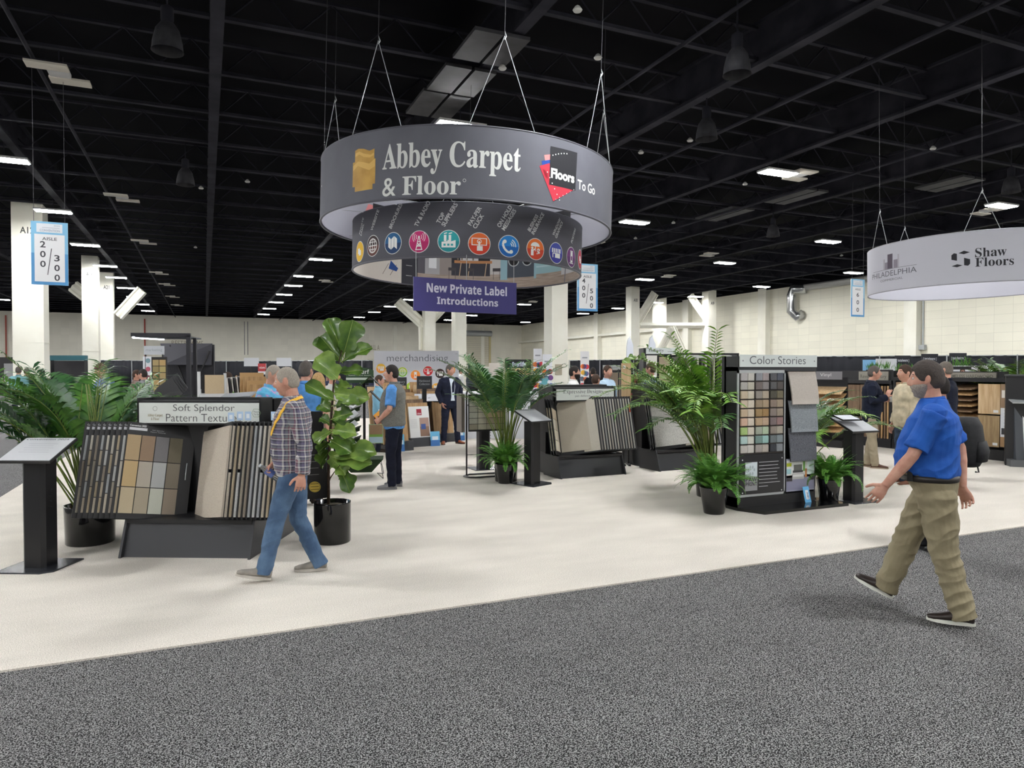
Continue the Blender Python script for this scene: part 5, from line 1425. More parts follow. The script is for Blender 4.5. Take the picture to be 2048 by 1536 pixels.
# ---------------------------------------------------------------- wire rack of small tiles
TO = (3.80, 10.50)
t = thing('tile_rack', 'black tube frame rack of small beige tiles left of the centre palm', 'display rack', (TO[0], TO[1], 0), R(-3))
TU = mat('black_tube', (22, 22, 24), .35)
MB().tube([(0, 0, .02), (0, 0, 1.33), (.02, 0, 1.40), (.09, 0, 1.43), (.56, 0, 1.43), (.63, 0, 1.40), (.65, 0, 1.33), (.65, 0, .02)], .014, 8).obj('tube_frame', TU, t, True)
MB().tube([(-.04, .02, .02), (.02, -.13, .02), (.1, -.17, .02), (.55, -.17, .02), (.63, -.13, .02), (.69, .02, .02), (.63, .17, .02), (.1, .17, .02), (-.04, .02, .02)], .014, 8).obj('base_loop', TU, t, True)
MB().tube([(0, 0, .36), (.65, 0, .36)], .004, 6).obj('brace_wire', TU, t)
bd = MB().box(.02, .62, -.035, -.02, .73, 1.32).obj('tile_board', BLACK, t)
swatches(bd, .035, .61, .76, 1.22, 4, 5, [(184, 182, 170), (190, 184, 164), (192, 182, 158), (188, 176, 152), (172, 170, 158), (180, 176, 158), (190, 172, 140), (184, 164, 132), (176, 176, 164), (184, 180, 164), (186, 170, 138), (182, 162, 132), (170, 168, 156), (176, 172, 156), (166, 154, 134), (160, 146, 124), (150, 144, 128), (170, 166, 148), (168, 162, 144), (150, 142, 126)], name='tile', depth=-.035, spread=14)
for k in range(3): MB().box(-.05 - .022 * k, -.04 - .022 * k, -.04, .24, .72, 1.33).obj('sample_board', pm((150 - 14 * k, 140 - 14 * k, 128 - 12 * k)), t)

# ---------------------------------------------------------------- turf tower
TT = on(724, 953, 0)
t = thing('turf_tower', 'black wire tower of folded green turf samples behind the fiddle leaf fig', 'display stand', (TT.x, TT.y, 0), R(-14))
TG = mat('turf_green', (66, 92, 46), .95, c2=(38, 60, 28), scale=180, bump=1, bscale=200); TD = mat('turf_dark', (44, 66, 36), .95, c2=(24, 40, 20), scale=180, bump=1, bscale=200)
MB().box(.02, .06, -.02, .02, .1, 1.72).obj('pole', BLACK, t)
for c in (-1, 1):
    b = MB()
    for y in (-.28, .28): b.tube([(c * .34, y, 0), (c * .30, y * .6, .22), (c * .18, 0, .30)], .006, 6)
    b.tube([(c * .34, -.28, 0), (c * .24, 0, .05), (c * .34, .28, 0)], .006, 6); b.obj('wire_foot', TU, t)
MB().prism([(-.34, .30), (-.16, .10), (.16, .10), (.34, .30)], .5, axis='y', o=-.25).obj('lower_bin', TD, t)
W0 = pm((214, 218, 222))
for i, z in enumerate((.36, .52, .68, .84, 1.0, 1.16)):
    o = MB().slab([(-.38, -.26, z), (-.02, -.26, z + .13), (-.02, .2, z + .13), (-.38, .2, z)], .012).slab([(-.38, -.27, z - .05), (-.02, -.27, z + .08), (-.02, -.25, z + .13), (-.38, -.25, z)], .01).obj('turf_sample', TD if i < 5 else TG, t)
    MB().add([(-.21, -.285, z + .02), (-.12, -.285, z - .03), (-.03, -.285, z + .045), (-.10, -.285, z + .10)], [(0, 1, 2, 3)]) if False else None
    b = MB(); b.add([(-.22, -.285, z + .0), (-.12, -.29, z - .045), (-.03, -.285, z + .03), (-.10, -.28, z + .09)] + [(-.22, -.283, z + .0), (-.12, -.288, z - .045), (-.03, -.283, z + .03), (-.10, -.278, z + .09)], [(0, 1, 2, 3), (7, 6, 5, 4), (0, 4, 5, 1), (1, 5, 6, 2), (2, 6, 7, 3), (3, 7, 4, 0)]); b.obj('hang_tag', W0, t)
for z in (1.18, 1.42):
    MB().slab([(-.06, -.28, z), (.14, -.28, z + .2), (.14, .2, z + .2), (-.06, .2, z)], .012).obj('folded_turf', TG, t); MB().slab([(.14, -.28, z + .2), (.34, -.28, z), (.34, .2, z), (.14, .2, z + .2)], .012).obj('folded_turf', mat('turf_back', (40, 44, 40), .6), t)
MB().slab([(-.36, -.25, 1.30), (.1, -.25, 1.56), (.1, .2, 1.56), (-.36, .2, 1.30)], .012).obj('turf_sample', TG, t)
sg = MB().prism([(-.24, 1.50), (.19, 1.50), (.19, 1.70), (.14, 1.73), (-.02, 1.755), (-.19, 1.73), (-.24, 1.70)], .015, axis='y', o=-.05).obj('sign_board', pm((46, 72, 46)), t)
Art().text(bs('Turf', 'sans'), -.05, 1.645, .12, 1.715, (226, 230, 222), 2).text('Realistic. Natural. Beautiful', -.2, 1.615, .15, 1.63, (206, 214, 200), 2)  .rect(-.24, 1.55, .19, 1.585, (206, 214, 204), 1).obj('lettering', front(-.05), sg)
br = thing('brochure_fan', 'fan of orange and white brochures on the turf tower near the man in the vest', 'brochures', (TT.x + .30, TT.y - .42, .92), R(-14))
for k, (c, a) in enumerate((((230, 160, 50), -40), ((214, 218, 222), -15), ((220, 224, 226), 12), ((44, 48, 92), 28), ((190, 60, 54), 60))):
    o = MB().box(-.09, .09, 0, .004, 0, .19).obj('brochure', pm(c), br); o.location = (-.02 + .03 * k, -.01 * (5 - k), .02 * k); o.rotation_euler = (R(-20), R(a), 0)
tg = MB().box(.12, .34, -.30, -.29, .56, .86); o = tg.obj('photo_board', pm((150, 176, 140)), t); Art().rect(.13, .70, .33, .85, (148, 120, 92), 1).rect(.13, .57, .33, .66, (176, 200, 214), 1).rect(.13, .66, .33, .70, (120, 160, 70), 1).obj('photo_print', front(-.30), o)
# ---------------------------------------------------------------- plants
LEAF = mat('palm_green', (84, 128, 50), .42, c2=(42, 84, 34), scale=7, spec=.5)
LEAF2 = mat('palm_light', (134, 174, 66), .42, c2=(84, 134, 48), scale=7, spec=.5)
LEAFD = mat('palm_dark', (62, 106, 54), .42, c2=(34, 76, 40), scale=7, spec=.5)
STEM = mat('palm_stem', (112, 124, 52), .5, c2=(84, 104, 42), scale=12)
FERN = mat('fern_green', (108, 158, 66), .5, c2=(62, 116, 46), scale=16, spec=.3)
FIG = mat('fig_leaf', (98, 130, 52), .28, c2=(62, 94, 38), scale=9, spec=.6)
FIGL = mat('fig_leaf_light', (134, 162, 76), .3, c2=(92, 124, 54), scale=9, spec=.6)
BARK = mat('bark', (74, 56, 42), .85, c2=(50, 38, 30), scale=40, bump=.6)
SOIL = mat('potting_moss', (84, 78, 58), .95, c2=(52, 46, 36), scale=60, bump=1)

def frond(parent, base, az, L, rise, droop, m, nl=26, ll=.32, r=None, stemf=.32, name='frond'):
    """arching stem with two ranks of blades"""
    r = r or random
    d = Vec((math.cos(az), math.sin(az), 0)); pts = []
    n = 14; el = rise; p = Vec(base)
    for i in range(n + 1):
        pts.append(p.copy()); f = i / n
        e = el - droop * f ** 1.7
        p = p + (d * math.cos(e) + Vec((0, 0, 1)) * math.sin(e)) * (L / n)
    b = MB(); b.tube(pts, [.008 * (1 - .8 * i / n) + .0012 for i in range(n + 1)], 5, STEM)
    vs, fs = [], []
    side = d.cross(Vec((0, 0, 1))).normalized()
    for k in range(nl):
        f = stemf + (1 - stemf) * (k + .5) / nl; x = f * n; i = min(n - 1, int(x)); q = x - i
        c = pts[i].lerp(pts[i + 1], q); t = (pts[i + 1] - pts[i]).normalized(); up = side.cross(t).normalized()
        s = math.sin(min(1, (f - stemf) / (1 - stemf) * 1.15 + .14) * PI) ** .6 if f < .98 else .4
        for sg in (1, -1):
            l = ll * (.35 + .65 * s) * r.uniform(.85, 1.1)
            dr = (side * sg * .80 + t * .62 + up * .26 + Vec((0, 0, r.uniform(-.12, .08)))).normalized()
            w = t.cross(dr).cross(dr).normalized() * .0155
            g = Vec((0, 0, -1)) * l
            q1, q2, q3 = c + dr * l * .35 - g * -.0 , c + dr * l * .7 + g * .10, c + dr * l + g * .28
            o = len(vs); wv = w * (l / .3 * .75 + .35)
            vs += [c, q1 + wv, q1 - wv, q2 + wv * .8, q2 - wv * .8, q3]
            fs += [(o, o + 1, o + 2), (o + 1, o + 3, o + 4, o + 2), (o + 3, o + 5, o + 4)]
    b.add(vs, fs, m)
    return b.obj(name, None, parent)

def pot(t, r0, r1, h, m=None, rim=.012, soil=True):
    MB().lathe([(r0 * .96, 0), (r0, .01), (r1, h * .97), (r1, h), (r1 - rim, h), (r1 - rim - .004, h - .05)], 36, cap=True).obj('pot', m or BLACKG, t, True)
    if soil: MB().lathe([(r1 - rim - .003, h - .05), (r1 * .5, h - .028), (.001, h - .024)], 20, cap=False).obj('potting_soil', SOIL, t, True)

def palm(label, loc, seed, n=22, L=1.35, pr=(.2, .22, .4), ll=.32, mats=(LEAF, LEAFD, LEAF2), potm=None, rmin=50, rmax=86, dr=(60, 105), base=.14, az=None, z0=None, ns=10, stf=.34, avoid=None):
    r = random.Random(seed)
    t = thing('potted_palm', label, 'palm', loc)
    pot(t, *pr, m=potm)
    z = z0 if z0 is not None else pr[2] - .04
    for k in range(n):
        a = (k * 2.399 + r.uniform(-.3, .3)) if az is None else r.uniform(*az)
        rise = R(r.uniform(rmin, rmax)); f = r.uniform(.75, 1.08)
        if avoid:
            dlt = (a - R(avoid[0]) + PI) % (2 * PI) - PI
            if abs(dlt) < R(avoid[1]): a = R(avoid[0]) + PI + dlt
        bx = Vec((math.cos(a) * base * r.uniform(.2, 1), math.sin(a) * base * r.uniform(.2, 1), z))
        frond(t, bx, a, L * f, rise, R(r.uniform(*dr)), mats[k % len(mats)], 26, ll, r, stemf=stf * r.uniform(.85, 1.15))
    for k in range(ns):
        a = r.uniform(0, 2 * PI); q = Vec((math.cos(a) * base * .8, math.sin(a) * base * .8, z))
        MB().tube([q, q + Vec((r.uniform(-.05, .05), r.uniform(-.05, .05), L * .4)), q + Vec((r.uniform(-.12, .12), r.uniform(-.12, .12), L * .7))], [.011, .008, .004], 6).obj('cane', STEM, t, True)
    return t

def fern(label, loc, seed, r1=.16, h=.32, spread=.36, up=.42, n=64):
    r = random.Random(seed)
    t = thing('potted_fern', label, 'fern', loc, group=None)
    pot(t, r1 * .72, r1, h, rim=.01)
    b = MB(); vs, fs = [], []
    for k in range(n):
        az = k * 2.399 + r.uniform(-.2, .2); rise = R(r.uniform(35, 88)); L = spread * r.uniform(.8, 1.3); d = Vec((math.cos(az), math.sin(az), 0)); side = d.cross(Vec((0, 0, 1)))
        p = Vec((math.cos(az) * r1 * .4, math.sin(az) * r1 * .4, h - .03)); N = 24; drp = R(r.uniform(40, 120) if k % 9 else 165); pts = []
        for i in range(N + 1):
            pts.append(p.copy()); e = rise - drp * (i / N) ** 1.5; p = p + (d * math.cos(e) + Vec((0, 0, math.sin(e)))) * L / N
        for i in range(1, N + 1):
            c = pts[i]; tt = (pts[i] - pts[i - 1]).normalized(); l = .060 * math.sin(PI * min(1, (i / N) * .86 + .14)) ** .7 * r.uniform(.85, 1.15)
            for sg in (1, -1):
                e = c + (side * sg + tt * .35 + Vec((0, 0, -.15))).normalized() * l; w = tt * .0078
                o = len(vs); m_ = c.lerp(e, .5); vs += [c - w * .5, c + w * .5, m_ + w * 1.1, e, m_ - w * 1.1]; fs.append((o, o + 4, o + 3, o + 2, o + 1))
    b.add(vs, fs); b.obj('foliage', FERN, t)
    return t

def fig_leaf(parent, base, tip, up, w, m, curl=.18, r=random):
    """broad lobed leaf from its stalk base to its tip"""
    base, tip = Vec(base), Vec(tip); ax = tip - base; L = ax.length; ax.normalize()
    s = ax.cross(Vec(up)).normalized(); n = s.cross(ax).normalized()
    prof = [(0, .03), (.06, .12), (.16, .30), (.28, .36), (.40, .31), (.52, .34), (.66, .47), (.78, .50), (.88, .43), (.95, .28), (1, .04)]
    vs, fs = [], []; C = (-1, -.66, -.33, 0, .33, .66, 1)
    for i, (f, q) in enumerate(prof):
        for c in C:
            wave = .018 * math.sin(i * 1.9 + c * 4) * abs(c)
            z = curl * L * (-(f - .45) ** 2 * 1.2 + .2) + (abs(c) ** 1.5) * q * w * .55 + wave
            vs.append(base + ax * (f * L) + s * (c * q * w) + n * z)
    k = len(C)
    for i in range(len(prof) - 1):
        for j in range(k - 1): fs.append((i * k + j, i * k + j + 1, (i + 1) * k + j + 1, (i + 1) * k + j))
    b = MB(); b.add(vs, fs)
    b.tube([base - ax * .03, base + ax * L * .5 + n * curl * L * .2, tip], [.005, .004, .0015], 5, pm((150, 170, 90)))
    if b.mats: b.mats.insert(0, m); b.m = [0 if i < len(fs) else 1 for i in range(len(b.f))]
    o = b.obj('leaf', None, parent, True)
    return o

# big palm on the left
palm('largest potted palm with wide arching fronds beside the left rack', (-1.05, 8.02, 0), 11, 27, 1.75, (.215, .225, .38), .40, (LEAF, LEAFD, LEAF), None, 56, 86, (25, 82), .12, ns=8, stf=.40, avoid=(-60, 72))
palm('yellow-green potted palm behind the black textures header', (at(372, 741, 9.6).x, at(372, 741, 9.6).y, 0), 5, 20, 1.25, (.18, .2, .36), .3, (LEAF2, LEAF2, LEAF), None, 55, 86, (60, 110))
palm('dark leafy palm behind the left rack', (at(300, 741, 8.9).x, at(300, 741, 8.9).y, 0), 15, 16, 1.2, (.18, .2, .36), .34, (LEAFD, LEAF), None, 50, 80, (60, 110))
palm('dark green palm behind the fern beside the tile rack', (*on(1012, 962)[:2], 0), 21, 28, 1.92, (.17, .18, .36), .30, (LEAFD, LEAF, LEAFD), None, 72, 88, (30, 90), .08, stf=.50)
p_ = on(1420, 992)
palm('tallest potted palm left of the tall swatch display', (p_.x, p_.y, 0), 34, 46, 1.98, (.18, .2, .34), .31, (LEAF2, LEAF, LEAF2), None, 64, 90, (45, 122), .09, stf=.42, avoid=(-25, 96))
palm('palm with hanging fronds behind the tall swatch display', (8.05, 7.75, 0), 8, 20, 1.45, (.18, .2, .36), .33, (LEAF, LEAF2), None, 50, 84, (80, 125))
palm('dark palm right of the tall swatch display, farther back', (10.1, 10.0, 0), 9, 18, 1.5, (.18, .2, .36), .28, (LEAFD,), None, 55, 88, (50, 110))
pz = at(2042, 741, 13.9); palm('palm with bright fronds at the far right edge', (pz.x, pz.y, 0), 12, 26, 1.95, (.2, .22, .36), .36, (LEAF2, LEAF), None, 68, 88, (30, 80), stf=.5)
fern('potted fern beside the centre kiosk', (*on(1012, 962)[:2], 0) if False else (on(1011, 966).x, on(1011, 966).y, 0), 3, .155, .30, .42, n=120)
p2 = on(1428, 1026); fern('potted fern in front of the tallest palm', (p2.x, p2.y, 0), 4, .17, .32, .44, n=140)
p3 = on(1657, 1003); fern('potted fern at the right side of the tall swatch display', (p3.x, p3.y, 0), 5, .15, .30, .42, n=110)

# fiddle leaf fig
fp = on(665, 1083)
t = thing('fiddle_leaf_fig', 'tall fiddle leaf fig in a black pot behind the man in plaid', 'potted tree', (fp.x, fp.y, 0))
pot(t, .178, .18, .40, rim=.012)
dep0 = (Vec((fp.x, fp.y, 0)) - Vec((0, 0, CH))).dot(FW)
def L3(px, py, dd=0.0):
    return at(px, py, dep0 + dd) - Vec((fp.x, fp.y, 0))
MB().tube([L3(657, 1010), L3(657, 930), L3(660, 870), L3(664, 810), L3(668, 760), L3(680, 715), L3(690, 672)], [.016, .014, .013, .012, .009, .006, .003], 8).obj('trunk', BARK, t, True)
MB().tube([L3(658, 960), L3(668, 945, -.05), L3(680, 930, -.1)], [.007, .005, .003], 6).obj('branch', BARK, t, True)
LV = [((688, 705), (706, 640), -.05, .30, 'f'), ((686, 712), (657, 636), .05, .16, 'd'), ((682, 722), (640, 672), .1, .30, 'd'), ((686, 722), (744, 695), .0, .16, 'f'), ((675, 758), (630, 716), -.12, .32, 'l'), ((676, 745), (726, 741), .1, .12, 'f'),
      ((668, 800), (610, 768), -.15, .18, 'f'), ((668, 788), (738, 796), -.1, .10, 'l'), ((670, 785), (700, 770), .15, .20, 'l'), ((668, 812), (718, 806), -.2, .14, 'f'), ((666, 838), (704, 826), -.15, .17, 'f'), ((664, 850), (640, 836), .0, .14, 'f'), ((664, 860), (712, 868), -.2, .18, 'l'), ((662, 862), (628, 885), -.1, .16, 'l'),
      ((662, 838), (708, 872), .1, .15, 'd'), ((660, 880), (702, 905), -.15, .20, 'f'), ((660, 885), (636, 905), .05, .15, 'f'), ((664, 895), (712, 888), .1, .18, 'd'), ((668, 912), (752, 905), -.15, .17, 'l'), ((672, 918), (742, 925), -.2, .20, 'l'), ((672, 925), (690, 950), -.1, .18, 'l'), ((662, 935), (680, 905), .0, .2, 'l'), ((680, 935), (700, 985), -.12, .14, 'f'), ((680, 940), (708, 968), .05, .16, 'f'),
      ((666, 820), (640, 808), .15, .2, 'f'), ((668, 830), (690, 850), .15, .2, 'd'), ((660, 900), (640, 930), .12, .2, 'd'), ((664, 870), (690, 888), .2, .2, 'd')]
r = random.Random(2)
for bse, tp, dd, wd, kind in LV:
    a, b = L3(*bse, dd * .3), L3(*tp, dd)
    vw = -FW + Vec((r.uniform(-.5, .5), r.uniform(-.3, .3), r.uniform(.1, .9)))
    fig_leaf(t, a, b, vw, max(wd * .9, (b - a).length * .52), {'f': FIG, 'l': FIGL, 'd': FIG}[kind], r.uniform(.1, .3), r)
# small fig far behind
fp2 = at(1272, 741, 13.5)
t = thing('fiddle_leaf_fig', 'smaller fiddle leaf fig beside the tan plank board', 'potted tree', (fp2.x, fp2.y, 0))
pot(t, .15, .17, .36); MB().tube([(0, 0, .3), (.02, 0, 1.2), (0, .02, 1.95)], [.016, .012, .005], 7).obj('trunk', BARK, t, True)
for k in range(34):
    z = r.uniform(.9, 1.95); a = r.uniform(0, 2 * PI); l = r.uniform(.18, .28)
    b0 = Vec((math.cos(a) * .03, math.sin(a) * .03, z)); fig_leaf(t, b0, b0 + Vec((math.cos(a) * l, math.sin(a) * l, r.uniform(-.05, .18))), Vec((-.5, -.6, .7)), l * .75, FIG if k % 3 else FIGL, .2, r)
# ---------------------------------------------------------------- wooden plank racks and the merchandising wall
OAK = mat('oak_plank', (190, 156, 112), .5, c2=(160, 124, 84), scale=3, stretch=(9, 9, 1)); OAKD = mat('brown_plank', (134, 108, 84), .5, c2=(104, 82, 62), scale=3, stretch=(9, 9, 1)); OAKL = mat('pale_plank', (206, 178, 140), .5, c2=(184, 152, 112), scale=3, stretch=(9, 9, 1))
def plank_rack(label, px, py, rz, n=7, front_board=True, w=.52, sign=None):
    p = on(px, py); t = thing('plank_rack', label, 'display rack', (p.x, p.y, 0), rz, 'stepped plank racks')
    MB().box(-w / 2 - .03, w / 2 + .05, -.02, .20, 0, .20).obj('plinth', pm((62, 64, 68), .5), t, bevel=.003)
    MB().box(-w / 2 - .03, w / 2 + .05, .2, .2 + .16 * n, 0, .10).obj('base', BLACK, t)
    for k in range(n):
        y = .10 + .15 * k; h = .86 + .075 * k
        o = MB().box(-w / 2, w / 2, 0, .03, 0, h).obj('plank_board', [OAK, OAKL, OAKD][(k * 2) % 3], t); o.location = (-.02 * k, y, .12); o.rotation_euler = (R(-9), 0, 0)
    if front_board:
        o = MB().box(-w / 2, w / 2, 0, .012, 0, .80).obj('info_board', pm((224, 224, 222)), t); o.location = (0, .06, .10); o.rotation_euler = (R(-9), 0, 0)
        A = Art(); A.rect(-.06, .60, .07, .74, (156, 34, 54), 1).text(bs('shaw', 'sans'), -.04, .62, .055, .66, (230, 220, 220), 2).rect(.0, .12, .24, .54, (140, 110, 92), 1).rect(.0, .34, .24, .54, (170, 140, 128), 2).rect(.03, .28, .15, .40, (70, 92, 150), 3)
        for q in range(7): A.rect(-.23, .50 - .03 * q, -.06, .505 - .03 * q, (170, 170, 170), 1)
        A.obj('board_print', front(0), o)
    return t
plank_rack('stepped rack of oak planks with a white board and red logo', 845, 893, R(14), 8)
plank_rack('stepped plank rack behind the man in the dark suit', 893, 884, R(10), 7, False)
plank_rack('plank rack at the left elbow of the man in the grey vest', 806, 902, R(14), 6, False, .4)
def card(label, px, py, w=.15, h=.3, rz=0):
    p = on(px, py); t = thing('new_card', label, 'sign card', (p.x, p.y, 0), rz, None, rot=(R(-8), 0, rz))
    MB().box(-w / 2, w / 2, 0, .004, 0, h).obj('card', pm((104, 176, 214)), t)
    Art().rect(-w / 2, 0, w / 2, h * .4, (60, 110, 170), 1).rect(-w * .32, h * .42, w * .32, h * .66, (214, 226, 236), 2).obj('card_print', front(0), t)
card('blue card between the white board and the suited man', 871, 892, .22, .33); card('blue card right of the suited man', 922, 881, .2, .30); card('blue card behind the man in the grey vest', 803, 903, .14, .36)
def sign_stand(label, px, py, w, h, z0, text, rz=0, depth=None, col=(40, 42, 46), tc=(150, 152, 156)):
    p = at(px, 741, depth); t = thing('sign_stand', label, 'sign', (p.x, p.y, 0), rz)
    MB().box(-w / 2, w / 2, 0, .03, z0, z0 + h).obj('sign_board', pm(col), t); MB().box(-.05, .05, .0, .06, 0, z0).obj('post', BLACK, t)
    MB().box(-w * .35, w * .35, -.1, .2, 0, .02).obj('foot', BLACK, t)
    if text: Art().text(text, -w * .36, z0 + h * .3, w * .36, z0 + h * .72, tc).obj('lettering', front(0), t)
    return t
sign_stand('black stand sign reading hardwood collection', 849, 0, .36, .30, 1.27, 'Hardwood\nCollection', 0, 16.4)
sign_stand('black stand sign partly behind the man in the vest', 801, 0, .30, .30, 1.24, 'Luxury\nVinyl', 0, 16.6)
kiosk('black reading kiosk between the plank racks', (at(853, 741, 16.9).x, at(853, 741, 16.9).y), R(-8), 1.02, tray=(.62, .42))
# merchandising wall
mo = at(748, 741, 20); mr = at(917, 741, 20); ML = (mr - mo).length; MR_ = math.atan2(mr.y - mo.y, mr.x - mo.x)
mw = thing('merchandising_display', 'pale grey display wall reading merchandising with coloured round icons', 'display wall', (mo.x, mo.y, 0), MR_)
MB().box(0, ML, 0, .12, 0, 2.26).obj('wall_panel', mat('pale_fabric', (196, 198, 206), .8), mw)
A = Art(); q = lambda x, y: uz(mo, MR_, x, y)
a, b = q(774, 727), q(896, 709); A.text('merchandising', a[0], a[1], b[0], b[1], (84, 88, 98), bold=-.012)
for px, py, c1, c2, k in ((762, 737, (232, 184, 60), (236, 150, 60), 'shop'), (805, 744, (176, 200, 50), (120, 176, 60), 'globe'), (831, 750, (238, 150, 66), (240, 130, 50), 'banner'), (856, 742, (206, 46, 50), (190, 36, 46), 'touch'), (880, 747, (60, 40, 40), (46, 34, 36), 'shop'), (901, 740, (232, 170, 70), (226, 140, 50), 'map'), (873, 776, (236, 176, 70), (236, 176, 70), 'map'), (822, 774, (170, 200, 60), (150, 190, 50), 'card')):
    icon(A, *q(px, py), .145, k, c1, c2)
A.obj('printed_graphics', front(0), mw, dx=None)
# reception table, chairs behind
def round_table(label, p, r=.75, cloth=True):
    t = thing('round_table', label, 'table', (p.x, p.y, 0), 0, 'round tables in the far seating area')
    MB().lathe([(r * .96, .0 if cloth else .70), (r * .98, .4 if cloth else .71), (r, .73), (r, .75)], 24).obj('table_top', pm((40, 42, 52) if not cloth else (48, 50, 60)), t, True)
    return t
def chair(label, p, rz):
    t = thing('folding_chair', label, 'chair', (p.x, p.y, 0), rz, 'chairs in the far seating area')
    MB().box(-.2, .2, -.2, .2, .43, .46).obj('seat', pm((34, 36, 50)), t); MB().box(-.2, .2, .18, .21, .5, .86).obj('backrest', pm((34, 36, 50)), t)
    for x in (-.18, .18):
        for y in (-.18, .19): MB().tube([(x, y, 0), (x, y, .86 if y > 0 else .44)], .012, 5).obj('leg', STEEL, t)
    return t
spots = [(455, 44, 'left'), (497, 47, 'second'), (540, 43, 'third'), (600, 45, 'fourth'), (640, 40, 'fifth'), (690, 47, 'sixth'), (735, 44, 'right')]
ch0 = chair('x', Vec((0, 0, 0)), 0); ctr_ = treeof(ch0); fst = True
for i, (px, d, wn) in enumerate(spots):
    p = at(px, 741, d); round_table('round table in the far seating area before the black drapes, %s from the left' % ('first' if i == 0 else ORD[i]), p)
    for k in range(6):
        a = k * PI / 3; loc = (p.x + 1.15 * math.cos(a), p.y + 1.15 * math.sin(a), 0)
        if fst: ch0.location = loc; ch0.rotation_euler = (0, 0, a - PI / 2); ch0['label'] = 'chair at a round table before the far black drapes'; fst = False
        else: dup(ch0, loc, a - PI / 2, 'chair at a round table before the far black drapes', None, ctr_)
# pipe and drape
DR = mat('black_drape', (24, 25, 32), .9)
def drape(label, p0, p1, h=2.44, m=None, step=.14, post=True):
    d = Vec((p1.x - p0.x, p1.y - p0.y, 0)); L = d.length; d.normalize(); rz = math.atan2(d.y, d.x)
    t = thing('drape_wall', label, 'drape', (p0.x, p0.y, 0), rz)
    n = int(L / step); b = MB(); vs = []
    for i in range(n + 1):
        y = .05 * math.sin(i * 1.7) + .02 * math.sin(i * .6); vs += [(i * step, y, .02), (i * step, y * .6, h)]
    b.add(vs, [(2 * i, 2 * i + 2, 2 * i + 3, 2 * i + 1) for i in range(n)]); o = b.obj('drape', m or DR, t, True)
    md = o.modifiers.new('s', 'SOLIDIFY'); md.thickness = .01
    MB().tube([(0, 0, h), (L, 0, h)], .025, 6).obj('rail', STEEL, t)
    k = 0
    while k * 3.05 <= L and post: MB().tube([(k * 3.05, -.09, 0), (k * 3.05, -.09, h + .05)], .028, 6).obj('post', STEEL, t); k += 1
    return t
drape('black drape line behind the far seating area', at(392, 741, 57), at(748, 741, 52))
drape('black drape line behind the left palms', at(180, 741, 50), at(300, 741, 54))
drape('black drape line behind the right hand displays', at(1630, 741, 37), at(2120, 741, 34))
drape('black drape line behind the smiling man', at(1140, 741, 52), at(1345, 741, 45))
drape('short black drape left of the centre palm', at(936, 741, 60), at(958, 741, 60), 2.3)
def panel(label, px0, px1, depth, z0, z1, c, name='banner_stand', cat='banner', art=None, th=.04, feet=True, rz=None, part='panel'):
    a, b = at(px0, 741, depth), at(px1, 741, depth); L = (b - a).length; r_ = math.atan2(b.y - a.y, b.x - a.x) if rz is None else rz
    t = thing(name, label, cat, (a.x, a.y, 0), r_)
    MB().box(0, L, 0, th, z0, z1).obj(part, pm(c) if isinstance(c, tuple) else c, t)
    if feet:
        for u in (.04, L - .04): MB().box(u - .02, u + .02, -.15, .2, 0, .03).box(u - .015, u + .015, 0, th, 0, z0 + .02).obj('foot', BLACK, t)
    if art:
        A = Art(); art(A, L, z0, z1); A.obj('print', front(0), t)
    return t
def dots(A, L, z0, z1):
    r = random.Random(int(L * 999)); cs = [(230, 120, 60), (60, 90, 160), (196, 60, 70), (236, 180, 60), (90, 160, 190), (110, 70, 130), (90, 96, 110)]
    A.rect(L * .2, z1 - .22, L * .8, z1 - .18, (150, 154, 162))
    for i in range(14): A.disc(L * (.2 + .6 * ((i % 3) / 2)) + r.uniform(-.03, .03), z1 - .45 - .2 * (i // 3) - r.uniform(0, .05), .075, cs[i % 7], 2, 14)
panel('white pop-up panel with orange and blue dots, left of the plaque column', 1067, 1084, 21, .1, 2.35, (226, 228, 234), art=dots)
panel('white pop-up panel with coloured dots in front of the plaque column', 1085, 1104, 19.5, .1, 2.15, (228, 230, 236), art=dots)
panel('narrow white pop-up panel with dots behind the bearded man', 1161, 1178, 22, .1, 2.3, (222, 222, 224), art=dots)
panel('small teal poster on the white pop-up panel', 1083, 1095, 18, .9, 1.5, (96, 158, 166), 'poster', 'poster', feet=False)
def rt(A, L, z0, z1): A.rect(0, z1 - .45, L, z1, (176, 60, 64)).text('welcome', L * .15, z1 - .3, L * .85, z1 - .15, (230, 220, 220)); [A.rect(L * .15, z1 - .7 - .18 * k, L * .85, z1 - .66 - .18 * k, (130, 140, 160)) for k in range(5)]
panel('red topped white banner before the far drapes', 516, 532, 40, .1, 2.1, (214, 216, 222), art=rt)
for px, d, wn in ((503, 50, 'left of the red topped banner'), (568, 50, 'right of the red topped banner')): sign_stand('small white table marker on a tall pole, ' + wn, px, 0, 1.0, .6, 2.0, '', 0, d, (206, 208, 212))
def tw(A, L, z0, z1): A.text(bs('[ totalworx ]', 'sans'), L * .1, z1 - .32, L * .9, z1 - .16, (190, 192, 198), bold=.01).rect(L * .3, z1 - .45, L * .7, z1 - .43, (120, 122, 130))
for i, (a, b, z) in enumerate(((1790, 1821, 2.40), (1843, 1876, 2.46), (1899, 1933, 2.47))):
    panel('black worksystem banner with white lettering, %s of three' % ('leftmost', 'middle', 'rightmost')[i], a, b, 33 - i, .1, z, (30, 31, 38), art=tw)
panel('pale blue screen on the counter behind the reverie header', 1726, 1753, 31, 1.62, 2.17, (126, 176, 216), 'display_screen', 'screen')
panel('white open shelf unit behind the reverie header', 1752, 1793, 30, .1, 2.2, (214, 216, 218), 'shelf_unit', 'shelf')
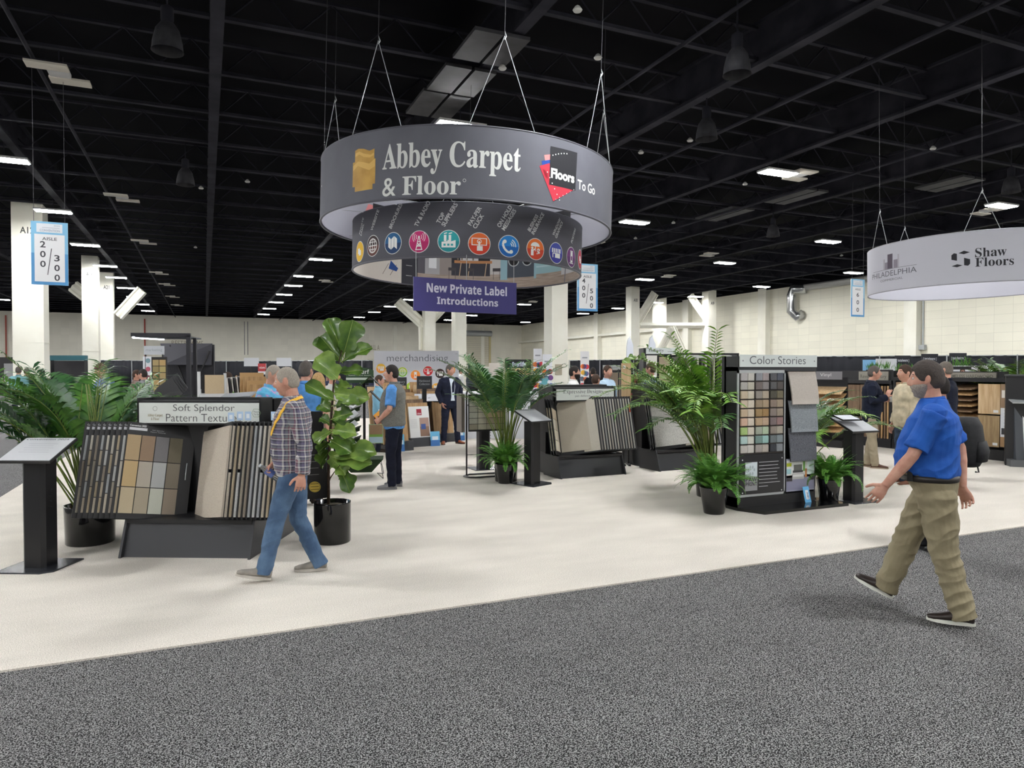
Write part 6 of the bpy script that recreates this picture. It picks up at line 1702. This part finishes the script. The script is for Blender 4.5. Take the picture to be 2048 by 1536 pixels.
panel('white low counter behind the right hand displays', 1865, 1976, 28, .1, 1.9, (206, 208, 212), 'counter_front', 'counter')
def ev(A, L, z0, z1): A.text(bs('Everlife', 'sans'), L * .28, z0 + .12, L * .80, z0 + .45, (214, 224, 240), bold=.02)
panel('black fascia with white everlife lettering over a warm lit booth', 1010, 1062, 48, 1.85, 2.45, (16, 17, 22), 'fascia_sign', 'sign', art=ev, th=.3)
panel('booth back wall coloured as warm lit under the black everlife fascia', 1014, 1062, 50, .1, 1.85, (226, 196, 150), 'exhibit_booth', 'booth')  # the booth's warm glow is put into the wall colour
panel('white wall with a yellow band left of the centre palm', 956, 978, 46, .1, 1.95, (226, 222, 214), 'exhibit_booth', 'booth', art=lambda A, L, a, b: A.rect(0, a + .95, L, a + 1.4, (222, 176, 60)))
panel('white booth wall behind the centre palm', 978, 1010, 47, .1, 2.2, (222, 214, 204), 'exhibit_booth', 'booth')
panel('white buffet counter behind the centre palm', 905, 1118, 17.5, .0, 1.16, (216, 218, 222), 'counter_front', 'counter', th=.7, feet=False)
panel('white counter below the white pop-up panels', 1100, 1165, 15.5, .0, 1.30, (222, 222, 222), 'counter_front', 'counter', th=.6, feet=False)
cs_ = at(1117, 741, 15.7)
t = thing('cup_stack', 'stack of white paper cups on the white counter', 'cups', (cs_.x, cs_.y + .2, 1.30)); MB().lathe([(.05, 0), (.04, .14)], 14).obj('cups', pm((232, 232, 230)), t, True)
pl = panel('tan plank sample board standing behind the centre racks', 1243, 1262, 12.6, .3, 1.83, OAKL, 'sample_board_stand', 'sample board'); 
MB().box(.03, .07, -.003, 0, 1.73, 1.79).obj('label_sticker', pm((232, 232, 232)), pl)
panel('grey header sign of a low display behind the smiling man', 1206, 1241, 17, 1.72, 1.83, (160, 164, 164), 'header_sign', 'sign', art=lambda A, L, a, b: A.text('Color Stories', L * .15, a + .03, L * .85, b - .03, (110, 112, 116)))
panel('low black framed display with brown board behind the smiling man', 1208, 1243, 17.2, .2, 1.70, (150, 134, 118), 'low_display', 'display stand', art=lambda A, L, a, b: A.rect(0, b - .05, L, b, (40, 40, 44)).rect(0, a, .03, b, (40, 40, 44)).rect(L - .03, a, L, b, (40, 40, 44)))
# tall infinity display
io = at(1287, 741, 14.5); IR = -.35
t = thing('infinity_display', 'tall black display with a pale infinity header and carpet boards behind the tall palm', 'display stand', (io.x, io.y, 0), IR)
I = lambda x, y: uz(io, IR, x, y)
x1 = I(1353, 700)[0]; x2 = I(1478, 710)[0]; zt_ = I(1320, 696)[1]; zb_ = I(1320, 708)[1]
MB().box(0, .05, 0, .4, 0, zt_).box(x1 - .02, x1 + .03, 0.02, .4, 0, zt_ - .14).obj('side_panel', BLACK, t); MB().box(0, x1, .35, .4, .1, zt_ - .02).obj('back_panel', BLACK, t)
h_ = MB().box(.05, x1, -.02, 0, zb_, zt_).obj('header_sign', mat('header_grey'), t)
Art().text(bs('Infinity'), .10, zb_ + .03, .42, zt_ - .02, (96, 100, 104)).text('Beautiful Performance', .5, zb_ + .04, x1 - .1, zt_ - .06, (130, 132, 136)).obj('lettering', front(-.02), h_)
MB().box(.06, .28, -.01, .0, .5, zb_ - .03).obj('white_board', pm((214, 212, 206)), t)
for k, (a, b, c) in enumerate(((1318, 1339, (160, 146, 126)), (1343, 1361, (104, 100, 96)))): swatches(t, I(a, 740)[0], I(b, 740)[0], .5, zb_ - .06, 1, 1, [c], name='carpet_board', depth=0, spread=16, th=.03)
MB().box(x1, x2, 0, .05, zb_ - .02, zb_ + .02).box(x2 - .04, x2, 0, .4, 0, zb_).obj('outer_frame', BLACK, t); MB().box(x1, x2, .3, .35, .1, zb_ - .02).obj('back_panel', pm((190, 192, 190)), t)
for k in range(14): MB().box(x1 + .1 + .085 * k, x1 + .13 + .085 * k, .0, .3, .5, zb_ - .08).obj('carpet_board', pm([(186, 182, 172), (60, 60, 62)][k % 2]), t)
for px, d, nm in ((1253, 58, 'left of the tall A18 column'), (1297, 56, 'between the braced columns')):
    p = at(px, 741, d); t = thing('feather_flag', 'small white feather flag ' + nm, 'flag', (p.x, p.y, 0)); MB().tube([(0, 0, 0), (0, 0, 3.6), (.1, 0, 4.3), (.35, 0, 4.5)], .03, 6).obj('pole', STEEL, t)
    MB().prism([(.03, 1.4), (.62, 1.6), (.66, 3.8), (.35, 4.45), (.06, 4.1)], .02, axis='y').obj('flag', pm((206, 210, 220)), t)

# ---------------------------------------------------------------- hardwood displays on the right
WO = (13.72, 12.95); WR = -PI / 2
Wq = lambda x, y: uz(WO, WR, x, y)
def hw_display(label, x0, x1, ytop, header):
    a = Wq(x0, 850)[0]; b = Wq(x1, 850)[0]; zt = Wq((x0 + x1) / 2, ytop)[1]
    t = thing('hardwood_display', label, 'display stand', (WO[0], WO[1] - a, 0), WR)
    W = b - a
    MB().box(0, .06, 0, .45, 0, zt).box(W - .06, W, 0, .45, 0, zt).obj('side_panel', BLACK, t) if False else None
    for u in (0, W - .06): MB().box(u, u + .06, 0, .45, 0, zt).obj('side_panel', BLACK, t)
    MB().box(0, W, -.02, .45, 0, .20).obj('plinth', BLACK, t); MB().box(0, W, -.02, .45, zt - .08, zt).obj('top_bar', BLACK, t); MB().box(0, W, .40, .45, .2, zt).obj('back_panel', pm((18, 18, 20)), t)
    hx0, hx1, hy0, hy1, txt = header
    s0, s1 = Wq(hx0, hy1)[0] - a, Wq(hx1, hy1)[0] - a; z0, z1 = Wq((hx0 + hx1) / 2, hy1)[1], Wq((hx0 + hx1) / 2, hy0)[1]
    MB().box(max(0, s0 - .5) if header[4] != 'x' else 0, min(W, s1 + .12), .05, .2, zt, z1 + .02).obj('header_box', BLACK, t)
    h_ = MB().box(s0, s1, .02, .05, z0, z1).obj('header_sign', mat('bronze_sign', (150, 146, 136), .35, .5), t)
    Art().text(txt, s0 + .06 * (s1 - s0), z0 + (z1 - z0) * .3, s1 - .06 * (s1 - s0), z0 + (z1 - z0) * .72, (92, 88, 82), 1, bold=.006).obj('lettering', front(.02), h_)
    def brd(xa, xb, ya, yb, m, name='plank_sample', art=None, y=.02):
        ua, ub = Wq(xa, 800)[0] - a, Wq(xb, 800)[0] - a; za, zb = Wq((xa + xb) / 2, yb)[1], Wq((xa + xb) / 2, ya)[1]
        o = MB().box(ua, ub, y, y + .02, za, zb).obj(name, m, t)
        MB().box(ub - .12, ub - .03, y - .003, y, za + .03, za + .08).obj('label_sticker', pm((226, 226, 226)), o) if name == 'plank_sample' else None
        if art:
            A = Art(); art(A, ua, ub, za, zb); A.obj('print', front(y), o)
        return o
    return t, W, a, brd, zt
def pan1(A, x0, x1, z0, z1): A.text('reverie', x0 + .05, z1 - .7, x0 + .65, z1 - .6, (110, 112, 116), 1, rot=0) if False else A.text('Reverie Luxury', x1 - .05, z0 + .3, x1 + .6, z0 + .42, (140, 140, 144), 1, rot=90); A.disc((x0 + x1) / 2, z0 + .12, .04, (190, 150, 60), 1)
t, W, a, brd, zt = hw_display('black display of wood samples with a bronze reverie header', 1664, 1783, 760, (1716, 1775, 743, 765, 'Reverie Luxury'))
brd(1668, 1684, 769, 832, pm((226, 226, 226)), 'info_board', pan1); brd(1685, 1718, 769, 826, OAKD); brd(1719, 1748, 769, 826, OAKD)
brd(1668, 1684, 836, 874, pm((150, 130, 118)), 'photo_panel'); brd(1685, 1718, 832, 876, OAKD); brd(1720, 1747, 832, 878, OAKD)
for k in range(5): brd(1750 + 6 * k, 1753 + 6 * k, 772, 880, OAKD if k % 2 else OAK, 'plank_edge', y=.0)
def sheet(A, x0, x1, z0, z1): A.rect(x0, z0 + .62 * (z1 - z0), x1, z1, (150, 124, 98), 1); A.rect(x0 + .1 * (x1 - x0), z0 + .78 * (z1 - z0), x0 + .9 * (x1 - x0), z0 + .9 * (z1 - z0), (226, 222, 214), 2); [A.rect(x0 + .06, z0 + (.58 - .05 * k) * (z1 - z0), x1 - .06, z0 + (.585 - .05 * k) * (z1 - z0), (150, 160, 190), 1) for k in range(6)]; A.rect(x0, z0, x1, z0 + .16 * (z1 - z0), (152, 120, 84), 2); A.rect(x0 + .02, z0 + .2 * (z1 - z0), (x0 + x1) / 2, z0 + .3 * (z1 - z0), (50, 50, 54), 2)
t, W, a, brd, zt = hw_display('wide black display of oak panels with a bronze hardwood header', 1785, 2022, 755, (1890, 1991, 745, 760, 'TIMELESS HARDWOOD'))
brd(1790, 1803, 764, 872, pm((222, 222, 220)), 'info_board', sheet); brd(1803, 1816, 764, 872, pm((206, 208, 206)), 'photo_panel')
for k in range(9):
    ua, ub = Wq(1902, 800)[0] - a, Wq(1953, 800)[0] - a; z = zt - .22 - .11 * k
    MB().hexa([(ua, -.02, z - .02), (ub - .08, -.02, z - .02), (ub, .36, z - .02 + .07), (ua, .36, z + .05), (ua, -.02, z), (ub - .08, -.02, z), (ub, .36, z + .09), (ua, .36, z + .09)]).obj('shelf_plank', OAK if k % 2 else OAKD, t)
brd(1955, 1999, 768, 828, OAKL); brd(1955, 1998, 831, 893, OAKD if 0 else mat('tan_plank', (164, 140, 104), .5, c2=(140, 116, 84), scale=3, stretch=(9, 9, 1))); brd(2000, 2021, 768, 895, pm((222, 224, 228)), 'info_board', sheet)
for k in range(3): brd(1820 + 22 * k, 1838 + 22 * k, 768, 890, OAKD if k % 2 else OAK)
# planter boxes on top
def planter(label, x0, x1, z, seed, v=.25):
    a = Wq(x0, 800)[0]; b = Wq(x1, 800)[0]; t = thing('planter_box', label, 'planter', (WO[0] + v, WO[1] - a, z), WR)
    MB().box(0, b - a, 0, .16, 0, .06).obj('box', BLACK, t); r = random.Random(seed); bb = MB(); vs, fs = [], []
    for k in range(int((b - a) * 140)):
        x, y = r.uniform(0, b - a), r.uniform(.02, .14); az = r.uniform(0, 6.28); l = r.uniform(.1, .24); e = Vec((x + math.cos(az) * l * .6, y + math.sin(az) * l * .4, .05 + l)); o = len(vs); w = Vec((math.sin(az), -math.cos(az), 0)) * .009
        vs += [(x, y, .05), e * .5 + Vec((x, y, .07)) * .5 + w, e, e * .5 + Vec((x, y, .07)) * .5 - w]; fs.append((o, o + 1, o + 2, o + 3))
    bb.add(vs, fs); bb.obj('foliage', FERN, t)
planter('green planter on top of the reverie display', 1716, 1760, 1.66, 1); planter('green planter on top of the hardwood display, right of the blue shirt', 1885, 1915, 1.72, 2); planter('leafy planter beside the reverie header', 1770, 1812, 1.60, 3)
# stacked wood shelf left of reverie display
t = thing('plank_shelf', 'angled shelf of wood planks beside the tall swatch display', 'display stand', (*at(1652, 741, 15.6)[:2], 0), -1.2)
MB().box(-.35, .35, .3, .35, 0, 1.55).obj('back_panel', BLACK, t); MB().box(-.35, .35, 0, .35, 0, .16).obj('plinth', BLACK, t)
hs = MB().box(-.35, .35, -.02, .0, 1.5, 1.68).obj('header_sign', pm((120, 118, 122)), t); Art().text('Vinyl', -.12, 1.55, .12, 1.64, (206, 206, 206)).obj('lettering', front(-.02), hs)
for k in range(7): MB().slab([(-.34, -.05, .35 + .14 * k), (.34, -.05, .35 + .14 * k), (.34, .3, .5 + .14 * k), (-.34, .3, .5 + .14 * k)], .02).obj('shelf_plank', OAK if k != 6 else OAKL, t)
# far right cabinet and kiosk with leaning sheet
p = at(2012, 741, 12.6)
t = thing('display_cabinet', 'tall black cabinet at the right edge below the bright palm', 'cabinet', (p.x, p.y, 0), -1.0)
MB().box(0, 1.6, 0, .5, 0, 1.60).obj('cabinet_body', BLACK, t, bevel=.004); MB().box(-.01, 1.61, -.03, .5, 1.60, 1.63).obj('cabinet_top', mat('dark_top', (70, 72, 74), .3), t)
p = on(2034, 934)
t = thing('info_kiosk', 'dark kiosk with a white leaning sheet at the right edge', 'kiosk', (p.x, p.y, 0), -.75, 'black reading kiosks')
MB().box(-.1, .8, 0, .3, 0, .12).obj('base_plate', GREY, t); MB().hexa([(0, .05, .1), (.7, .05, .1), (.7, .25, .1), (0, .25, .1), (0, .2, 1.15), (.7, .2, 1.15), (.7, .3, 1.15), (0, .3, 1.15)]).obj('post', mat('slate', (66, 70, 76), .45), t)
o = MB().slab([(.12, .03, .14), (.7, .03, .14), (.7, .19, 1.1), (.12, .19, 1.1)], .008).obj('white_sheet', pm((222, 224, 226)), t)
MB().slab([(-.08, -.02, 1.14), (.75, -.02, 1.14), (.75, .34, 1.22), (-.08, .34, 1.22)], .02).obj('tray', STEEL, t)

# ---------------------------------------------------------------- left background
BLK = mat('matte_black', (40, 40, 46), .7)
p = at(262, 741, 22)
t = thing('lit_canopy', 'black canopy frame with a white light strip over the left displays', 'booth canopy', (p.x, p.y, 0), -.25)
Lc = 1.75
MB().box(0, Lc, 0, .10, 2.76, 2.88).obj('front_beam', BLK, t); MB().box(Lc - .12, Lc, 0, .12, 0, 2.82).obj('post', BLK, t); MB().box(Lc, Lc + .1, .3, .4, 0, 2.75).obj('post', BLK, t)
MB().slab([(.05, .05, 2.78), (Lc, .05, 2.78), (Lc, 1.3, 2.78), (.6, 1.3, 2.78)], .04).obj('canopy_panel', mat('canopy_slats', (60, 66, 72), .5), t)
MB().tube([(.06, .02, 2.74), (.58, 1.25, 2.74)], .035, 8).obj('light_strip', mat('strip_light', (240, 248, 255), .4, emit=14), t)
t = panel('large folded black backdrop panel behind the canopy post', 324, 428, 25, .2, 2.62, BLK, 'backdrop_panel', 'backdrop', th=.08)
MB().slab([(.3, -.5, 1.9), (1.8, -.1, 1.9), (1.8, .0, 2.66), (.0, -.1, 2.66)], .03).obj('upper_flap', mat('flap_black', (58, 58, 66), .6), t)
MB().tube([(.35, -.12, 2.6), (.9, -.15, 1.2)], .03, 5).obj('diagonal_strut', BLACK, t); MB().tube([(1.75, -.12, 2.4), (1.2, -.2, 1.0)], .03, 5).obj('diagonal_strut', BLACK, t)
def mk(A, L, z0, z1): A.text('marketing', L * .1, z0 + .08, L * .92, z1 - .08, (140, 146, 152))
panel('grey marketing header sign under the canopy', 288, 328, 20, 2.15, 2.40, (186, 190, 196), 'header_sign', 'sign', art=mk)
def rdots(A, L, z0, z1): [A.disc(L * .6, z1 - .12 - .24 * k, .07, ((120, 150, 160), (180, 90, 110), (120, 70, 80), (140, 140, 146))[k % 4], 1, 14) for k in range(5)]
panel('white narrow panel with round pictures left of the tan swatch board', 286, 303, 20, .6, 2.1, (216, 218, 224), art=rdots)
t = panel('black board of tan swatches under the marketing sign', 303, 333, 19.8, .5, 2.08, (36, 34, 34), 'swatch_board', 'display board')
swatches(t, .04, .40, 1.1, 2.0, 2, 5, [(170, 150, 110), (186, 158, 112), (150, 136, 98), (172, 158, 110), (140, 120, 84)], spread=14, gap=.02)
t = thing('leaning_boards', 'stack of black boards tilted against the canopy post', 'sample boards', (*at(345, 741, 18)[:2], .9), -.2)
MB().box(-.3, .3, -.05, .4, -.9, .0).obj('base', BLACK, t)
for k in range(4): o = MB().box(-.32, .32, 0, .02, 0, .52).obj('board', BLACK, t); o.location = (.02 * k, .07 * k, .05 * k); o.rotation_euler = (R(-20), R(-38), 0)
t = thing('carpet_stand', 'white framed stand holding tan carpet boards left of the oak boards', 'display rack', (*at(396, 741, 12.5)[:2], 0), .05)
MB().box(0, .04, 0, .3, 0, 1.68).obj('side_panel', pm((206, 208, 210)), t); MB().box(.44, .47, 0, .3, 0, 1.65).obj('side_panel', pm((196, 198, 200)), t)
MB().slab([(.02, -.2, 1.22), (.46, -.2, 1.22), (.46, .28, 1.36), (.02, .28, 1.36)], .02).obj('shelf', pm((190, 192, 194)), t)
for k, c in enumerate(((60, 60, 62), (196, 176, 146))): MB().box(.06 + .05 * k, .30 + .13 * k, .05 - .03 * k, .08 - .03 * k, 1.26, 1.62).obj('carpet_board', carpet(c, 10), t)
t = thing('step_boards', 'stepped row of tan cardboard coloured boards left of the floral shirt', 'sample boards', (*at(505, 741, 12.8)[:2], 0), .2)
for k in range(6): MB().box(-.22 + .03 * k, .20 + .03 * k, .12 * -k, .12 * -k + .02, .4, 1.66 - .07 * k).obj('plank_board', OAK if k % 2 else mat('kraft', (186, 150, 104), .7), t)
MB().box(-.25, .45, -.75, .15, 0, .4).obj('plinth', BLACK, t)
t = thing('striped_rack', 'small rack of upright black and white boards beside the oak boards', 'display rack', (*at(463, 741, 13.5)[:2], 0), .3)
for k in range(7): o = MB().box(.045 * k, .045 * k + .02, -.2, .1, 1.1, 1.56).obj('carpet_board', pm([(206, 202, 196), (40, 40, 44)][k % 2]), t); o.rotation_euler = (0, R(-6), 0)
MB().box(-.05, .4, -.2, .2, 0, 1.1).obj('plinth', BLACK, t)
t = thing('grey_binder', 'open grey binder lying behind the black textures header', 'binder', (*at(475, 741, 9.3)[:2], 1.34), -.3)
MB().slab([(-.2, -.15, .0), (.2, -.15, .03), (.2, .15, .08), (-.2, .15, .05)], .02).obj('cover', pm((150, 152, 156)), t)
for lab, a, b, d, z0, z1, c in (('dark booth wall at the far left edge', -20, 33, 45, .1, 2.55, (34, 32, 34)), ('teal topped dark booth at the far left', 100, 170, 42, 2.3, 2.6, (38, 90, 100)), ('dark booth under the teal fascia', 104, 170, 43, .1, 2.3, (40, 38, 42))):
    panel(lab, a, b, d, z0, z1, c, 'exhibit_booth', 'booth', th=.3)
panel('grey booth panel at the far left edge', 8, 30, 40, .8, 2.1, (150, 150, 152), 'exhibit_booth', 'booth')
# ---------------------------------------------------------------- the people in the photo
pb = on(588, 1152); plaid_man((pb.x, pb.y, 0), R(171))
pb = on(1868, 1232); blue_man((pb.x, pb.y, 0), R(122))
pb = on(789, 975); vest_man((pb.x, pb.y, 0), R(152))
pb = on(900, 888); suit_man((pb.x, pb.y, 0), R(272))
pb = on(1741, 935); coffee_man((pb.x, pb.y, 0), R(-46))
HG = mat('hair_grey', (120, 112, 104), .8, c2=(92, 84, 78), scale=160, bump=.2, bscale=90); HB = mat('hair_brown', (74, 54, 42), .8, c2=(52, 38, 30), scale=160); HK = mat('hair_black', (42, 34, 32)); HS = mat('hair_silver', (168, 160, 150)); HBL = mat('hair_blonde', (190, 156, 108), .8, c2=(160, 124, 82), scale=50)
HR = mat('hair_auburn', (120, 70, 44), .8)
def stand(label, px, depth, face, st, J=None, sc_=1.0, vox=.014, group=None):
    """face: 0 towards the viewer, 90 to the picture's right, 180 away, 270 left"""
    p = at(px, 741, depth); d = math.atan2(-p.y, -p.x)
    s = dict(fingers=False); s.update(st)
    return person(label, (p.x, p.y, 0), d + R(face), J, s, vox, scale=sc_)[0]
# hidden walker behind the man in blue
pb = on(1893, 1096)
NV = fabric('walker_navy', (34, 36, 48))
stand('person in dark clothes with a black backpack walking behind the man in blue', 1880, 6.55, 262, dict(top=NV, bottom=fabric('walker_black', (28, 28, 32)), shoe=pm((22, 22, 24)), sole=pm((30, 30, 32)), hair=HK), dict(anl=(-.10, .08, .1), knl=(-.04, .08, .48), anr=(.12, -.08, .085), knr=(.08, -.08, .48)), .93, .01)
bk = at(1938, 741, 6.62)
t = thing('backpack', 'black backpack showing at the right of the blue shirt', 'backpack', (bk.x, bk.y, .80), math.atan2(-bk.y, -bk.x) + R(255))
b = MB(); b.rings([(0, 0, 0, .09, .13), (0, 0, .06, .12, .155), (0, 0, .22, .13, .16), (0, 0, .38, .11, .145), (0, 0, .46, .07, .11)], 24); b.obj('bag', mat('backpack_cloth', (30, 30, 34), .7, c2=(22, 22, 25), scale=30), t, True)
MB().rings([(-.11, 0, .05, .04, .11), (-.12, 0, .15, .05, .115), (-.11, 0, .24, .03, .1)], 18).obj('front_pocket', mat('backpack_cloth'), t, True); MB().tube([(.06, .08, .42), (.13, .09, .3), (.11, .1, .05)], .014, 6).obj('strap', BLACK, t)
MB().tube([(-.08, 0, 0), (-.09, 0, -.05), (-.06, 0, -.05)], .008, 5).obj('strap', BLACK, t)
stand('person in beige shirt standing behind the man in blue', 1812, 10.45, 300, dict(top=fabric('beige_shirt', (206, 192, 166)), bottom=fabric('slate_jeans', (70, 84, 104)), shoe=pm((96, 60, 42)), hair=HB), None, 1.0)
stand('person in navy jacket just right of the blue shirt collar', 1893, 11.0, 250, dict(top=fabric('jacket_navy', (32, 36, 52)), bottom=fabric('navy', (34, 38, 52)), hair=HG), None, 1.03)
# left of centre
stand('man in turquoise floral shirt behind the man in plaid', 541, 8.7, 60, dict(top=floral(), sleeve='short', hair=HS, hairlen='crop', belly=.05, wide=1.05), dict(pit=12, hd=(.04, 0, 1.645)), 1.0, .010)
stand('man in blue polo seen from behind, right of the man in plaid', 612, 8.9, 165, dict(top=mat('fabric_sky_polo', (98, 158, 226)), sleeve='short', hair=mat('hair_pepper', (98, 92, 88)), wide=1.08), dict(yaw=-18), 1.02, .010)
stand('blonde woman behind the fiddle leaf fig', 637, 10.5, 200, dict(top=fabric('cream_top', (206, 192, 164)), hair=HBL, hairlen='long'), None, .93)
stand('person in white shirt behind the fiddle leaf fig', 664, 13.0, 30, dict(top=pm((214, 214, 210), .8), hair=HB), None, .95)
stand('person in pale blue shirt behind the turf tower', 757, 14.5, 90, dict(top=pm((120, 170, 196), .8), hair=HB), None, .9)
def black_chair(label, px, d, z=.0):
    p = at(px, 741, d); t = thing('office_chair', label, 'chair', (p.x, p.y, 0), .5)
    MB().rings([(0, 0, .42, .22, .24), (0, 0, .50, .23, .25)], 20).obj('seat', BLACK, t, True); MB().rings([(.2, 0, .5, .03, .18), (.23, 0, .9, .04, .24), (.24, 0, 1.25, .035, .2), (.24, 0, 1.36, .02, .12)], 20).obj('backrest', BLACK, t, True); MB().tube([(0, 0, .0), (0, 0, .43)], .04, 8).obj('pedestal', BLACK, t)
black_chair('black high backed chair before the merchandising wall', 820, 17.6)
# centre right
stand('bearded man in white shirt facing right behind the centre header', 1147, 13.3, 82, dict(top=pm((226, 226, 224), .8), hair=HK, beard=HK), dict(yaw=10), 1.0, .011)
stand('short dark haired person in olive behind the centre header', 1191, 13.1, 150, dict(top=fabric('olive', (96, 94, 66)), hair=HB), None, .915, .011)
t = stand('smiling man in pale blue shirt with a lanyard behind the centre header', 1214, 14.0, 55, dict(top=pm((176, 200, 222), .8), hair=HB, wide=1.12, belly=.04), dict(yaw=-8), 1.01, .010)
b = MB(); b.tube([Vec(p) for p in ((.0, .07, 1.50), (.10, .075, 1.40), (.165, .03, 1.2), (.17, .0, 1.12), (.165, -.03, 1.2), (.10, -.075, 1.40), (.0, -.07, 1.50))], .006, 5); b.obj('lanyard', pm((40, 40, 46)), t)
stand('man in blue grey suit facing left beside the small fig', 1303, 14.1, 255, dict(jacket=fabric('suit_blue', (72, 86, 116)), top=pm((226, 226, 228), .8), hair=HB), dict(yaw=-10), 1.04, .011)
stand('red haired person looking out beside the small fig', 1277, 15.0, 10, dict(top=fabric('rose_top', (196, 110, 110)), hair=HR, hairlen='long'), None, .92)
stand('person in black seen from behind near the white counter', 1186, 20, 185, dict(top=fabric('plain_black', (26, 26, 30)), hair=HK), None, 1.0, .018)
stand('man in grey blue jacket behind the smiling man', 1228, 17.6, 285, dict(top=fabric('slate_jacket', (92, 102, 120)), hair=mat('hair_grey'), hairlen='crop'), None, 1.0, .018)
# left background
t = stand('man in pale teal shirt and navy trousers seen from behind at the far left', 37, 21.8, 175, dict(top=fabric('teal_shirt', (128, 176, 184)), bottom=fabric('dark_navy', (26, 29, 44)), hair=mat('hair_pepper'), belt=pm((60, 44, 38)), tuck=True), None, 1.02, .016)
stand('man in dark blue jacket walking beside the teal shirt', 53, 24, 150, dict(top=fabric('jacket_navy', (32, 36, 52)), hair=HG), None, 1.0, .018)
stand('person in black behind the left palm', 84, 22, 190, dict(top=fabric('plain_black', (26, 26, 30)), bottom=fabric('plain_black', (26, 26, 30)), hair=HK), None, .98, .018)
stand('man in blue checked shirt and maroon cap behind the left palm', 209, 12.6, 300, dict(top=fabric('check_blue', (110, 128, 184)), hair=HG, cap=pm((82, 32, 44)), sleeve='long'), dict(hd=(.06, 0, 1.64), pit=12), 1.03, .013)
stand('dark haired man leaning behind the left palm fronds', 287, 16, 230, dict(top=fabric('grey_mid', (150, 150, 154)), hair=HK), None, .97, .018)
stand('person in glasses facing right behind the left palm fronds', 272, 17, 80, dict(top=fabric('rose_grey', (150, 120, 116)), hair=HB), None, .96, .018)
stand('woman with long brown hair left of the oak boards', 455, 15, 150, dict(top=pm((214, 206, 196), .8), hair=HB, hairlen='long'), None, .93, .016)
stand('standing man in black beside the red topped banner', 534, 36, 200, dict(top=fabric('plain_black', (26, 26, 30)), bottom=fabric('plain_black', (26, 26, 30)), hair=HK), None, 1.0, .025)
# seated crowd far away
SIT = dict(hil=(.02, .1, .90), hir=(.02, -.1, .90), knl=(.42, .12, .93), knr=(.42, -.12, .93), anl=(.42, .12, .53), anr=(.42, -.12, .53), wrl=(.26, .16, 1.12), wrr=(.26, -.16, 1.12), ell=(.04, .235, 1.14), elr=(.04, -.235, 1.14))
proto_p, proto_s = [], []
for i, (c, h) in enumerate((((206, 206, 204), HB), ((40, 46, 70), HG), ((120, 60, 56), HK), ((60, 64, 74), HBL))):
    s_ = dict(top=pm(c, .8), hair=h, fingers=False, hairlen='long' if i == 3 else 'short')
    t = person('x', (0, 0, 0), 0, SIT, s_, .03)[0]; proto_p.append((t, treeof(t)))
    t = person('x', (0, 0, 0), 0, None, s_, .03)[0]; proto_s.append((t, treeof(t)))
CW = ['white', 'navy', 'brick red', 'grey']
for i, (px, d, wn) in enumerate(spots):
    p = at(px, 741, d)
    for j in range(4):
        a = ((j * 3 + i) % 6 if j < 2 else (j * 2 + i + 1) % 6) * PI / 3; t, tree = proto_p[(i + j) % 4]
        loc = (p.x + 1.13 * math.cos(a), p.y + 1.13 * math.sin(a), -.42); lab = 'seated person in %s at a round table in the far seating area' % CW[(i + j) % 4]
        if t['label'] == 'x': t.location = loc; t.rotation_euler = (0, 0, a + PI); t['label'] = lab; t['group'] = 'seated crowd in ' + CW[(i + j) % 4]
        else: dup(t, loc, a + PI, lab, 'seated crowd in ' + CW[(i + j) % 4], tree)
for i, (px, py, d, c, w_) in enumerate(((1925, 0, 26, 0, 'behind the hardwood header, between two banners'), (1960, 0, 27, 1, 'behind the hardwood header, right of the banners'), (1995, 0, 22, 1, 'above the right hand end of the oak panels'), (2013, 0, 23, 3, 'beside the bright palm at the right edge'), (921, 0, 34, 0, 'left of the centre palm'), (942, 0, 36, 3, 'standing left of the centre palm'), (1018, 0, 40, 1, 'left of the warm lit booth'), (1026, 0, 38, 0, 'before the warm lit booth'), (1036, 0, 41, 2, 'in the middle of the warm lit booth'), (1043, 0, 37, 3, 'right of the warm lit booth'), (1051, 0, 30, 1, 'with a dark head near the white pop-up panel'))):
    t, tree = proto_s[c]; p = at(px, 741, d); a = math.atan2(-p.y, -p.x); lab = 'distant person in %s ' % CW[c] + w_
    if t['label'] == 'x': t.location = (p.x, p.y, 0); t.rotation_euler = (0, 0, a + (i % 3) * 1.3); t['label'] = lab; t['group'] = 'distant visitors'
    else: dup(t, (p.x, p.y, 0), a + (i % 3) * 1.3, lab, 'distant visitors', tree)
EXPO = -0.14
# ---------------------------------------------------------------- camera, world, view
w = bpy.data.worlds.new('hall_world'); sc.world = w; w.use_nodes = True
w.node_tree.nodes['Background'].inputs[0].default_value = (.5, .5, .55, 1); w.node_tree.nodes['Background'].inputs[1].default_value = .02
cd = bpy.data.cameras.new('camera'); co = bpy.data.objects.new('camera', cd); COL.objects.link(co)
cd.sensor_width = 36; cd.sensor_fit = 'HORIZONTAL'; cd.lens = CF / 2048 * 36; cd.clip_end = 500; cd.clip_start = .05
co.matrix_world = Matrix(((RT.x, UP.x, -FW.x, 0), (RT.y, UP.y, -FW.y, 0), (RT.z, UP.z, -FW.z, CH), (0, 0, 0, 1)))
sc.camera = co
vs = sc.view_settings; vs.view_transform = 'Standard'; vs.look = 'None'; vs.exposure = EXPO; vs.gamma = 1; vs.use_curve_mapping = False
